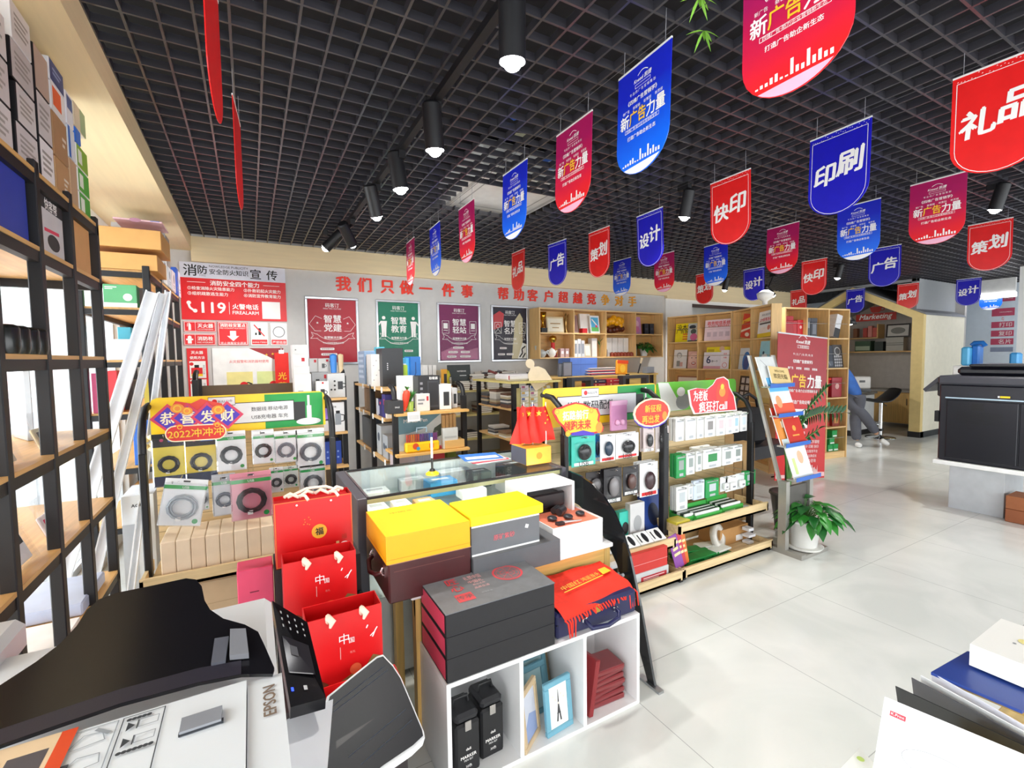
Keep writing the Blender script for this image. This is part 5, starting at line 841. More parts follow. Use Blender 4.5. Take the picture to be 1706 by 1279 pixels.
pbox((540, 735, 569, 769), 4.4, .2, '#2B4AA8', 'dark blue patterned carton on the third thermos shelf', mul(*[dc(.2 + .3 * (i % 3), .3 + .25 * (i // 3), .06, '#8AA4E0') for i in range(6)]), zb=.57)
# second gondola with the end shelf
gondola('goods_gondola', 'black framed gondola of appliance boxes behind the glass counter', .95, 1.57, 3.6, 5.15, 1.29, [1.255, 1.0, .65], [1.08, .76, .45], 4.36)
CLP = mt('#F2F2F0', .4)
for i, (y, z) in enumerate(((3.95, 1.255), (4.2, 1.255), (4.7, 1.255), (3.95, 1.0), (4.3, 1.0), (4.7, 1.0), (4.9, 1.0), (3.9, .65), (4.3, .65), (4.7, .65))): m = MB(); m.box(0, .004, -.02, .02, -.035, .012, CLP); m.build('price_tag', None, 'small white price tag clipped to the side shelves of the appliance gondola', 'price tag', 'price tags on the gondola side', loc=(.9495, y, z))
def gbox(y0, y1, z0, h, d, col, label, draw=None, side=None, x=.985):
    w = y1 - y0; m = MB(); m.box(-w / 2, w / 2, 0, d, 0, h, mt(side or col, .5), .002); m.fr((-w / 2, -.0005, 0)); m.rect(.002, w - .002, .002, h - .002, mt(col, .5), .5); draw and draw(m, w, h); return m.build('carton', None, label, 'box', loc=(x, (y0 + y1) / 2, z0 + .001), rz=-R90)
gbox(4.75, 5.05, 1.255, .33, .25, '#8FA8C8', 'blue bagged bundle on the far end of the gondola top', mul(lines(5, .1, .9, .1, .9, '#C4D4E8'))); gbox(4.45, 4.68, 1.255, .28, .2, '#4A5560', 'dark mottled carton behind the white one on the gondola top', lines(4, .1, .9, .2, .8, '#B8C0C8')); pbox((619, 590, 637, 651), 4.3, .2, '#E6E4E2', 'tall white carton with floral print on the gondola top', mul(*[dc(.2 + .25 * (i % 3), .2 + .15 * i, .06, '#A8A4A8') for i in range(5)]), zb=1.255); pbox((627, 578, 641, 598), 4.7, .1, '#58B4CC', 'turquoise bag on top of the gondola', zb=1.255); pbox((637, 580, 672, 655), 4.2, .22, '#2A2C30', 'big black carton with small pale print on the gondola top', mul(*[dc(.25, .45 + .05 * i, .03, '#C8C8CC') for i in range(4)]), zb=1.255)
gbox(4.55, 4.8, 1.0, .22, .2, '#8A6A48', 'brown carton on the second side shelf of the gondola'); gbox(4.1, 4.3, 1.0, .15, .2, '#2E2A66', 'navy and white cup carton on the second side shelf', mul(rc(.0, .4, 0, 1, '#D8D8E0'), rc(.65, .85, .7, .85, '#E0405A'), rc(.2, .6, .1, .6, '#C8CCE0'))); gbox(3.98, 4.09, 1.0, .2, .2, '#34307A', 'taller navy carton with a red mark beside the cup carton', rc(.55, .85, .55, .8, '#E0405A')); gbox(3.93, 3.975, 1.0, .12, .2, '#EDEBE6', 'small white carton at the near end of the second side shelf')
gbox(4.5, 4.95, .65, .28, .2, '#4A5058', 'large glossy dark panel carton on the lower side shelf'); gbox(4.16, 4.32, .65, .26, .15, '#C4C8CC', 'grey white carton with a shoe-like picture on the lower side shelf', dc(.5, .6, .25, '#505A68')); gbox(3.94, 4.1, .65, .2, .15, '#B0B4BA', 'grey carton with two dark pictures at the near end of the lower side shelf', mul(dc(.3, .5, .18, '#3A4250'), dc(.7, .45, .18, '#3A4250')))
# end shelf goods
YE = 3.58
pbox((666, 626, 691, 672), 3.78, .1, '#EFEFED', 'tall white carton behind the carrots toy on the end shelf', zb=1.08); pbox((677, 596, 686, 630), 4.5, .2, '#58B8E8', 'light blue carton far back on the gondola top', zb=1.255); pbox((684, 594, 701, 632), 4.45, .2, '#2A78D0', 'bright blue tall carton with a cable picture on the gondola top', lambda m, W, H: m.line([(W * .5, H * .8), (W * .5, H * .4), (W * .35, H * .25), (W * .6, H * .1)], .01, mt('#174A90')), zb=1.255); pbox((666, 606, 677, 633), 4.4, .2, '#EDEEE8', 'white carton with a green stripe on the gondola top', zb=1.255); pbox((667, 608, 679, 620), 4.25, .1, '#A9CF3A', 'lime green carton on the gondola top', zb=1.34)
pbox((705, 608, 713, 630), 5.4, .1, '#E8E8E6', 'first slim white carton of three beside the notebook stacks', zb=1.1); pbox((714, 608, 720, 630), 5.4, .1, '#DDDDDB', 'second slim white carton of three beside the notebook stacks', zb=1.1); pbox((721, 608, 727, 630), 5.4, .1, '#E4E4E2', 'third slim white carton of three beside the notebook stacks', zb=1.1)
t = thing('potted_succulent', 'small green plant in a clear cup on the end shelf', 'plant', tuple(at(683, 668, y=3.66)[:2]) + (1.081,)); m = MB(); m.lathe([(.025, 0), (.03, .08), (.028, .08), (.001, .07)], mt('#A8C85A', .2)); m.build('cup', t); m = MB(); rr = random.Random(2)
for i in range(26): a = i * 2.4; m.add([], [], LEAF); leaf(m, (0, 0, .07), (math.cos(a) * .5, math.sin(a) * .5, 1), rr.uniform(.08, .15), .022, LEAF, .2)
m.build('leaves', t)
t = thing('carrot_toy', 'orange red plush carrot leaning behind the succulent', 'toy', tuple(at(673, 660, y=3.62)[:2]) + (1.09,), rot=(0, .15, 0)); m = MB(); m.lathe([(.008, 0), (.022, .05), (.03, .13), (.022, .16), (.001, .17)], mt('#E5452A', .6)); m.build('carrot_body', t); m = MB(); [leaf(m, (0, 0, .165), (math.cos(i), math.sin(i), 1.5), .05, .02, LEAF, .2) for i in range(5)]; m.build('leaf_tuft', t)
pbox((694, 656, 716, 669), 3.6, .05, '#D9D9D7', 'small white price card carton on the end shelf', mul(lines(2, .1, .6, .3, .7), rc(.75, .9, .6, .85, RT_)), zb=1.08)
pbox((646, 668, 672, 678), 3.55, .12, '#26262A', 'black open tray with small parts hanging over the end shelf edge', tx('SALE', .6, .5, .3, WB), zb=1.081, name='parts_tray', cat='tray')
pbox((697, 626, 733, 673), 3.64, .18, '#1E1E22', 'black carton with a tower heater picture on the end shelf', mul(rc(.42, .95, .08, .86, '#3A3A40'), rc(.47, .9, .14, .8, '#2A2A2E', 1.4), tx('取暖器', .7, .93, .4, WB), *[rc(.08, .2, .15 + .15 * i, .22 + .15 * i, '#8A8A90') for i in range(5)]), zb=1.081); pbox((733, 640, 752, 672), 3.62, .15, '#EDEDEC', 'white carton with a black speaker picture on the end shelf', rc(.3, .8, .15, .7, '#33353A'), zb=1.081); pbox((753, 646, 762, 670), 3.7, .15, '#E4E4E6', 'smaller white carton behind the speaker carton', rc(.3, .8, .2, .7, '#33353A'), zb=1.081)
m = MB(); m.box(-.05, .05, -.002, 0, -.045, .03, CLP); m.fr((-.05, -.002, 0)); m.rect(.01, .09, -.03, .005, mt('#DADADA')); m.build('price_tag', None, 'white price tag on the front edge of the end shelf', 'price tag', loc=tuple(at(689, 680, y=3.537)[:2]) + (1.06,))
pbox((656, 681, 735, 745), 3.68, .05, '#6E97A6', 'large flat blue grey carton of marker pens with a white wave', mul(lambda m, W, H: m.poly([(0, 0), (W, 0), (W, H * .85), (W * .6, H * .5), (W * .3, H * .42), (0, H * .4)], mt('#D4DAD8', .5)), tx('Marker Pen', .45, .72, .5, WB), lambda m, W, H: m.poly([(W * .75, H * .2), (W, H * .3), (W, H * .6), (W * .85, H * .5)], mt('#4A5448', .5), 1.4)), zb=.761, side='#E4E8E8')
t = thing('marker_case', 'yellow and clear case of coloured marker pens on the end shelf', 'pen case', tuple(at(705, 745, y=3.57)[:2]) + (.762,)); m = MB(); m.box(-.14, .14, 0, .06, 0, .08, YELLOW, .012); m.fr((0, -.001, 0)); m.disc(-.06, .05, .025, mt('#E8542A'), 1); m.disc(-.04, .03, .015, mt('#3A9AD0'), 1.4); m.rect(.05, .09, .025, .06, mt('#F08A2A')); m.build('case_front', t); m = MB()
for i in range(14): m.cyl((-.12 + .0185 * i, .03, .08), (-.12 + .0185 * i, .03, .14), .008, mt(['#D84A2A', '#E8822A', '#C8401E', '#7A4A9A', '#5A4A8A', '#3A5AB0', '#8A3A8A'][i // 2], .4), n=8)
m.build('pens', t); m = MB(); m.box(-.13, .13, .005, .055, .08, .155, CLEARBAG); m.build('clear_cover', t); m = MB(); m.tube([(-.04, .03, .155), (-.04, .03, .19), (.04, .03, .19), (.04, .03, .155)], .007, mt('#A8C4D4', .3)); m.build('carry_handle', t)
for i in range(4): pbox((737 + i * 6, 692 - i, 742 + i * 6, 725), 3.66, .05, '#DDAF74', ('first', 'second', 'third', 'fourth')[i] + ' bundle of wooden pencils standing on the end shelf', zb=.761, name='pencil_bundle', cat='pencils')
pbox((738, 713, 763, 729), 3.585, .04, '#D5D7D4', 'white box holding the wooden pencil bundles', lines(2, .1, .9, .2, .6, '#B8BAB8'), zb=.762); pbox((742, 733, 774, 741), 3.57, .1, '#DDB26E', 'flat wooden ruler box on the end shelf', zb=.762)
pbox((655, 750, 700, 775), 3.7, .1, '#C9BBC0', 'pale mauve package on the low end shelf', zb=.45); pbox((696, 746, 720, 768), 3.62, .1, '#A8B2C4', 'clear ribbed plastic box on the low end shelf', lambda m, W, H: [m.rect(W * (.05 + .1 * i), W * (.09 + .1 * i), 0, H, mt('#D4DCE8', .2)) for i in range(10)], zb=.45); pbox((720, 744, 741, 766), 3.62, .1, '#A82A34', 'red boxed set with a white panel on the low end shelf', rc(.3, .7, .3, .6, '#1E1E22'), zb=.45); pbox((745, 748, 760, 762), 3.75, .1, '#6A7A2A', 'olive green bag on the low end shelf', zb=.45)
# wall shelf unit with books behind
t = thing('book_shelf_unit', 'low black framed shelf stacked with notebooks below the purple poster', 'shelf unit', (0, 0, 0))
for x in (1.72, 3.2): m = MB(); m.box(x, x + .04, 5.3, 5.34, 0, 1.3, RACK); m.box(x, x + .04, 5.84, 5.88, 0, 1.3, RACK); m.build('post', t)
for z in (1.1, .8, .5, .2): m = MB(); m.box(1.73, 3.23, 5.3, 5.88, z - .02, z, wood('#CDBB78', 0)); m.build('shelf', t)
rr = random.Random(21); bc = ['#D8D2C6', '#B8A888', '#8A6A50', '#C8C4BC', '#E4DFD4', '#6A4A3C', '#9A958C', '#4A4A4E']
def bookstack(x, y, z, n, w, d, what, grp, cols=bc, lst=None):
    h = 0
    for i in range(n):
        th = rr.uniform(.016, .026); c = rr.choice(cols); m = MB(); dx = rr.uniform(-.008, .008); m.box(-w / 2, w / 2, 0, d, 0, th, mt(c, .6)); m.box(-w / 2 + .003, w / 2 - .001, -.0008, d * .9, th * .15, th * .85, mt('#EDE8DC', .8)); m.build('notebook', None, what, 'notebook', grp, loc=(x + dx, y + rr.uniform(-.006, .006), z + h + .0005), rz=rr.uniform(-.05, .05)); h += th + .0008
    return h
for k, (x, n) in enumerate(((1.85, 9), (2.06, 8), (2.3, 5), (2.5, 9), (2.72, 10), (2.93, 10), (3.12, 8))): bookstack(x, 5.36, 1.1, n, .17, .22, 'notebook lying in the stacks on top of the low shelf under the purple poster', 'notebooks stacked on the low shelf top')
for x in (1.9, 2.2, 2.6, 2.9): bookstack(x, 5.36, .8, rr.randint(4, 7), .18, .22, 'notebook lying in the stacks on the second shelf under the purple poster', 'notebooks stacked on the second shelf')
for x in (1.95, 2.4, 2.85): bookstack(x, 5.36, .5, rr.randint(3, 6), .18, .22, 'notebook lying in the stacks on the third shelf under the purple poster', 'notebooks stacked on the third shelf', ['#3A3A40', '#6A6660', '#B8B4AC'])
flat((2.28, 5.42, 1.22), 0, 0, 0, 0, .3, .2, .03, '#2E3432', mul(tx('NOTEBOOK', .6, .6, .4, WB), rc(.5, .8, .3, .35, '#C8CCC8')), 'dark grey notebook box standing on the stacked notebooks', 'box', 'notebook_box', side=mt('#2E3432'))
pbox((728, 617, 737, 630), 5.5, .1, '#D9C9A8', 'small beige carton beside the yellow figure', zb=1.255 - .15); pbox((737, 615, 745, 632), 5.2, .05, '#E0A028', 'orange carton with a black square', rc(.3, .9, .2, .8, '#2A2A2A'), zb=1.1)
m = MB(); m.lathe([(.03, 0), (.045, .08), (.03, .16), (.05, .2), (.03, .25), (.001, .27)], mt('#D8CC3A', .4)); m.build('figurine', None, 'yellow green figure beside the orange carton', 'figurine', loc=tuple(at(744, 625, y=5.25)[:2]) + (1.1,))
for i, (px, c, s) in enumerate(((822, '#8A3A30', .35), (838, '#5A5C60', .25), (848, '#7A6A5C', .2), (800, '#C8C0B4', -.15), (830, '#E4E0D8', .1), (856, '#D8D4CC', .1))):
    o = pbox((px - 8, 618, px + 7, 655), 5.36 + .05 * i, .03, c, ('oxblood red leather', 'dark grey', 'taupe', 'pale stone', 'white', 'cream')[i] + ' notebook standing tilted on the stacked notebooks', rc(.7, .75, 0, 1, '#4A3028'), zb=1.3 if i < 3 else 1.28, name='notebook', cat='notebook'); o.rotation_euler = (-.15, s, 0)
# third gondola
gondola('goods_gondola', 'black framed gondola with notebooks and stickers behind the little flags', 2.24, 2.78, 4.0, 4.85, 1.26, [.99, .68, .3], [], None, True, False)
m = MB(); m.box(2.22, 2.8, 3.98, 4.9, 1.242, 1.262, wood('#D6C67A', 1)); m.build('gondola_top', None, 'pale plywood top board over the sticker gondola', 'board')
for k, (y, z, n) in enumerate(((4.2, .99, 8), (4.45, .99, 9), (4.66, .99, 6), (4.25, .68, 3), (4.5, .68, 5))):
    h = 0
    for i in range(n):
        th = rr.uniform(.015, .022); m = MB(); m.box(-.08, .08, 0, .18, 0, th, mt(rr.choice(bc), .6)); m.build('notebook', None, 'notebook in the stacks on the side of the sticker gondola', 'notebook', 'notebooks on the sticker gondola side', loc=(2.245, y, z + h + .0005), rz=-R90 + rr.uniform(-.06, .06)); h += th + .0007
for i in range(5):
    for j in range(3): pbox((868 + 15 * j + (j > 1) * 6, 642 + 10 * i, 881 + 15 * j + (j > 1) * 6, 651 + 10 * i), 4.08, .006, ('#E6DDE6', '#D8E0EA', '#F0E8D8', '#E2E8DC', '#EADCE0')[(i + j) % 5], 'small printed sticker pack hanging in the sticker gondola end', mul(rc(.1, .5, .5, .9, ('#A85A7A', '#5A6AA8', '#C8A04A')[(i * 2 + j) % 3]), lines(2, .1, .8, .1, .4)), name='sticker_pack', cat='sticker pack', group='sticker packs in the gondola end')
m = MB(); m.box(2.29, 2.77, 4.09, 4.1, .7, 1.19, mt('#CFC48A', .6)); m.build('peg_panel', None, 'pale panel behind the sticker packs', 'panel')
o = pbox((846, 623, 893, 633), 4.1, .3, '#E6E2E2', 'white padded package lying on the sticker gondola top', rc(.02, .06, .2, .8, '#A83A40'), zb=1.263, name='padded_package', cat='package', b=.02)
t = thing('card_cutout', 'cream card cutout of a head and shoulders leaning on the gondola top', 'cutout', tuple(at(905, 643, y=4.05)[:2]) + (1.2,), rot=(-.25, -.45, 0)); m = MB(); m.fr((0, 0, 0)); m.slab([(-.1, 0), (.13, 0), (.12, .14), (.07, .2), (.025, .22)] + circ(0, .27, .05, 14, -60, 240) + [(-.03, .22), (-.08, .19), (-.11, .12)], .006, mt('#F2DFBE', .6)); m.build('cutout_sheet', t)
# plywood counter and gondola behind the accessory stands
t = thing('ply_counter', 'pale plywood counter under the wall shelf loaded with boxes', 'counter', (0, 0, 0)); m = MB(); m.box(3.28, 5.6, 5.35, 5.9, 0, 1.2, wood('#D2B46C', 0)); m.build('cabinet', t); m = MB(); m.box(3.26, 5.62, 5.33, 5.92, 1.2, 1.225, wood('#DDBE76', 0)); m.build('worktop', t)
pbox((950, 596, 995, 619), 5.4, .3, '#5C80D0', 'long cornflower blue carton on the plywood counter', mul(rc(0, 1, .62, .64, '#3A58A0'), rc(.38, .385, 0, 1, '#3A58A0')), zb=1.225); 
for i in range(2): pbox((930 + 8 * i, 605 - 2 * i, 953, 622), 5.36 - .03 * i, .012, '#8A8E98', ('dark wire frame holder beside the blue carton', 'second wire frame holder before the first')[i], lambda m, W, H: m.frame(0, W, 0, H, .012, mt('#4A4E58')), zb=1.225, name='wire_holder', cat='holder')
for i in range(8): pbox((985 - (i % 3) * 4, 618 - 1.6 * i, 1031 - (i % 2) * 5, 620 - 1.6 * i), 5.37, .2, ('#3A4A8A', '#B83A40', '#E0DCD8', '#2A3A6A', '#C84A50', '#D8D4D0', '#4A4A50', '#DAD6D6')[i], 'thin folder in the flat pile beside the blue carton', zb=1.225 + .0135 * i, hz=.012, name='folder', cat='folder', group='folders piled beside the blue carton', b=.001)
o = pbox((1030, 600, 1050, 625), 5.3, .05, '#F0A42A', 'orange and red crisp bag on the plywood counter', mul(rc(0, 1, .75, 1, '#E2502A'), dc(.5, .4, .25, '#F8C84A')), zb=1.227, name='snack_bag', cat='bag', b=.015); o.rotation_euler = (0, .06, .1); o.location.y = 5.34
t = thing('hand_brush', 'black hand brush with a pale tuft standing on the counter', 'brush', tuple(at(1063, 630, y=5.45)[:2]) + (1.227,), rot=(0, .35, 0)); m = MB(); m.cyl((0, 0, 0), (0, 0, .16), .01, BLACK, n=8); m.build('handle', t); m = MB(); m.cyl((0, 0, .16), (0, 0, .25), .014, mt('#D8C8A8', .8), .026, n=10); m.build('bristles', t)
for r, c, lab in (((1078, 611, 1090, 628), '#8E949C', 'grey carton standing at the counter end'), ((1082, 626, 1093, 640), '#D8B0A8', 'pinkish carton below the grey one')): pbox(r, 5.32 if 'grey' in lab else 4.9, .1, c, lab, zb=1.227 if 'grey' in lab else 1.07)
gondola('goods_gondola', 'black framed gondola of red boxes directly behind the green and yellow sign', 3.42, 4.95, 4.78, 5.3, 1.25, [1.06, .7], [], None, True, False)
for x0_, x1_ in ((948, 984), (1033, 1076)):
    a, b = at(x0_, 635, y=4.72), at(x1_, 635, y=4.72); m = MB()
    for q in ((a.x, b.x, 1.2, 1.24), (a.x, a.x + .045, 1.061, 1.2), (b.x - .045, b.x, 1.061, 1.2)): m.box(q[0], q[1], 4.66, 4.77, q[2], q[3], mt('#4A4A4C', .5))
    m.build('metal_frame', None, ('grey metal frame beside the red boxes' if x0_ < 1000 else 'dark metal frame before the brush and cartons'), 'frame')
for i in range(6): pbox((985 + (i % 2) * 26, 635 - 6 * (i // 2), 1010 + (i % 2) * 24, 641 - 6 * (i // 2)), 4.74, .2, ('#C02A30', '#D03038', '#B8242C', '#C8343A', '#2E2A40', '#CC2C34')[i], ('first', 'second', 'third', 'fourth', 'dark blue', 'sixth')[i] + ' flat box in the pile between the two metal frames', mul(dc(.3, .5, .05, '#F0D0A0'), lines(1, .5, .9, .35, .6, '#F0D8D0')), zb=1.061 + .046 * (i // 2), hz=.044, b=.001)
# ================================================================== ACCESSORY STANDS AND GLASS COUNTER
PEG = wood('#D8BE90', 0)
def hang(r, Y, kind, label, c1='#EDEDED', c2='#2A2A2C', group=None, n=1, cat='pack', step=.028, rows=None, hook=None):
    x0, y0, x1, y1 = r; a, b = at(x0, (y0 + y1) / 2, y=Y), at(x1, (y0 + y1) / 2, y=Y); zt, zb = at((x0 + x1) / 2, y0, y=Y).z, at((x0 + x1) / 2, y1, y=Y).z
    w, h = b.x - a.x, zt - zb; nm = {'mouse': 'mouse_pack', 'cable': 'cable_pack', 'slim': 'slim_pack', 'bag': 'cable_bag', 'bulb': 'adapter_pack'}[kind]
    t = thing(nm, label, cat, ((a.x + b.x) / 2, Y, zb), 0, group); C1, C2 = mt(c1, .4), mt(c2, .18)
    m = MB(); d = .03 if kind == 'slim' else .004
    m.box(-w / 2, w / 2, 0, d, 0, h, C1, min(.004, d / 4)); m.fr((-w / 2, -.0006, 0)); m.rect(w * .42, w * .58, h * .93, h * .965, mt('#3A3A3A'))
    if kind == 'mouse': m.rect(w * .1, w * .9, h * .03, h * .13, mt('#F2F2F2') if c1 != '#EDEDED' else RED); m.text('USB', w * .5, h * .08, INK, w=w * .4)
    if kind == 'cable': m.rect(0, w, h * .78, h * .86, GREEN); m.text('USB', w * .5, h * .82, WB, h=h * .05); m.disc(w * .85, h * .1, w * .07, GREEN)
    if kind == 'bag': m.rect(0, w, h * .75, h, mt('#1A1A20')); m.rect(0, w, 0, h * .2, mt('#24345E')); m.disc(w * .3, h * .88, w * .06, mt('#C8407A')); m.rect(w * .5, w * .9, h * .84, h * .92, BLUE)
    if kind == 'slim': m.rect(w * .25, w * .75, h * .35, h * .75, mt(c2, .4)); m.rect(w * .3, w * .7, h * .08, h * .2, mt('#B8BCC0')); m.rect(w * .1, w * .9, h * .85, h * .9, mt('#A8ACB0'))
    m.build('card', t)
    if kind == 'mouse':
        m = MB(); m.ball((0, -.012, h * .47), w * .27, C2, 12, h * .27); s_ = m.v; m.v = [(x, -.004 + (y + .012) * .5 - .008, z) for x, y, z in s_]; m.fr((0, -.018, 0)); m.line([(0, h * .52), (0, h * .7)], .002, mt('#8A8A8E'), 6); m.build('mouse', t)
        m = MB(); m.box(-w * .4, w * .4, -.034, -.002, h * .16, h * .8, BLIS, .008); m.build('blister', t)
    if kind in ('cable', 'bag'):
        m = MB(); R_ = min(w, h) * (.36 if kind == 'cable' else .33); zc = h * (.4 if kind == 'cable' else .42)
        for k in range(4): m.tube([(R_ * (1 - .1 * k) * math.cos(i * .5236 + k), -.008 - .004 * (k % 2), zc + R_ * (1 - .1 * k) * math.sin(i * .5236 + k) * .95) for i in range(12)], .004, C2, 6, True)
        m.box(-R_ * .3, R_ * .05, -.014, -.006, zc - R_ * 1.05, zc - R_ * .75, WHITE); m.build('cable_coil', t)
        m = MB(); m.box(-w * .5, w * .5, -.024, -.003, .002, h * .92, CLEARBAG, .008); m.build('bag_film', t)
    if kind == 'bulb': m = MB(); m.box(-w * .3, w * .3, -.03, -.004, h * .15, h * .6, WHITE, .006); m.box(-w * .12, w * .12, -.032, -.03, h * .3, h * .4, GREY); m.build('adapter', t)
    if hook: hk = MB(); hk.tube([(t.location.x - .012, hook, zt - h * .045), (t.location.x - .012, Y - .04, zt - h * .045), (t.location.x - .012, Y - .045, zt - h * .045 + .012)], .0022, CHROME, 6); hk.tube([(t.location.x + .012, hook, zt - h * .045), (t.location.x + .012, Y - .03, zt - h * .045)], .0022, CHROME, 6); HK.append(hk)
    for i in range(1, n): dup(t, (t.location.x + (rr.uniform(-.004, .004) if kind != 'slim' else 0), Y + step * i, zb + rr.uniform(-.004, .004)), label=' '.join(label.split(',')[0].split()[:11]) + ', behind its twins', group=group or nm + 's on one hook')
    return t
HK = []; BLIS = glass('clear_blister', (.99, .99, .99, 1), .015, .05, .1)
def stand(label, x0, x1, yf, yb, top, shelves, trays=True, name='accessory_stand'):
    t = thing(name, label, 'display stand', (0, 0, 0)); p = .03
    for x in (x0, x1 - p):
        m = MB(); yp = max(yf + .1, yb - .26); m.box(x, x + p, yp, yp + .05, 0, top - .25, RACK, .004); m.tube([(x + p / 2, yp + .025, top - .26), (x + p / 2, yp + .03, top - .17), (x + p / 2, yp + .07, top - .09), (x + p / 2, yp + .15, top - .04), (x + p / 2, yb, top - .03)], .018, RACK); m.box(x, x + p, yf + .02, yb, 0, .03, RACK); m.build('side_post', t)
    m = MB(); m.box(x0 + p, x1 - p, yb - .012, yb, .05, top - .1, PEG)
    for i in range(12): m.fr((x0, yb - .0125, 0)); m.rect(p, x1 - x0 - p, .2 + i * .075, .203 + i * .075, mt('#8A7450'))
    m.build('peg_panel', t)
    for z, y0 in shelves:
        m = MB(); m.box(x0 + .031, x1 - .031, y0, yb - .012, z, z + .015, PEG); m.box(x0 + .002, x1 - .002, y0, y0 + .015, z, z + .065, PEG); m.box(x0 + .002, x0 + .017, y0, yb - .1, z, z + .055, PEG); m.box(x1 - .017, x1 - .002, y0, yb - .1, z, z + .055, PEG); m.build('shelf_tray', t)
    return t
def flush_hooks(t):
    for h in HK: h.build('hook', t)
    HK.clear()
def header(t, x0, x1, y, z0, z1, draw, col=YELLOW, green=None):
    w, h = x1 - x0, z1 - z0; m = MB(); m.fr((x0, y, z0)); r = .03; pts = [(w, 0), (w, h - r), (w - r * .3, h - r * .3), (w - r, h), (r, h), (r * .3, h - r * .3), (0, h - r), (0, 0)]
    m.slab(pts, .02, col); draw(m, w, h); m.build('header_sign', t)
def bull(m, w, h):
    m.rect(w * .62, w * .985, .002, h * .97, GREEN, .5); m.rect(w * .1, w * .8, h * .2, h * .78, mt('#1A1A1A'), .8); m.rect(w * .104, w * .796, h * .22, h * .76, mt('#E4E5E6', .4), 1); m.rect(w * .3, w * .45, h * .72, h * .96, mt('#222'), 1.2); m.rect(w * .302, w * .448, h * .735, h * .945, mt('#E4E5E6', .4), 1.6); m.disc(w * .335, h * .84, h * .06, RED, 2); m.text('BULL公牛', w * .395, h * .84, INK, w=w * .08)
    m.rect(w * .8, w * .87, h * .18, h * .72, mt('#2A2A2C'), 1); m.rect(w * .88, w * .91, h * .2, h * .6, mt('#E8E8E8'), 1); m.rect(w * .885, w * .9, h * .6, h * .9, mt('#E8E8E8'), 1); m.disc(w * .89, h * .14, w * .08, mt('#EDEFED', .4), .9, 20, h * .1)
def promo(name, label, px, Y, draw, rot=0):
    """A die-cut promotional board; px gives its outline in the picture."""
    P_ = [at(a, b, y=Y) for a, b in px]; cx = sum(p.x for p in P_) / len(P_); cz = min(p.z for p in P_); m = MB(); m.fr((0, 0, 0)); pts = [(p.x - cx, p.z - cz) for p in P_]
    ar = sum(pts[i][0] * pts[(i + 1) % len(pts)][1] - pts[(i + 1) % len(pts)][0] * pts[i][1] for i in range(len(pts))); pts = pts if ar > 0 else pts[::-1]
    q = lambda a, b: (at(a, b, y=Y).x - cx, at(a, b, y=Y).z - cz); draw(m, pts, q); return m.build(name, None, label, 'promotional sign', loc=(cx, Y, cz))
def inset(pts, k): cx = sum(p[0] for p in pts) / len(pts); cy = sum(p[1] for p in pts) / len(pts); return [(cx + (x - cx) * k, cy + (y - cy) * k) for x, y in pts]
PUR = mt('#4A2FB8', .4); ORA = mt('#F0902A', .4); CRM = mt('#FBE9C2', .5)
# ------------------------------------------------------------------ cable stand by the window
S1 = stand('tall cable stand with a yellow and green header, in front of the fire safety board', -.5, .42, 2.72, 3.14, 1.3, [(.02, 2.74), (.41, 2.74)])
header(S1, -.475, .395, 3.1, 1.10, 1.31, lambda m, w, h: (bull(m, w, h), m.text('公牛数码配件', w * .3, h * .5, INK, w=w * .32, bold=.01), m.text('数据线 移动电源', w * .65, h * .58, INK, w=w * .22), m.text('USB充电器 车充', w * .65, h * .36, INK, w=w * .22)))
y1 = 2.95
hang((254, 722, 308, 810), y1, 'bag', 'black and yellow cable bag hanging outermost beside the pale bow', '#F6E25A', '#2A2C34', hook=3.13); hang((308, 722, 362, 802), y1 + .03, 'bag', 'second black and yellow cable bag, next to the white pack', '#F4DC4C', '#2A2C34', hook=3.13)
hang((360, 718, 410, 784), y1, 'cable', 'white cable pack with a green strip and black coil, after the yellow bags', c2='#3A3C40', hook=3.13); hang((420, 718, 457, 772), y1, 'cable', 'white cable pack with a small black cable, in the upper row', c2='#222', hook=3.13, n=3, group='white cable packs on the first hook'); hang((457, 718, 496, 770), y1, 'cable', 'white cable pack with a grey coil, in the upper row', c2='#70747C', hook=3.13, n=2, group='white cable packs with a grey coil'); hang((493, 714, 541, 778), y1, 'cable', 'white cable pack with a thick grey coil at the end of the upper row', c2='#60646C', hook=3.13, n=2, group='cable packs at the row end')
hang((258, 798, 332, 876), y1 - .14, 'cable', 'large clear cable bag with pale contents, tilted, lower row', '#E9ECEE', '#A8B0B8', hook=3.13).rotation_euler = (0, .2, 0); hang((322, 805, 348, 850), y1 - .02, 'cable', 'small pack with green corner behind the clear bag', '#D8DCE0', '#6A7078', hook=3.13); hang((354, 792, 394, 858), y1 - .05, 'cable', 'clear pack with a dark blue coil, lower row', '#C9CDD4', '#3A4058', hook=3.13, n=2, group='clear packs with a blue coil'); hang((384, 786, 453, 864), y1 - .14, 'cable', 'large pack with a black coil on a pink card, lower row', '#D98A9A', '#1A1A1E', hook=3.13)
hang((449, 778, 472, 820), y1, 'cable', 'white pack behind the pink one, lower row', c2='#444', hook=3.13); hang((472, 776, 497, 812), y1, 'cable', 'small pale pack with a thin dark cable, lower row', '#D9DDD4', '#3A3A3C', hook=3.13); hang((500, 774, 542, 824), y1, 'cable', 'white pack with a grey plug at the end of the lower row', c2='#55585E', hook=3.13, n=2, group='white packs with a grey plug')
flush_hooks(S1)
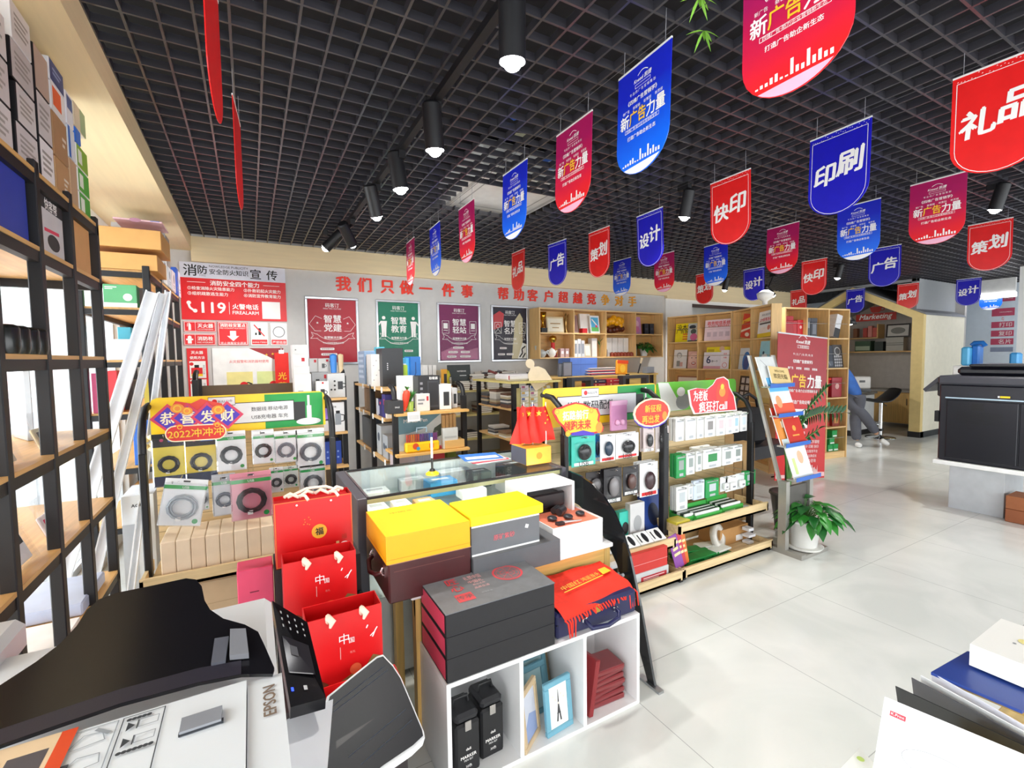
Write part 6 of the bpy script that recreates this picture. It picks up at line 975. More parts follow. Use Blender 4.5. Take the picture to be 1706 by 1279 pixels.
def pd1(m, p, q):
    for k in range(4):
        c = q(280 + 33 * k, 697 - 2 * k); s = .075; m.O = Vector((0, -.004 - .002 * k, 0)); m.slab([(c[0] + s, c[1]), (c[0], c[1] + s), (c[0] - s, c[1]), (c[0], c[1] - s)], .004, mt('#D8345A', .4)); s = .058; m.poly([(c[0] + s, c[1]), (c[0], c[1] + s), (c[0] - s, c[1]), (c[0], c[1] - s)], PUR, 1); m.text('恭喜发财'[k], c[0], c[1], CRM, h=.065, bold=.03)
    m.O = Vector((0, -.001, 0)); m.slab([q(*a) for a in ((290, 700), (372, 694), (370, 672), (350, 668), (335, 664), (318, 672), (292, 668), (284, 680))], .004, mt('#E23A28', .4)); m.O = Vector((0, -.013, 0))
    for a, s in (((296, 680), .03), ((312, 684), .025), ((364, 682), .03), ((300, 711), .018), ((362, 707), .018)): c = q(*a); m.disc(c[0], c[1], s, ORA, 1, 16, s * .8); m.ring(c[0], c[1], s * .6, s * .2, GOLD, 2, 14)
    a, b = q(292, 722), q(362, 718); m.slab(circ(b[0], b[1], .042, 8, -90, 90) + circ(a[0], a[1], .042, 8, 90, 270), .004, CRM); m.slab(circ(b[0], b[1], .036, 8, -90, 90) + circ(a[0], a[1], .036, 8, 90, 270), .0, mt('#DC2F26', .4)) if 0 else m.poly(circ(b[0], b[1], .036, 8, -90, 90) + circ(a[0], a[1], .036, 8, 90, 270), mt('#DC2F26', .4), 1); m.text('2022冲冲冲', (a[0] + b[0]) / 2, (a[1] + b[1]) / 2, GOLD, w=.24, bold=.02, k=3)
promo('new_year_sign', 'purple diamond new year greeting board on the cable stand header', [(260, 690), (410, 690), (400, 730), (270, 730)], 2.9, pd1)
m = MB()
for i in range(5): a = i * 1.2566; m.ball((.03 * math.cos(a), 0, .03 * math.sin(a)), .022, mt('#F0E6BC', .6), 8, .016)
m.tube([(0, 0, 0), (.03, -.01, -.06)], .008, mt('#F0E6BC', .6)); m.tube([(0, 0, 0), (.055, -.01, -.04)], .008, mt('#F0E6BC', .6)); m.build('ribbon_bow', None, 'pale yellow ribbon bow on the post of the cable stand', 'bow', loc=at(250, 738, y=3.05))
KR = ['#E6D0B4', '#E9D5BA', '#E3CBAE', '#E7D2B6']; xw = at(266, 930, y=2.75).x; kw = (at(458, 925, y=2.75).x - xw) / 8
for i in range(8): m = MB(); m.box(-kw / 2 + .001, kw / 2 - .001, 0, .26, 0, .2, mt(KR[i % 4], .7), .004); m.fr((0, -.001, 0)); i in (4, 6) and m.rect(-.006, .006, .03, .034, INK); m.build('kraft_box', None, ('outermost kraft', 'second kraft', 'third kraft', 'fourth kraft', 'fifth kraft', 'sixth kraft', 'seventh kraft', 'last kraft')[i] + ' box in the upright row below the hanging cables, counted from the window', 'box', 'kraft boxes in an upright row', loc=(xw + kw * (i + .5), 2.77, .427))
m = MB(); m.box(-.47, .4, 2.76, 3.1, .037, .4, mt('#CDB18E', .7), .006); m.fr((-.47, 2.76, 0)); m.rect(.05, .4, .28, .282, mt('#A88A66')); m.build('storage_carton', None, 'wide brown carton in the foot of the cable stand under the kraft boxes', 'box')
# ------------------------------------------------------------------ mouse stand
S2 = stand('mouse stand with a yellow and green header behind the glass counter end', 1.6, 2.45, 2.08, 2.5, 1.29, [(.02, 2.09), (.215, 2.16)])
xa, xb = at(907, 680, y=2.46).x, at(1093, 670, y=2.46).x
header(S2, xa, xb, 2.46, 1.05, 1.3, lambda m, w, h: (bull(m, w, h), m.text('公牛数码配件', w * .38, h * .5, INK, w=w * .42, bold=.01)))
y2 = 2.28; TEAL = '#3CC8B4'
hang((952, 726, 992, 776), y2, 'mouse', 'teal pack with a black mouse, frontmost on the hook by the little flags', TEAL, '#1A1A1C', hook=2.49, n=4, group='teal mouse packs'); hang((988, 722, 1000, 768), y2 + .05, 'mouse', 'blue pack with a dark mouse between teal and white packs', '#2F8ED8', '#1E2A4A', hook=2.49); hang((1000, 723, 1025, 768), y2, 'mouse', 'white pack with a black and blue mouse', '#EDEDED', '#22364A', hook=2.49); hang((1026, 722, 1064, 762), y2, 'mouse', 'wide white pack with two black gadgets', '#EDEDED', '#1C1C1E', hook=2.49, n=2, group='wide white packs')
hang((1072, 712, 1090, 752), y2, 'mouse', 'red footed clear pack with a slim black mouse', '#D8C8C6', '#26262A', hook=2.49, n=2, group='red footed packs'); hang((1092, 710, 1114, 752), y2, 'mouse', 'red footed clear pack with a round black mouse, at the row end', '#D0C4C2', '#1C1C1E', hook=2.49)
hang((976, 785, 1006, 826), y2 + .04, 'mouse', 'dark pack with a grey mouse, lower row, partly behind the black panel', '#2A2426', '#6A6668', hook=2.49); hang((1006, 780, 1036, 838), y2, 'mouse', 'black pack with a grey mouse edged in red', '#232024', '#8A8688', hook=2.49, n=2, group='black mouse packs edged in red'); hang((1038, 776, 1064, 824), y2, 'mouse', 'black pack with a dark mouse and orange light', '#262428', '#5A3A34', hook=2.49); hang((1066, 770, 1096, 826), y2, 'mouse', 'white boxed pack with a glossy dark mouse and red foot', '#EDEDED', '#3A1C24', hook=2.49, n=3, group='white boxed mouse packs'); hang((1098, 772, 1112, 808), y2 + .03, 'mouse', 'pale pack with a black mouse at the end of the lower row', '#D8CCCC', '#1C1C1E', hook=2.49)
flush_hooks(S2)
def mbox(r, Y, d, c, lab, zb, c2='#1C1C1E', **k): return pbox(r, Y, d, c, lab, dc(.5, .5, .28, c2, 1, .42), zb=zb, name='mouse_box', **k)
mbox((1032, 852, 1051, 876), 2.33, .05, TEAL, 'teal mouse box standing on the middle tray', .231); mbox((1050, 838, 1074, 872), 2.31, .05, '#D8D8D8', 'pale grey mouse box beside the teal one', .231, '#A8AAAC'); o = mbox((1078, 820, 1110, 868), 2.32, .04, '#1C3E8A', 'deep blue mouse box leaning on the middle tray', .231, '#0E1A3A'); o.rotation_euler = (-.2, 0, 0)
for i in range(5):
    a = at(1040 + 17 * i, 902 - 4.5 * i, z=.25); m = MB(); m.box(-.055, .055, -.005, .09, 0, .025, PAPER, .002); m.fr((0, .04, .0255), (1, 0, 0), (0, 1, 0)); m.disc(0.01, 0, .02, mt('#1E1E22'), 1, 16, .038); m.rect(-.042, -.032, -.03, .03, INK); m.build('mouse_box', None, ('first', 'second', 'third', 'fourth', 'fifth')[i] + ' white mouse box lying flat along the middle tray, from the black panel', 'box', 'white mouse boxes lying flat', loc=(1.86 + .118 * i, 2.2, .262), rot=(.55, 0, 0))
for i, (r, c, z, lab) in enumerate((((1035, 920, 1112, 946), '#C9302A', .112, 'red gift box on the lower tray, above the grey one'), ((1035, 953, 1114, 966), '#C4C6C8', .037, 'grey and red printed box on the lower tray'))): pbox(r, 2.122 + .006 * (i == 0), .25, c, lab, mul(rc(.4, .95, .25, .7, '#B02430'), lines(2, .45, .9, .35, .6, '#E8C8C8')) if i else lines(1, 0, 1, .48, .52, '#E8A0A0'), zb=z)
for i in range(4): pbox((1008 + i * 3, 958 - 6 * i, 1036 + i * 2, 964 - 6 * i), 2.115, .1, '#E9E9EA', ('lowest', 'second', 'third', 'topmost')[i] + ' small white box in the pile by the black panel foot', lines(1, .2, .8, .4, .6), zb=.037 + .026 * i, b=.001)
def pd2(m, p, q):
    m.slab(p, .004, RED); m.poly(inset(p, .9), mt('#F9C62E', .4), 1); a = q(959, 691); m.text('拓路前行', a[0], a[1], WB, w=.19, h=.056, bold=.04, k=3); a = q(962, 708); m.text('领跑未来', a[0], a[1], mt('#D8281E', .4), w=.2, h=.06, bold=.04, k=3); a, b = q(952, 722), q(990, 722); m.poly([(a[0], a[1] - .012), (b[0], b[1] - .012), (b[0], b[1] + .004), ((a[0] + b[0]) / 2, a[1] + .012), (a[0], a[1] + .002)], PUR, 2)
    for c in ((928, 686), (985, 684), (946, 722)): c = q(*c); m.disc(c[0], c[1], .018, GOLD, 2); m.ring(c[0], c[1], .014, .004, ORA, 3, 12)
    c = q(998, 712); m.disc(c[0], c[1], .026, ORA, 2, 16, .035)
promo('slogan_sign', 'yellow and red die-cut slogan board on the mouse stand above teal packs', [(920, 686), (924, 680), (932, 679), (944, 674), (958, 670), (972, 672), (984, 678), (996, 680), (1000, 690), (998, 700), (1006, 712), (1004, 719), (992, 722), (960, 722), (945, 724), (938, 712), (928, 702)], 2.22, pd2)
def pd3(m, p, q):
    m.O = Vector((0, .002, 0)); m.slab([(a, b - .012) for a, b in inset(p, .98)], .003, PUR); m.O = Vector((0, 0, 0)); m.slab(p, .004, CRM); m.poly(inset(p, .9), mt('#E0321E', .4), 1); a = q(1088, 680); m.text('新征程', a[0], a[1], GOLD, w=.15, h=.05, k=3, bold=.03); a = q(1084, 698); m.text('再出发', a[0], a[1], GOLD, w=.16, h=.055, k=3, bold=.03); a = q(1107, 692); m.disc(a[0], a[1], .022, ORA, 2, 16, .03)
promo('slogan_sign', 'round red and cream slogan board at the end of the mouse stand', [(1086 + 31 * math.cos(a / 16 * 6.2832), 687 - 24 * math.sin(a / 16 * 6.2832) - (math.cos(a / 16 * 6.2832)) * 3) for a in range(16)], 2.24, pd3)
t = thing('picture_pack', 'lilac pack with two earphones shapes hanging before the header sign', 'pack', at(1032, 717, y=2.36)); m = MB(); m.box(-.07, .07, 0, .02, 0, .2, mt('#C98AB0', .3), .004); m.fr((0, -.001, 0)); m.rect(-.07, .07, .17, .2, mt('#D8A8C4')); m.build('card', t); m = MB(); [m.ball((s * .022, -.006, .055), .02, mt('#DDA6C6', .3), 10) for s in (-1, 1)]; m.build('earphones', t)
# ------------------------------------------------------------------ phone accessory stand
S3 = stand('phone accessory stand with a bright green header and white slim packs', 2.46, 3.44, 2.09, 2.52, 1.22, [(.02, 2.1), (.3, 2.14)])
xa, xb = at(1096, 660, y=2.48).x, at(1226, 650, y=2.48).x
header(S3, xa, xb, 2.48, 1.08, 1.3, lambda m, w, h: (m.poly([(.0, h), (w * .12, h * .98), (w * .3, h * .02), (w * .06, .0)], mt('#DDE0DA', .4), 1), m.disc(w * .3, h * .3, w * .09, mt('#8A8E8E', .4), 1.5, 16, h * .28), m.disc(w * .27, h * .65, w * .05, mt('#E8E8E4', .4), 2, 16, h * .16)), mt('#6CC43C', .4))
y3 = 2.3
for i, (x0_, x1_, c2) in enumerate(((1126, 1140, '#E4E0E0'), (1143, 1160, '#F2D8D8'), (1162, 1173, '#DADCDC'), (1175, 1192, '#8E8A88'), (1194, 1209, '#F4C8CC'), (1210, 1222, '#F2D0D4'), (1222, 1232, '#A8CCE4'), (1234, 1245, '#DCE8F0'))): hang((x0_, 697 - i * 1.5, x1_, 735 - i * 2.4), y3, 'slim', ('first', 'second', 'third', 'fourth', 'fifth', 'sixth', 'seventh', 'last')[i] + ' white slim pack in the top row of the green stand, from the mouse stand', '#F0EFED', c2, hook=2.51, n=2, step=.04, group='white slim packs in the top row')
for i, (x0_, x1_, c1, n_) in enumerate(((1127, 1143, '#1E9A4E', 2), (1144, 1158, '#EDEEEC', 3), (1160, 1170, '#E4E6E2', 2), (1172, 1202, '#F0F1EE', 4), (1204, 1222, '#F0F1EE', 2), (1222, 1237, '#F0F1EE', 2))):
    hang((x0_, 757 - i * 3.2, x1_, 796 - i * 5.4), y3, 'slim', ('green topped', 'first white', 'second white', 'wide green sided', 'green sided phone', 'last green sided phone')[i] + ' pack in the middle row of the green stand', c1, '#2E8A4A' if i == 3 else '#9AA4A0', hook=2.51, n=n_, step=.034, group='packs in the middle row of the green stand')
for i, (x0_, x1_, y0_, y1_, c1, k_) in enumerate(((1127, 1146, 810, 850, '#ECEEEA', 'slim'), (1147, 1155, 806, 832, '#EAECEA', 'slim'), (1156, 1174, 800, 832, '#D4DFEE', 'slim'), (1176, 1198, 798, 828, '#1E9A4E', 'slim'), (1200, 1212, 794, 818, '#E4E8EA', 'bulb'), (1209, 1226, 792, 818, '#EEF0F0', 'bulb'), (1226, 1240, 788, 814, '#E6EAEA', 'bulb'), (1240, 1259, 784, 808, '#2AA455', 'slim'))): hang((x0_, y0_, x1_, y1_), y3 - .02, k_, ('large white', 'narrow white', 'pale blue', 'green sided', 'first clear adapter', 'second clear adapter', 'third clear adapter', 'tilted green')[i] + ' pack in the lowest hook row of the green stand', c1, '#C4CCD0', hook=2.51, n=2 if i in (0, 3) else 1, step=.034, group='packs in the lowest hook row' if i in (0, 3) else None)
flush_hooks(S3)
def gtray(r, Y, lab, rot=0, packs=6):
    a, b = at(r[0], r[1], y=Y), at(r[2], r[1], y=Y); w = b.x - a.x; t = thing('display_tray', lab, 'tray', ((a.x + b.x) / 2, Y, .316), rot); G2 = mt('#3FA848', .35); m = MB()
    for q in ((-w / 2, w / 2, 0, .006, 0, .06), (-w / 2, w / 2, .14, .146, 0, .1), (-w / 2, -w / 2 + .006, .006, .14, 0, .06), (w / 2 - .006, w / 2, .006, .14, 0, .06), (-w / 2, w / 2, 0, .146, 0, .004)): m.box(*q, G2)
    m.fr((-w / 2, -.001, 0)); m.rect(w * .1, w * .6, .015, .035, mt('#C8E4C0')); m.build('tray_body', t); m = MB()
    for i in range(packs): m.box(-w / 2 + .012, w / 2 - .012, .015 + i * .12 / packs, .026 + i * .12 / packs, .005, .075, mt(('#F0F2EE', '#2A3A30')[i % 2], .4))
    m.build('packets', t)
gtray((1160, 868, 1203, 0), 2.18, 'green open tray of white packets in front on the phone accessory stand'); gtray((1142, 858, 1160, 0), 2.2, 'narrow green tray beside it on the same shelf', 0, 4); gtray((1204, 848, 1238, 0), 2.2, 'green open tray with glossy green packets on the same shelf', 0, 5)
pbox((1127, 868, 1150, 886), 2.17, .1, '#C8B63A', 'yellow and green box at the mouse stand end of the shelf', rc(0, 1, 0, .4, '#4A8A3A'), zb=.316); pbox((1238, 845, 1252, 858), 2.2, .05, '#ECEEEC', 'white packet lying at the shelf end', zb=.316)
m = MB(); m.box(-.06, .06, 0, .1, 0, .05, mt('#3A3A3C', .2, alpha=.6)); m.build('clear_box', None, 'dark clear box standing behind the green trays', 'box', loc=(3.2, 2.36, .316))
rr = random.Random(9)
for i in range(18): m = MB(); m.box(-.09, .09, -.045, .045, 0, .014, mt(('#17803A', '#1E8E44', '#E8ECE6')[i % 3 if i > 13 else i % 2], .4), .002); m.build('green_packet', None, 'green card packet heaped in the bottom tray of the phone stand', 'packet', 'green packets heaped in the bottom tray', loc=(2.68 + .13 * (i % 3) + rr.uniform(-.02, .02), 2.22 + .09 * (i // 3 % 2) + rr.uniform(-.01, .01), .036 + .0146 * (i // 6) + .0002 * i), rz=rr.uniform(-.3, .3))
pbox((1200, 878, 1246, 915), 2.28, .2, '#B98A54', 'kraft carton with a white label in the bottom tray', rc(.55, .8, .1, .45, '#E8E8E8'), zb=.036); 
for i in range(3): pbox((1248, 880 + 11 * i, 1256 + (i % 2) * 3, 891 + 11 * i), 2.2, .06, '#E4E6EA', ('topmost', 'middle', 'lowest')[i] + ' small white box in the column beside the kraft carton', zb=.036 + .05 * (2 - i))
m = MB(); m.lathe([(.05, 0), (.09, 0), (.09, .04), (.05, .04), (.05, 0)], mt('#D8D4CC', .25)); m.build('tape_roll', None, 'pale tape roll leaning in the bottom tray', 'tape', loc=(3.03, 2.3, .125), rot=(1.3, 0, .3))
for i in range(3): o = pbox((1127 + 4 * i, 896, 1141 + 4 * i, 938), 2.15 + .012 * i, .006, ('#8A4AA0', '#C83A4A', '#D8702A')[i], ('purple', 'red', 'orange')[i] + ' magazine leaning in the corner of the bottom tray', mul(lines(3, .2, .9, .3, .8, '#F0D8A0')), zb=.037, name='magazine', cat='magazine'); o.rotation_euler = (-.1, -.25 + .06 * i, 0); o.location.z += .028
def pd4(m, p, q):
    m.slab(p, .004, mt('#F4D8D8', .4)); m.poly(inset(p, .94), mt('#D81F2C', .4), 1); c = q(1203, 655); m.disc(c[0], c[1], .07, mt('#E23A22', .4), 2, 20, .085); m.disc(c[0], c[1] + .01, .035, ORA, 3); m.disc(c[0], c[1] + .05, .02, GOLD, 3)
    a = q(1167, 659); m.text('为老板', a[0], a[1], WB, w=.15, h=.078, k=3, bold=.03); a = q(1188, 676); m.text('疯狂打call', a[0], a[1], WB, w=.31, h=.08, k=3, bold=.03)
promo('slogan_sign', 'red board with white slogan ending in call, over the slim packs', [(1146, 650), (1160, 646), (1178, 648), (1188, 640), (1194, 630), (1206, 627), (1214, 633), (1216, 645), (1224, 660), (1228, 684), (1200, 686), (1156, 690), (1150, 676)], 2.26, pd4)
# goods behind: black bags, blue crate, kraft tubes
t = thing('shoulder_bag', 'black shoulder bag with a strap behind the phone accessory stand', 'bag', (4.2, 2.75, .62)); m = MB(); m.box(-.2, .2, 0, .2, 0, .36, mt('#16161A', .6), .05); m.build('bag_body', t); m = MB(); m.tube([(-.18, .1, .34), (-.15, .1, .45), (0, .08, .5), (.15, .1, .44), (.18, .1, .34)], .015, BLACK); m.build('strap', t)
m = MB(); m.box(-.35, .25, 0, .3, 0, .3, mt('#1E48B8', .35), .02); m.box(-.36, .26, -.01, .31, .26, .3, mt('#2452CC', .35), .008); m.build('storage_crate', None, 'royal blue storage crate behind the black shoulder bag', 'crate', loc=(4.35, 3.0, .62))
for i, (x, w_, z1) in enumerate(((3.52, .1, .8), (3.63, .12, .8), (3.76, .13, .55), (3.9, .18, .7))): m = MB(); m.box(-w_ / 2, w_ / 2, 0, .12, 0, z1, mt(('#B08A58', '#BC9664', '#A88252', '#C09A68')[i], .7), .003); m.build('long_carton', None, ('narrow', 'second', 'short', 'widest')[i] + ' upright brown carton behind the grey brochure rack', 'box', 'brown cartons behind the rack', loc=(x, 2.62, 0))
m = MB(); m.box(3.95, 4.75, 2.7, 3.35, .5, .62, mt('#26262A', .5)); [m.box(x, x + .04, y, y + .04, 0, .5, RACK) for x in (3.96, 4.7) for y in (2.72, 3.3)]; m.build('low_table', None, 'low black table carrying the bag and the blue crate', 'table')
# ------------------------------------------------------------------ glass counter
CX0, CX1, CY0, CY1, CZ = .39, 1.53, 2.13, 2.73, .88
t = thing('glass_counter', 'glass topped display counter with a dark grey end panel', 'display counter', (0, 0, 0)); CG = glass('counter_glass', (.96, .985, .98, 1), .035, 0, .14); SLT = mt('#6A7078', .35, .3)
m = MB(); m.box(CX0, CX0 + .045, CY0, CY1, 0, CZ, mt('#4E4C54', .4), .004); m.fr((0, 0, CZ), (1, 0, 0), (0, 1, 0)); m.build('end_panel', t); m = MB(); m.box(CX1 - .03, CX1, CY0, CY1, 0, CZ, mt('#4E4C54', .4), .004); m.build('end_panel', t)
m = MB(); m.box(CX0 + .045, CX1 - .03, CY0 + .012, CY1 - .012, CZ - .008, CZ - .001, CG); m.build('glass_top', t); m = MB(); m.box(CX0 + .045, CX1 - .03, CY0 + .002, CY0 + .008, .4, CZ - .012, CG); m.build('front_glass', t)
m = MB(); m.box(CX0 + .045, CX1 - .03, CY0, CY0 + .012, CZ - .01, CZ, BLACK); m.box(CX0 + .045, CX1 - .03, CY1 - .012, CY1, CZ - .01, CZ, BLACK); m.box(CX0 + .045, CX0 + .055, CY0 + .012, CY1 - .012, CZ - .01, CZ, STEEL); m.build('metal_edge', t)
m = MB(); m.box(CX0 + .045, CX1 - .03, CY0 + .01, CY1 - .02, .742, .748, CG); m.build('glass_shelf', t); m = MB(); m.box(CX0 + .045, CX1 - .03, CY0 + .01, CY1, .02, .4, mt('#C8CCCC', .4)); m.build('base_cabinet', t); m = MB(); m.box(CX0 + .045, CX1 - .03, CY1 - .02, CY1, .4, CZ - .012, mt('#DCE6EA', .3)); m.build('rear_door', t); m = MB(); m.box(CX0 + .045, CX1 - .03, CY0 + .03, CY0 + .045, CZ - .028, CZ - .013, mt('#FFF6E0', emit=26, noise=0)); m.box(CX0 + .045, CX1 - .03, CY0 + .02, CY0 + .028, CZ - .036, CZ - .012, mt('#EFE4A8', .4)); m.build('lamp_strip', t)
ci = [(.5, 2.25, .1, .16, .05, '#F2F2F0', 'white carton'), (.62, 2.25, .08, .12, .05, '#EDEDEA', 'second white carton'), (.55, 2.5, .14, .1, .06, '#DDE2E4', 'pale carton at the rear'), (.75, 2.28, .1, .1, .03, '#C89A6A', 'orange printed leaflet pad'), (.9, 2.45, .16, .12, .08, '#2F8EC8', 'blue carton'), (1.02, 2.3, .14, .1, .05, '#E8ECEE', 'white gadget carton'), (1.15, 2.48, .12, .1, .09, '#3A4A4A', 'dark teal carton'), (1.25, 2.3, .1, .14, .07, '#8A8E90', 'grey carton'), (1.38, 2.5, .16, .12, .1, '#2A3034', 'black carton with pale letters'), (1.05, 2.62, .2, .08, .08, '#C8CED2', 'long pale carton by the rear doors'), (.78, 2.6, .14, .08, .07, '#A8B2B6', 'grey blue carton by the rear doors')]
for x, y, w_, d, h, c, lab in ci: m = MB(); m.box(-w_ / 2, w_ / 2, -d / 2, d / 2, 0, h, mt(c, .4), .003); m.fr((0, 0, h), (1, 0, 0), (0, 1, 0)); m.rect(-w_ * .3, w_ * .3, -d * .1, d * .2, mt('#9AA0A4') if c[1] in 'DEF' else mt('#C8D0D4')); m.build('small_carton', None, lab + ' inside the glass counter', 'box', loc=(x, y, .749))
t = thing('pen_stand', 'white and black pen upright in a yellow desk holder on the glass counter', 'pen', (.83, 2.38, CZ)); m = MB(); m.lathe([(.035, 0), (.035, .008), (.02, .018), (.001, .02)], YELLOW); m.lathe([(.018, .014), (.012, .03), (.001, .032)], BLACK); m.build('holder_base', t); m = MB(); m.cyl((0, 0, .02), (0, 0, .09), .006, BLACK); m.cyl((0, 0, .09), (0, 0, .2), .006, WHITE); m.build('pen', t)
for i in range(4): m = MB(); m.box(-.12, .12, -.09, .09, 0, .004, mt(('#D8DCE4', '#C83A4A', '#F0F2F4', '#3A78C8')[i], .4)); m.fr((0, 0, .004), (1, 0, 0), (0, 1, 0)); m.rect(-.1, .1, -.07, .0, mt('#F0F2F4') if i == 3 else mt('#E4E4E8')); m.build('brochure', None, ('lowest pale', 'red edged', 'white', 'topmost blue and white')[i] + ' brochure in the pile on the glass counter', 'brochure', 'brochures piled on the glass counter', loc=(1.24 - .01 * i, 2.55 + .01 * i, CZ + .0005 + .0047 * i), rz=.1 - .09 * i)
t = thing('flag_box', 'orange and slate cardboard box with a round mark on the glass counter', 'box', (1.44, 2.36, CZ + .001)); m = MB(); m.box(-.085, .085, -.09, .09, 0, .1, mt('#F0A22E', .4), .003); m.fr((-.086, .09, 0), (0, -1, 0)); m.rect(.003, .177, .003, .097, mt('#4A4C58', .5)); m.fr((0, -.0905, 0)); m.disc(0, .05, .02, mt('#B8863A', .3, 1)); m.build('box_body', t)
FL = mt('#E0281E', .6); rr = random.Random(6)
for i, (dx, dy, rz, sw, lab) in enumerate(((-.03, .02, .2, .1, 'small red flag with gold stars, middle of the three in the orange box'), (.04, .0, -.15, -.05, 'small red flag with gold stars nearest the yellow slogan board'), (-.07, .03, .5, .2, 'small red flag with gold stars drooping over the brochures'))):
    t = thing('small_flag', lab, 'flag', (1.44 + dx, 2.34 + dy, CZ + .102), rz); m = MB(); n = 8; vs = []
    for b in range(n + 1):
        for a in range(n + 1): u, v = a / n, b / n; vs.append((-.10 + .2 * u * (.45 + .55 * (1 - v)) + .055 * v, -.01 + .02 * math.sin(u * 9 + v * 3 + i), .01 + .21 * v + .03 * abs(u - .5)))
    m.add(vs, [(b * 9 + a, b * 9 + a + 1, b * 9 + 10 + a, b * 9 + 9 + a) for b in range(n) for a in range(n)], FL, True); m.fr((0, -.034, 0))
    for x, z, s in ((-.01, .19, .02), (.03, .2, .008), (.045, .175, .008), (.045, .15, .008), (.03, .13, .008)): m.poly([(x + s * (1 if k % 2 == 0 else .4) * math.sin(k * .6283), z + s * (1 if k % 2 == 0 else .4) * math.cos(k * .6283)) for k in range(10)], GOLD, 1)
    m.build('flag_cloth', t); m = MB(); m.cyl((.05, 0, 0), (.05, 0, .25), .003, WHITE, n=6); m.build('flag_stick', t)
# ================================================================== FOREGROUND
# white cube shelf with three compartments
t = thing('cube_shelf', 'white cube shelf of three open compartments on the floor under the black gift boxes', 'shelf', (.534, 1.44, 0)); WH = mt('#F3F3F4', .35, noise=.02); w_, d_, h_ = .88, .29, .4; T = .016
m = MB(); m.box(0, w_, 0, d_, h_ - T, h_, WH, .001); m.build('top_panel', t); m = MB(); m.box(T, w_ - T, 0, d_, 0, T, WH); m.build('bottom_panel', t)
for x in (0, w_ - T): m = MB(); m.box(x, x + T, 0, d_, 0, h_ - T, WH, .001); m.build('side_panel', t)
for x in (w_ / 3, w_ * 2 / 3): m = MB(); m.box(x - T / 2, x + T / 2, .002, d_, T, h_ - T, WH); m.build('divider', t)
m = MB(); m.box(T, w_ - T, d_ - .005, d_, T, h_ - T, WH); m.build('back_panel', t)
cx = lambda x: .534 + x
for i, (x, y, lab) in enumerate(((.09, 1.475, 'black marker pen carrying case at the open corner of the white cube shelf'), (.2, 1.5, 'black marker pen carrying case beside the first, deeper in the compartment'), (.19, 1.64, 'black case standing behind the two marker cases'))):
    if i == 2: continue
    t = thing('marker_case', lab, 'case', (cx(x), y, T), .04); m = MB(); m.box(-.048, .048, 0, .12, 0, .19, mt('#19191C', .55), .008); m.fr((0, -.001, 0)); m.text('deli', .0, .098, WB, w=.02, bold=.02); m.text('MARKER', 0, .072, WB, w=.062, bold=.03); m.text('PEN SET', 0, .058, WB, w=.035); m.text('30色', 0, .035, WB, w=.024); m.build('case_body', t)
    m = MB(); m.box(-.046, .046, .002, .118, .19, .225, mt('#202024', .5), .012); m.tube([(-.03, .06, .222), (-.025, .06, .25), (.025, .06, .25), (.03, .06, .222)], .006, BLACK); m.build('case_lid', t); m = MB(); m.box(-.012, .012, -.004, -.0005, .165, .2, mt('#B8B4B0', .3, .6), .002); m.build('buckle', t)
def pframe(x, y, w, h, rz, rx, c1, draw, lab):
    t = thing('framed_picture', lab, 'picture frame', (cx(x), y, T + .001), 0, rot=(rx, 0, rz)); m = MB(); f = .022; M1 = mt(c1, .45)
    for q in ((-w / 2, w / 2, 0, f), (-w / 2, w / 2, h - f, h), (-w / 2, -w / 2 + f, f, h - f), (w / 2 - f, w / 2, f, h - f)): m.box(q[0], q[1], 0, .018, q[2], q[3], M1, .003)
    m.build('frame_border', t); m = MB(); m.box(-w / 2 + f, w / 2 - f, .006, .014, f, h - f, PAPER); m.fr((-w / 2 + f, .006, f)); draw(m, w - 2 * f, h - 2 * f); m.build('picture', t)
def tower(m, W, H): m.poly([(W * .36, H * .12), (W * .44, H * .12), (W * .48, H * .3), (W * .52, H * .3), (W * .56, H * .12), (W * .64, H * .12), (W * .54, H * .5), (W * .51, H * .88), (W * .49, H * .88), (W * .46, H * .5)], mt('#3A3A3E', .6)); m.rect(W * .4, W * .6, H * .3, H * .33, mt('#3A3A3E', .6)); [m.disc(W * (.2 + .15 * i), H * (.75 - .1 * (i % 3)), W * .05, mt('#E6DDD0', .6)) for i in range(5)]
pframe(.485, 1.465, .135, .205, .1, -.1, '#6FA9BE', tower, 'blue picture frame with a little iron tower drawing in the middle compartment')
pframe(.365, 1.475, .14, .22, .6, -.1, '#C9B08C', lambda m, W, H: (m.rect(0, W, 0, H, mt('#CFD2DE', .5)), m.poly([(0, 0), (W, 0), (W, H * .4), (W * .4, H * .55), (0, H * .3)], mt('#8FA0C8', .5))), 'tan picture frame turned sideways beside the blue frame')
for i in range(3): pframe(.44 + .03 * i, 1.58 + .035 * i, .15, .2 + .02 * i, .1, -.2, '#5E8E9E' if i < 2 else '#7A6A50', lambda m, W, H: m.rect(0, W, 0, H, mt('#9AB8BC', .5)), ('first', 'second', 'last')[i] + ' frame leaning behind the blue picture frame')
for i in range(7): m = MB(); m.box(-.085, .085, -.06, .06, 0, .021, mt('#8E2A30', .35), .004); m.box(-.088, .088, -.063, .063, -.0003, .0215, CLEARBAG, .004); m.build('wrapped_notebook', None, 'dark red wrapped notebook lying in the pile in the last cube compartment', 'notebook', 'dark red notebooks piled in the cube shelf', loc=(cx(.75) + .004 * (i % 2), 1.545 + .003 * (i % 3), T + .001 + .0222 * i), rz=.06 * (i % 3 - 1))
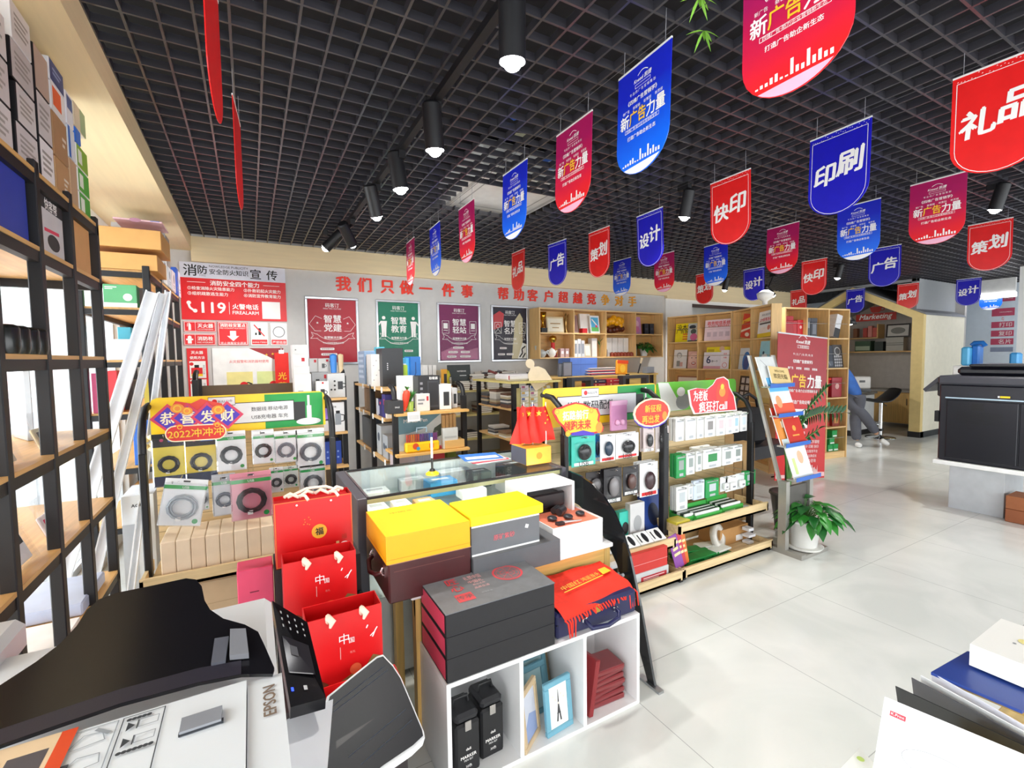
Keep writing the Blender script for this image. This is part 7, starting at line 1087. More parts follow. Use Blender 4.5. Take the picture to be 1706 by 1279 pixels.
t = thing('wrapped_notebook', 'dark red wrapped notebook leaning upright against the divider beside the pile', 'notebook', (cx(.628), 1.5, T + .001), 0, rot=(0, .2, .12)); m = MB(); m.box(-.012, .012, -.04, .17, 0, .23, mt('#8A2026', .35), .004); m.build('cover', t)
# black gift boxes
def giftbox(z, h, lab, art):
    t = thing('gift_box', lab, 'gift box', (.538, 1.443, z)); W, D_ = .44, .27; BK = mt('#17161B', .5, noise=.12, scale=40); PK = mt('#D2425F', .45)
    m = MB(); m.box(0, W, 0, D_, 0, h, BK, .002); m.fr((0, 0, 0), (0, -1, 0)); m.rect(-D_ + .012, -.012, .008, h - .008, PK, .6); m.fr((0, 0, 0)); m.rect(.004, W - .004, h * .02, h * .04, mt('#3A3A40')); m.build('box_body', t)
    if art:
        m = MB(); m.box(-.001, W + .001, -.001, D_ + .001, h, h + .003, mt('#6C6E72', .55, noise=.08, scale=30)); m.fr((0, 0, h + .003), (1, 0, 0), (0, 1, 0)); R2 = mt('#D0444C', .5); PKT = mt('#E8A8A8', .5)
        m.ring(.325, .165, .062, .009, R2, 1, 32); m.ring(.325, .165, .046, .002, R2, 1, 28); m.ring(.325, .165, .03, .002, R2, 1, 24); [m.line([(.325, .165), (.325 + .05 * math.cos(a * .785), .165 + .05 * math.sin(a * .785))], .002, R2) for a in range(8)]
        m.text('匠', .1, .2, R2, h=.05, bold=.02); m.text('心', .1, .145, R2, h=.05, bold=.02); m.rect(.07, .135, .045, .1, R2); m.text('传承', .102, .073, mt('#57585C', noise=0), h=.03)
        m.text('礼赞中国', .185, .2, PKT, h=.03, w=.07); m.text('中国礼', .185, .165, PKT, h=.022, w=.06); m.text('匠心之作', .19, .14, PKT, w=.05); m.text('品质生活', .19, .115, PKT, w=.06); m.text('传世礼盒', .19, .07, GREY, w=.045); m.text('精品茶具', .375, .248, WB, w=.045); m.build('lid', t)
giftbox(.4005, .085, 'black gift box with pink ends, bottom of the three on the white cube shelf', 0); giftbox(.4862, .075, 'black gift box with pink ends, middle of the three on the cube shelf', 0); giftbox(.5619, .078, 'black gift box with red circle print on its grey lid, top of the three', 1)
# navy case with red scarf
NV = mt('#1C1F4A', .4); t = thing('vanity_case', 'navy blue hard case with a brass clasp on the white cube shelf', 'case', (.995, 1.455, .4005)); m = MB(); m.box(0, .415, 0, .24, 0, .1, NV, .01); m.box(.001, .414, .001, .239, .056, .059, mt('#12142E')); m.build('case_shell', t)
m = MB(); m.box(.19, .215, -.006, .001, .06, .09, mt('#C8A850', .3, .9), .003); m.build('brass_clasp', t); m = MB(); m.tube([(.13, -.004, .05), (.13, -.03, .045), (.14, -.04, .03), (.22, -.045, .022), (.28, -.04, .032), (.29, -.03, .048), (.29, -.004, .055)], .009, NV); m.build('handle', t)
for x in (.13, .29): m = MB(); m.box(x - .012, x + .012, -.012, .002, .042, .062, CHROME, .003); m.build('handle_mount', t)
t = thing('scarf', 'bright red fringed scarf with gold characters spread over the navy case', 'scarf', (.995, 1.44, .502)); SC_ = mt('#E8301C', .75, noise=.1, scale=60); m = MB(); nx, ny = 22, 12; vs = []
for j in range(ny + 1):
    for i in range(nx + 1):
        u, v = i / nx, j / ny; x = .02 + .4 * u - .03 * v * (1 - u); y = -.012 + .275 * v + .05 * u * (1 - v); z = .006 + .004 * math.sin(u * 14 + v * 5) * math.sin(v * 7) + .02 * v; z -= .02 * max(0, 1 - v * 8)
        vs.append((x, y, z))
m.add(vs, [(j * (nx + 1) + i, j * (nx + 1) + i + 1, (j + 1) * (nx + 1) + i + 1, (j + 1) * (nx + 1) + i) for j in range(ny) for i in range(nx)], SC_, True)
m.fr((.1, .13, .027), (1, .16, 0), (0, 1, .07)); m.text('中国红', .06, .0, GOLD, h=.03, w=.11, k=2); m.text('鸿运当头', .18, .0, GOLD, h=.028, w=.11, k=2); m.poly([(.245, -.022), (.3, -.02), (.295, .02), (.25, .022)], GOLD, 3); m.line([(.0, -.026), (.24, -.024)], .006, GOLD, 2); m.build('scarf_cloth', t)
m = MB(); rr = random.Random(8)
for i in range(26):
    u = i / 25; x0, y0 = .02 + .4 * u, -.012 + .05 * u; L = .004 + .008 * rr.random() + (.05 if i < 4 or i > 21 else 0); dx = rr.uniform(-.012, .012); m.tube([(x0, y0, -.012), (x0 + dx * .5, y0 - .014, -.02), (x0 + dx, y0 - .018, -.02 - L)], [.0045, .004, .0025], SC_, 5)
m.build('fringe', t)
# white topped table with wooden apron
t = thing('low_table', 'white topped table with a wooden apron in front of the glass counter', 'table', (.5, 1.735, 0)); OK_ = wood('#D3A75C', 0)
m = MB(); m.box(.0, 1.0, -.03, .35, .58, .6, WH, .003); m.build('table_top', t); m = MB(); m.box(.02, .98, -.01, .01, .5, .58, OK_); m.box(.02, .98, .3, .32, .5, .58, OK_); m.build('apron', t)
for x in (.0, .94): m = MB(); m.box(x + .02, x + .055, -.012, .03, 0, .58, wood('#D6AE66', 2)); m.build('leg', t); m = MB(); m.box(x + .02, x + .055, .29, .33, 0, .58, wood('#D6AE66', 2)); m.build('leg', t)
# brown case, yellow box, grey boxes
BR = mt('#4A1E20', .35, noise=.1); t = thing('leather_case', 'dark brown leather case with chrome handle mounts under the orange-yellow box', 'case', (.41, 1.68, .6005)); m = MB(); m.box(0, .33, 0, .38, 0, .155, BR, .006); m.fr((0, 0, 0)); m.rect(.02, .3, .118, .121, mt('#6A3A36')); m.rect(.0, .33, .148, .153, mt('#B88A6A', .4)); m.build('case_shell', t)
m = MB(); m.tube([(0, .06, .1), (-.025, .08, .09), (-.035, .15, .075), (-.025, .22, .09), (0, .24, .1)], .009, BR); m.build('handle', t)
for y in (.06, .24): m = MB(); m.tube([(-.006, y, .09), (-.014, y, .105), (-.006, y, .12)], .005, CHROME); m.box(-.004, 0, y - .012, y + .012, .085, .125, CHROME); m.build('handle_mount', t)
YO = mt('#FFB414', .4, noise=.02); YT = mt('#FFD012', .4, noise=.02); t = thing('gift_box', 'large orange-yellow gift box lying on the brown leather case', 'gift box', (.4, 1.665, .757)); m = MB(); m.box(0, .33, 0, .33, 0, .104, YO, .001, ); m.fr((0, 0, .104), (1, 0, 0), (0, 1, 0)); m.rect(.001, .329, .001, .329, YT, .3); m.text('中国茶', .13, .25, mt('#D89A2A'), h=.02, w=.1); m.fr((0, 0, 0)); m.rect(0, .33, .016, .0175, mt('#D08A10')); m.fr((0, .33, 0), (0, -1, 0)); m.rect(0, .33, .016, .0175, mt('#D08A10')); m.build('box_body', t)
GY = mt('#6E7074', .5); t = thing('tea_box', 'grey tea set box with red characters under the bright yellow lid', 'box', (.745, 1.69, .701)); m = MB(); m.box(0, .325, 0, .2, 0, .125, GY, .002); m.fr((0, 0, 0)); m.rect(.002, .323, .0, .008, PAPER); m.rect(.002, .323, .117, .125, PAPER); m.text('原矿紫砂', .15, .06, mt('#D86A72', .5, noise=0), w=.1, bold=.02); m.poly([(.25, .075), (.265, .07), (.27, .085), (.255, .09)], PAPER); m.build('box_body', t)
m = MB(); m.box(-.008, .34, -.01, .215, .126, .168, mt('#FFE21A', .4, noise=.02), .004); m.build('lid', t)
m = MB(); m.box(0, .42, 0, .26, 0, .1, mt('#5C5E62', .5), .002); m.build('carton', None, 'wide grey box directly on the white table, beneath the tea set box', 'box', loc=(.742, 1.665, .6005))
# white box with binocular set
t = thing('open_gift_box', 'white box with gadgets lying on an orange-pink tray', 'box', (1.17, 1.735, .6005)); m = MB(); m.box(0, .29, 0, .26, 0, .1, WH, .001)
for q in ((0, .29, 0, .004), (0, .29, .256, .26), (0, .004, .004, .256), (.286, .29, .004, .256)): m.box(q[0], q[1], q[2], q[3], .1, .12, WH)
m.build('box_body', t); m = MB(); m.box(.004, .286, .004, .256, .1, .112, mt('#EE8468', .6)); m.build('foam_tray', t)
GD = mt('#3E3E42', .3, .4)
for i, f in enumerate((lambda m: (m.cyl((0, 0, .022), (.05, .03, .022), .018, GD), m.cyl((-.01, .035, .02), (.04, .065, .02), .016, GD)), lambda m: m.ball((0, 0, .012), .025, GD, 12, .012), lambda m: m.ball((0, 0, .012), .024, GD, 12, .012), lambda m: m.ball((0, 0, .012), .024, GD, 12, .012), lambda m: (m.cyl((0, 0, .008), (.09, -.02, .008), .007, SILVER, .003), m.box(-.04, 0, -.012, .012, 0, .012, GD)))):
    m = MB(); f(m); m.build('gadget', None, ('small dark binoculars in the white box', 'dark oval gadget beside the binoculars', 'dark oval gadget in the middle of the tray', 'dark oval gadget at the tray edge', 'silver tipped tool at the front of the tray')[i], 'gadget', loc=(1.17 + (.13, .07, .15, .23, .09)[i], 1.735 + (.14, .11, .09, .1, .045)[i], .7135))
# white cube with leather bag
t = thing('display_cube', 'white open cube holding a black leather bag at the end of the glass counter', 'shelf', (1.13, 1.9, .6005)); m = MB()
for q in ((0, .3, 0, .2, .235, .25), (0, .3, 0, .2, 0, .012), (0, .015, 0, .2, .012, .235), (.285, .3, 0, .2, .012, .235)): m.box(*q, WH)
m.build('cube_frame', t); m = MB(); m.box(.015, .285, .188, .2, .012, .235, WH); m.build('back_panel', t); t.location.y = 2.0 - .08; t.location.z = .6005
t.scale = (1, .98, 1.05)
t = thing('leather_bag', 'black leather document bag inside the white cube', 'bag', (1.165, 1.96, .614)); m = MB(); m.box(0, .23, 0, .1, 0, .19, mt('#1E1A1C', .35), .02); m.box(-.002, .232, -.004, .02, .12, .195, mt('#262224', .3), .01); m.build('bag_body', t); m = MB(); m.box(.19, .2, -.012, -.003, .05, .09, CHROME); m.build('zip_pull', t)
# black curved panel
t = thing('curved_panel', 'glossy black curved display panel leaning beside the white table', 'panel', (1.535, 1.46, 0)); m = MB(); m.fr((0, 0, 0), (0, -1, 0)); o = [(-.66, .86), (-.45, .835), (-.33, .78), (-.24, .69), (-.17, .55), (-.1, .34), (-.02, .04), (-.0, .0), (-.05, .0), (-.2, .5), (-.3, .62), (-.45, .7), (-.66, .72)]
GB_ = mt('#16171A', .12, noise=0); m.slab([(-.66, .72), (-.66, .86)][::-1] + [], .006, GB_) if 0 else None
up = [(-.66, .86), (-.55, .855), (-.45, .835), (-.36, .79), (-.28, .73), (-.22, .65), (-.17, .55), (-.1, .34), (-.02, .04), (-.005, .0)]; lo = [(-.66, .70), (-.56, .69), (-.47, .66), (-.39, .61), (-.32, .55), (-.26, .48), (-.22, .4), (-.14, .2), (-.05, .0), (-.03, .0)]
for i in range(9): m.slab([lo[i], lo[i + 1], up[i + 1], up[i]], .012, GB_)
m.build('panel_rim', t); m = MB(); m.fr((0, 0, 0), (0, -1, 0)); m.slab([(-.6, .3)] + [(-.6, .5), (-.5, .5), (-.4, .46), (-.33, .4), (-.27, .3), (-.2, .1), (-.16, .0), (-.6, .0)], .008, mt('#101114', .2, noise=0)); m.build('lower_panel', t); m = MB(); m.tube([(-.005, .25, .43), (-.03, .24, .43), (-.04, .22, .44), (-.04, .17, .47)], .008, GREY); m.build('handle', t)
m = MB(); m.fr((0, 0, 0), (0, -1, 0)); m.slab([(-.6, .5), (-.5, .5), (-.4, .46), (-.33, .4), (-.27, .3), (-.22, .4), (-.26, .48), (-.32, .55), (-.39, .61), (-.47, .66), (-.6, .69)], .004, CLEARBAG); m.build('clear_window', t); m = MB(); m.box(-.015, .015, -.03, .1, 0, .012, STEEL); m.build('foot', t)
# stepped riser with red gift bags
t = thing('stepped_riser', 'dark stepped riser carrying the red gift bags', 'riser', (0, 0, 0)); steps = [(1.93, 2.11, .715), (1.71, 1.925, .565), (1.5, 1.705, .455), (1.31, 1.495, .34)]
for y0, y1, z in steps: m = MB(); m.box(.05, .36, y0, y1, 0, z, mt('#241C1E', .6)); m.build('riser_step', t)
RB = mt('#D81418', .35, noise=.02); RB2 = mt('#B81014', .45, noise=.02); rr = random.Random(13)
def gbag(x0, x1, y, z, h, lab, kind):
    w, d = x1 - x0, .1; t = thing('gift_bag', lab, 'gift bag', ((x0 + x1) / 2, y, z + .001)); m = MB()
    m.box(-w / 2, w / 2, 0, .003, 0, h, RB); m.box(-w / 2, w / 2, d - .003, d, 0, h, RB); m.box(-w / 2, -w / 2 + .003, .003, d - .003, 0, h, RB2); m.box(w / 2 - .003, w / 2, .003, d - .003, 0, h, RB2); m.box(-w / 2 + .003, w / 2 - .003, .003, d - .003, 0, .003, RB); m.fr((0, 0, 0))
    if kind == 0:
        m.box(-w / 2 + .004, w / 2 - .004, .004, d - .004, .01, h - .015, RB2); m.fr((0, 0, 0)); m.frame(-w / 2 + .002, w / 2 - .002, .002, h - .002, .0015, mt('#E2A03A')); m.disc(.015, h * .47, .028, mt('#E2A82A', .4)); m.text('福', .015, h * .47, INK, h=.03, bold=.03); m.disc(w * .38, h * .16, .02, PAPER); m.rect(w * .27, w * .31, h * .17, h * .26, mt('#E8C890')); m.text('福', w * .38, h * .32, mt('#B8341E'), h=.02); [m.disc(-.03 + rr.uniform(-.015, .02), h * .66 + rr.uniform(-.02, .02), .002, ORA) for i in range(8)]; [m.disc(s * w * .22, h * .93, .004, PAPER) for s in (-1, 1)]
    else:
        m.text('中', -.005, h * .66, WB, h=.034); m.text('国', .018, h * .62, WB, h=.018); m.text('有礼', .02, h * .46, mt('#E8908A', noise=0), h=.008); m.rect(-.018, -.016, h * .4, h * .56, mt('#F0B0A8')); m.line([(w * .36, h * .58), (w * .4, h * .66), (w * .43, h * .7)], .004, WB); m.line([(w * .38, h * .64), (w * .33, h * .6)], .003, WB); m.line([(w * .28, h * .72), (w * .3, h * .76)], .004, WB)
        m.poly([(-w * .5, .002), (-w * .2, .002), (-w * .25, h * .13), (-w * .34, h * .2), (-w * .42, h * .1)], mt('#7A3A20', .5)); m.poly([(-w * .25, .002), (w * .5, .002), (w * .5, h * .28), (w * .36, h * .34), (w * .25, h * .2), (w * .05, h * .16), (-w * .1, h * .1)], mt('#86683A', .5)); m.disc(w * .12, h * .22, .018, mt('#E8643C', .5)); m.line([(w * .15, h * .12), (w * .5, h * .24)], .006, mt('#F0D8C8'))
    m.build('bag_body', t); RIB = mt('#F2DCC8', .4); r_ = MB()
    if kind == 0:
        for sx in (-.05, .06): r_.tube([(sx, .03, h + .004), (sx - .03, .04, h + .02), (sx - .05, .05, h + .006)], .007, RIB, 6); r_.tube([(sx, .03, h + .004), (sx + .03, .04, h + .022), (sx + .055, .06, h + .006)], .007, RIB, 6); r_.tube([(sx, .03, h + .01), (sx + .02, .01, h + .012), (sx + .03, -.002, h - .005)], .006, RIB, 6)
        r_.tube([(-.09, .04, h + .006), (-.02, .05, h + .03), (.05, .05, h + .028), (.1, .04, h + .005)], .006, RIB, 6)
    else:
        for sx in (-w * .22, w * .22): r_ = MB(); r_.tube([(sx, .006, h - .02), (sx, -.006, h + .002), (sx + .012, -.012, h - .012), (sx + .004, -.012, h - .03)], [.007, .011, .011, .004], RIB, 7); r_.build('ribbon_handle', t)
    if kind == 0: r_.build('ribbon', t)
    return t
gbag(.055, .335, 1.94, .715, .25, 'red gift bag with a gold round emblem, topmost of the red bags', 0); gbag(.07, .312, 1.76, .565, .235, 'red gift bag with white two-character print, second from the top', 1); gbag(.115, .345, 1.52, .455, .245, 'red gift bag with white two-character print, just above the scanner tray', 1); gbag(.14, .36, 1.33, .34, .2, 'red gift bag almost hidden behind the scanner tray', 1)
m = MB(); m.box(-.06, .06, 0, .1, 0, .22, mt('#E0486E', .45), .003); m.fr((0, -.001, 0)); m.rect(-.02, .01, .13, .134, mt('#7A1A38')); m.build('pink_box', None, 'pink box standing beside the second red gift bag', 'box', loc=(-.015, 1.98, .001 + .5)); m = MB(); m.box(-.09, .045, 1.95, 2.1, 0, .5, mt('#2A2224', .6)); m.build('box_support', None, 'dark block under the pink box', 'block')
# ------------------------------------------------------------------ scanner printer
t = thing('office_scanner', 'white office printer with a black feeder tray in the corner, lettered EPSON', 'printer', (0, 0, 0)); PW1 = mt('#E6E8EA', .3, noise=.01); PW2 = mt('#D6DADC', .35, noise=.01); PB = mt('#131216', .18, noise=.02); PB2 = mt('#2A2730', .3, noise=.02)
ZP = 1.05; Q = lambda a, b, z=ZP: at(a, b, z=z)
m = MB(); m.box(-.52, .015, .5, 1.06, .74, .97, PW2, .015); m.build('lower_body', t)
m = MB(); m.box(-.55, .018, .48, 1.045, .975, 1.03, PW1, .012); m.build('scanner_lid', t)
m = MB()
prof = [(.42, .985), (.42, 1.02), (.44, 1.045), (.47, 1.055), (.735, 1.055), (.742, 1.03)]; n = len(prof)
xsq = [(-.56, 0), (-.022, 0)]; m.add([(x, y, z) for x, _ in xsq for y, z in prof], [(i, i + 1, n + i + 1, n + i) for i in range(n - 1)] + [tuple(range(n))[::-1], tuple(range(n, 2 * n))], PW1)
m.fr((0, 0, 1.0556), (1, 0, 0), (0, 1, 0)); GRY = mt('#9A9EA2', .5, noise=0); DK = mt('#3C4044', .5, noise=0)
a, b, c, d = [Q(*p, 1.0556) for p in ((277, 1176), (262, 1249), (118, 1215), (100, 1279))]
X0_, X1_, XM_ = c.x, a.x, Q(203, 1198, 1.0556).x; Y1_, Y0_ = a.y, b.y - .03
m.frame(X0_, XM_ - .002, Y0_, Y1_, .0012, GRY); m.frame(XM_ + .002, X1_, Y0_, Y1_, .0012, DK); W_ = XM_ - X0_
m.line([(X0_ + W_ * .15, Y1_ - .03), (X0_ + W_ * .35, Y1_ - .012), (X0_ + W_ * .7, Y1_ - .014), (X0_ + W_ * .8, Y1_ - .03), (X0_ + W_ * .2, Y1_ - .034)], .0012, GRY); m.line([(X0_ + W_ * .55, Y1_ - .006), (X0_ + W_ * .85, Y1_ - .02)], .005, GRY); m.line([(X0_ + W_ * .15, Y1_ - .07), (X0_ + W_ * .4, Y1_ - .05), (X0_ + W_ * .8, Y1_ - .052), (X0_ + W_ * .85, Y1_ - .068), (X0_ + W_ * .2, Y1_ - .074)], .0012, GRY); m.rect(X0_, X0_ + W_ * .3, Y0_, Y1_ - .055, DK)
W2_ = X1_ - XM_
for j, yy in enumerate((Y1_ - .008, Y1_ - .066)):
    for i in range(5 + j * 2): m.disc(XM_ + W2_ * (.2 + .11 * i), yy, .0028, DK, 1, 10)
for j in range(2): m.frame(XM_ + W2_ * .45, XM_ + W2_ * .9, Y1_ - .028 - .028 * j, Y1_ - .014 - .028 * j, .001, GRY); m.poly([(XM_ + W2_ * .2, Y1_ - .03 - .028 * j), (XM_ + W2_ * .38, Y1_ - .022 - .028 * j), (XM_ + W2_ * .2, Y1_ - .014 - .028 * j)], DK); m.rect(XM_ + W2_ * .42, XM_ + W2_ * .45, Y1_ - .03 - .028 * j, Y1_ - .014 - .028 * j, DK)
p_ = Q(60, 1245, 1.0556); m.rect(p_.x - .08, p_.x + .035, p_.y - .06, p_.y + .012, mt('#E8C8A0', .4)); m.rect(p_.x + .02, p_.x + .035, p_.y - .06, p_.y + .012, mt('#E2502A', .4)); m.rect(p_.x - .02, p_.x + .015, p_.y - .06, p_.y - .012, mt('#5A5456', .4)); m.text('扫一扫', p_.x - .05, p_.y - .02, mt('#D84A2A', noise=0), w=.05)
m.build('feeder_cover', t)
m = MB(); m.add([(x, y, z) for x in (-.021, .022) for y, z in [(.42, .985), (.42, 1.015), (.44, 1.04), (.47, 1.05), (.735, 1.05), (.742, 1.03)]], [(i, i + 1, n + i + 1, n + i) for i in range(n - 1)] + [tuple(range(n))[::-1], tuple(range(n, 2 * n))], PW1)
e = Q(449, 1167, 1.0506); m.fr((e.x, e.y, 1.0506), (0, 1, 0), (-1, 0, 0)); m.text('EPSON', 0, 0, mt('#A08A78', .35, .4, noise=0), w=.062, bold=.03); m.build('cover_end', t)
a, b, c, d = [Q(*p, 1.056) for p in ((303, 1205), (371, 1180), (369, 1203), (301, 1229))]; m = MB(); m.obox(((a.x + c.x) / 2, (a.y + c.y) / 2, 1.058), ((b.x - a.x) / 2, 0, 0), (0, (b.y - c.y) / 2, 0), (0, 0, .004), mt('#8E9096', .4)); m.box(a.x - .001, b.x + .002, c.y - .002, c.y + .004, 1.056, 1.059, mt('#2A2E34', .4)); m.build('release_lever', t)
# sloping black feeder tray
n0 = Vector((0, -math.sin(.34), math.cos(.34))); p0 = Vector((0, .735, 1.062))
def onp(a, b):
    d = FW + RT * ((a - 853) / F) + UP * ((639.5 - b) / F); return CP + d * ((p0 - CP).dot(n0) / d.dot(n0))
ol = [(-60, 1265), (-60, 1165), (0, 1141), (60, 1102), (100, 1072), (128, 1042), (145, 1015), (165, 998), (195, 987), (250, 976), (310, 963), (326, 965), (336, 976), (341, 1000), (350, 1015), (372, 1030), (408, 1040), (430, 1052), (441, 1075), (457, 1112), (454, 1122), (402, 1123), (330, 1137), (200, 1172), (80, 1213), (0, 1241)]
pt = [onp(*q) for q in ol]; m = MB(); nb = len(pt); m.add(pt, [tuple(range(nb))[::-1]], PB); q2 = [p - n0 * .006 for p in pt]; m.add(q2, [tuple(range(nb))], PB); m.add(pt + q2, [(i, (i + 1) % nb, nb + (i + 1) % nb, nb + i) for i in range(nb)], PB)
st_ = [onp(*q) + n0 * .0006 for q in ((-60, 1235), (0, 1215), (80, 1188), (200, 1148), (330, 1113), (402, 1100), (402, 1123), (330, 1137), (200, 1172), (80, 1213), (0, 1241), (-60, 1265))]; m.add(st_, [(i, i + 1, 10 - i, 11 - i) for i in range(5)], PB2); m.build('feeder_tray', t, fix=True)
gd = MB(); g4 = [onp(*q) + n0 * .012 for q in ((384, 1057), (410, 1056), (415, 1098), (383, 1101))]; gd.add(g4 + [p - n0 * .01 for p in g4], [(0, 1, 2, 3), (4, 5, 6, 7), (0, 1, 5, 4), (1, 2, 6, 5), (2, 3, 7, 6), (3, 0, 4, 7)], mt('#77777C', .35)); gd.build('paper_guide', t, fix=True); gd = MB(); g4 = [onp(*q) + n0 * .006 for q in ((358, 1068), (382, 1064), (376, 1105), (352, 1110))]; gd.add(g4 + [p - n0 * .005 for p in g4], [(0, 1, 2, 3), (4, 5, 6, 7), (0, 1, 5, 4), (1, 2, 6, 5), (2, 3, 7, 6), (3, 0, 4, 7)], mt('#55565E', .35)); gd.build('paper_guide', t, fix=True)
m = MB(); m.box(-.52, -.36, .98, 1.12, 1.0, 1.06, PW1, .012); m.fr((0, 0, 1.0605), (1, 0, 0), (0, 1, 0)); [m.rect(-.46 + .02 * (i % 3), -.45 + .02 * (i % 3), 1.03 + .03 * (i // 3), 1.045 + .03 * (i // 3), GRY) for i in range(6)]; m.build('hinge_cover', t)
# tilted control panel
a, b, c, d = Q(453, 1000, 1.0), Q(512, 1036, .985), Q(543, 1162, .95), Q(484, 1178, .965); m = MB(); v4 = [a, b, c, d]; nn = (b - a).cross(d - a).normalized(); nn = nn if nn.z > 0 else -nn; m.add(v4 + [p - nn * .02 for p in v4], [(0, 1, 2, 3), (4, 5, 6, 7), (0, 1, 5, 4), (1, 2, 6, 5), (2, 3, 7, 6), (3, 0, 4, 7)], PB); u_ = (d - a).normalized(); m.fr(a + nn * .001, -u_, nn.cross(-u_)); L1, L2 = (d - a).length, (b - a).length
bl4 = lambda p, q, k=.0006: (a * (1 - p) + b * p) * (1 - q) + (d * (1 - p) + c * p) * q + nn * k
def pq(p0_, p1_, q0, q1, mm, k=.0006): m.add([bl4(p0_, q0, k), bl4(p1_, q0, k), bl4(p1_, q1, k), bl4(p0_, q1, k)], [(0, 1, 2, 3)], mm)
for i in range(4):
    for j in range(3): pq(.2 + .2 * i, .24 + .2 * i, .08 + .08 * j, .11 + .08 * j, mt('#C8CACC', .5, noise=0))
pq(.12, .86, .38, .74, mt('#343238', .12)); pq(.3, .5, .46, .56, mt('#66666C', .3), .001); pq(.15, .8, .73, .74, mt('#B8B8BC', .4), .001); pq(.1, .17, .86, .89, mt('#2A4AF0', emit=2, noise=0)); pq(.45, .55, .85, .89, mt('#D8D8DA', .5)); m.build('control_panel', t, fix=True)
# output tray and sheet
A3, B3, C3 = Q(548, 1160, .9), Q(634, 1091, .9), Q(704, 1222, .845); tn = (B3 - A3).cross(C3 - A3).normalized(); tn = tn if tn.z > 0 else -tn
def ont(px, py): d = FW + RT * ((px - 853) / F) + UP * ((639.5 - py) / F); return CP + d * ((A3 - CP).dot(tn) / d.dot(tn))
m = MB(); tp = [ont(*p) for p in ((545, 1160), (590, 1123), (628, 1093), (638, 1090), (655, 1108), (668, 1128), (690, 1180), (706, 1218), (708, 1228), (690, 1245), (640, 1279), (600, 1310), (500, 1310))]
nb = len(tp); ce = sum(tp, Vector()) / nb; m.add(tp + [p - tn * .018 for p in tp], [tuple(range(nb)), tuple(range(nb, 2 * nb))] + [(i, (i + 1) % nb, nb + (i + 1) % nb, nb + i) for i in range(nb)], mt('#E4E6E8', .3)); m.add([ce + (p - ce) * .955 + tn * .001 for p in tp], [tuple(range(nb))], mt('#10131B', .42, noise=.02, spec=.3))
for p, q in (((552, 1178), (640, 1110)), ((556, 1186), (646, 1116)), ((580, 1262), (676, 1182)), ((600, 1275), (686, 1200))): m.tube([ont(*p) + tn * .0015, ont(*q) + tn * .0015], .0008, mt('#3A404C', .3), 4)
m.add([ont(*p) + tn * .0012 for p in ((560, 1235), (625, 1196), (560, 1248))], [(0, 1, 2)], mt('#07080B', .4)); m.build('output_tray', t, fix=True)
m = MB(); ps = [Q(*p, z_) for p, z_ in (((478, 1198), .92), ((555, 1164), .905), ((545, 1285), .9), ((462, 1290), .92))]; m.add(ps + [p - Vector((0, 0, .001)) for p in ps], [(0, 1, 2, 3), (4, 7, 6, 5), (0, 1, 5, 4), (1, 2, 6, 5), (2, 3, 7, 6), (3, 0, 4, 7)], mt('#F0F1F4', .5, noise=.01)); m.build('paper_sheet', None, 'blank white sheet lying on the output tray of the printer', 'paper', fix=True)
t = thing('printer_desk', 'pale desk under the office printer', 'desk', (0, 0, 0)); m = MB(); m.box(-.57, .02, .35, 1.1, .7, .738, WH); m.build('desk_top', t); [MB().box(x, x + .04, y, y + .04, 0, .7, WH).build('leg', t) for x in (-.56, -.03) for y in (.36, 1.05)]
# ------------------------------------------------------------------ open sample books by the aisle
zt = .84; t = thing('sales_table', 'pale wooden table top with open sample books beside the aisle', 'table', (0, 0, 0)); k_ = [Q(1395, 1279, zt - .1), Q(1470, 1240, zt - .1)]; m = MB(); m.box(.9, 2.2, -.5, .335, zt - .13, zt - .1, wood('#E0C88E', 0), .003); m.build('table_top', t); [MB().box(x, x + .05, y, y + .05, 0, zt - .13, WH).build('leg', t) for x in (.95, 2.1) for y in (-.45, .26)]
def quadslab(name, ps, th, mat_, lab=None, cat=None, parent=None, draw=None, group=None):
    v = [Vector(p) for p in ps]; v[3] = v[0] + v[2] - v[1]; nn = (v[1] - v[0]).cross(v[3] - v[0]).normalized(); nn = nn if nn.z > 0 else -nn; m = MB(); m.add(v + [p - nn * th for p in v], [(0, 1, 2, 3), (4, 7, 6, 5), (0, 4, 5, 1), (1, 5, 6, 2), (2, 6, 7, 3), (3, 7, 4, 0)], mat_)
    if draw: u = (v[1] - v[0]); m.fr(v[0] + nn * .0004, u, nn.cross(u)); draw(m, u.length, (v[3] - v[0]).length)
    return m.build(name, parent, lab, cat, group, fix=True)
bt = thing('sample_book', 'open spiral sample book with a white cover, grey and black leaves', 'book', (0, 0, 0))
hinge = lambda i: Q(1790, 1300 - 32 * i, zt - .02 - .0 * i)
def leafq(tl, tr, z0, br, bl, zb): return [Q(*tl, z0), Q(*tr, z0), Q(*br, zb), Q(*bl, zb)]
LG = mt('#F0F1F3', .35, noise=.01)
quadslab('white_cover', [Q(1474, 1160, .84), Q(1720, 1262, .84), Q(1720, 1420, .76), Q(1466, 1330, .76)], .004, LG, parent=bt, draw=lambda m, W, H: (m.rect(W * .06, W * .18, -.030, -.021, mt('#D84A5A', .5)) if m.V.dot(Vector((0, 0, 1))) > 0 else m.rect(W * .06, W * .18, .012, .02, mt('#D84A5A', .5)), m.text('K.Print', W * .12, -.0255 if m.V.dot(Vector((0, 0, 1))) > 0 else .016, WB, w=W * .1), m.ring(W * .45, (1 if m.V.dot(Vector((0, 0, 1))) < 0 else -1) * .085, .05, .0007, GREY, 1, 40, .022)))
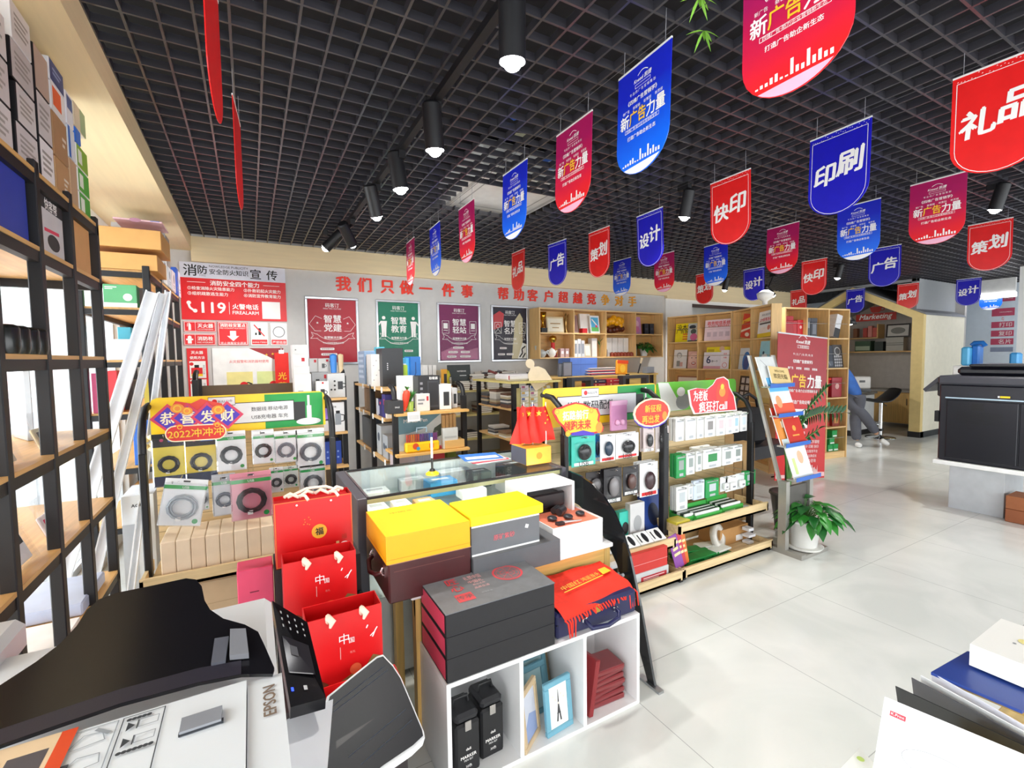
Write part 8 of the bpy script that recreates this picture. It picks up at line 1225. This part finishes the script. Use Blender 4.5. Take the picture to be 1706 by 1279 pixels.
for i, (p, q, c, lab) in enumerate((((1492, 1142), (1720, 1247), '#1E2024', 'black_leaf'), ((1519, 1128), (1720, 1235), '#4A4A50', 'grey_leaf'), ((1534, 1124), (1720, 1225), '#E8E9EA', 'white_leaf'), ((1552, 1119), (1720, 1215), '#DADBE6', 'white_leaf'))):
    z_ = .842 + .002 * i; quadslab(lab, [Q(*p, z_), Q(*q, z_), Q(q[0], q[1] + 34, z_ - .05), Q(p[0] + 4, p[1] + 45, z_ - .06)], .0015, mt(c, .35, noise=.02), parent=bt)
bl_ = [Q(1551, 1119, .85), Q(1612, 1084, .85), Q(1760, 1140, .85), Q(1760, 1215, .85)]; quadslab('blue_folder', bl_, .006, mt('#26418C', .35, noise=.03), 'royal blue folder with a gold edge on the open sample book', 'folder'); quadslab('gold_folder', [p - Vector((-.012, .006, .009)) for p in bl_], .006, mt('#A88A4A', .35), 'gold edged folder just under the royal blue folder', 'folder')
wb = [Q(1616, 1072, .9), Q(1668, 1030, .9), Q(1800, 1075, .9), Q(1800, 1150, .9)]; quadslab('white_carton', wb, .045, mt('#ECEBE6', .5, noise=.01), 'white boxed pack with a yellow heart print lying on the blue folder', 'box', draw=lambda m, W, H: (m.disc(W * .55, (m.V.dot(wb[3] - wb[0]) > 0 and 1 or -1) * H * .5, .012, mt('#E4D890', .5)), m.disc(W * .42, (m.V.dot(wb[3] - wb[0]) > 0 and 1 or -1) * H * .4, .003, GREY)))
quadslab('paper_sheet', [Q(1395, 1285, .745), Q(1432, 1246, .745), Q(1475, 1290, .745), Q(1440, 1330, .745)], .002, mt('#F4F5EE', .5), 'white sheet with a green mark on the table corner', 'paper', draw=lambda m, W, H: m.disc(W * .7, -.012 if m.V.z < 0 else .012, .006, mt('#C8E07A', .5)))
# fibreglass sprigs caught in the grid, stray clips
for x0_, y0_, lab in ((1172, 60, 'green and yellow artificial leaf sprig hanging from the grid ceiling'), (1165, 5, 'yellow green leaf tuft tucked into the grid ceiling')):
    p = at(x0_, y0_, z=2.77); m = MB(); [leaf(m, (0, 0, .02), (math.cos(i * 1.3), math.sin(i * 1.3), -1.2 + .6 * (i % 3)), .07, .012, mt('#7DB83A', .5), .2) for i in range(6)]; m.build('leaf_sprig', None, lab, 'sprig', loc=p)
# papers lying on top of the grid
for x0_, y0_, c in ((855, 190, '#3A6FD0'), (910, 265, '#3A6FD0'), (920, 278, '#4A80D8'), (870, 225, '#B8B8A0')):
    p = at(x0_, y0_, z=2.86); m = MB(); m.box(-.05, .05, -.03, .03, 0, .004, mt(c, .5)); m.build('paper_scrap', None, 'small coloured scrap lying above the ceiling grid near the spotlight track', 'paper scrap', 'scraps above the ceiling grid', loc=(p.x, p.y, 2.852), rz=x0_)
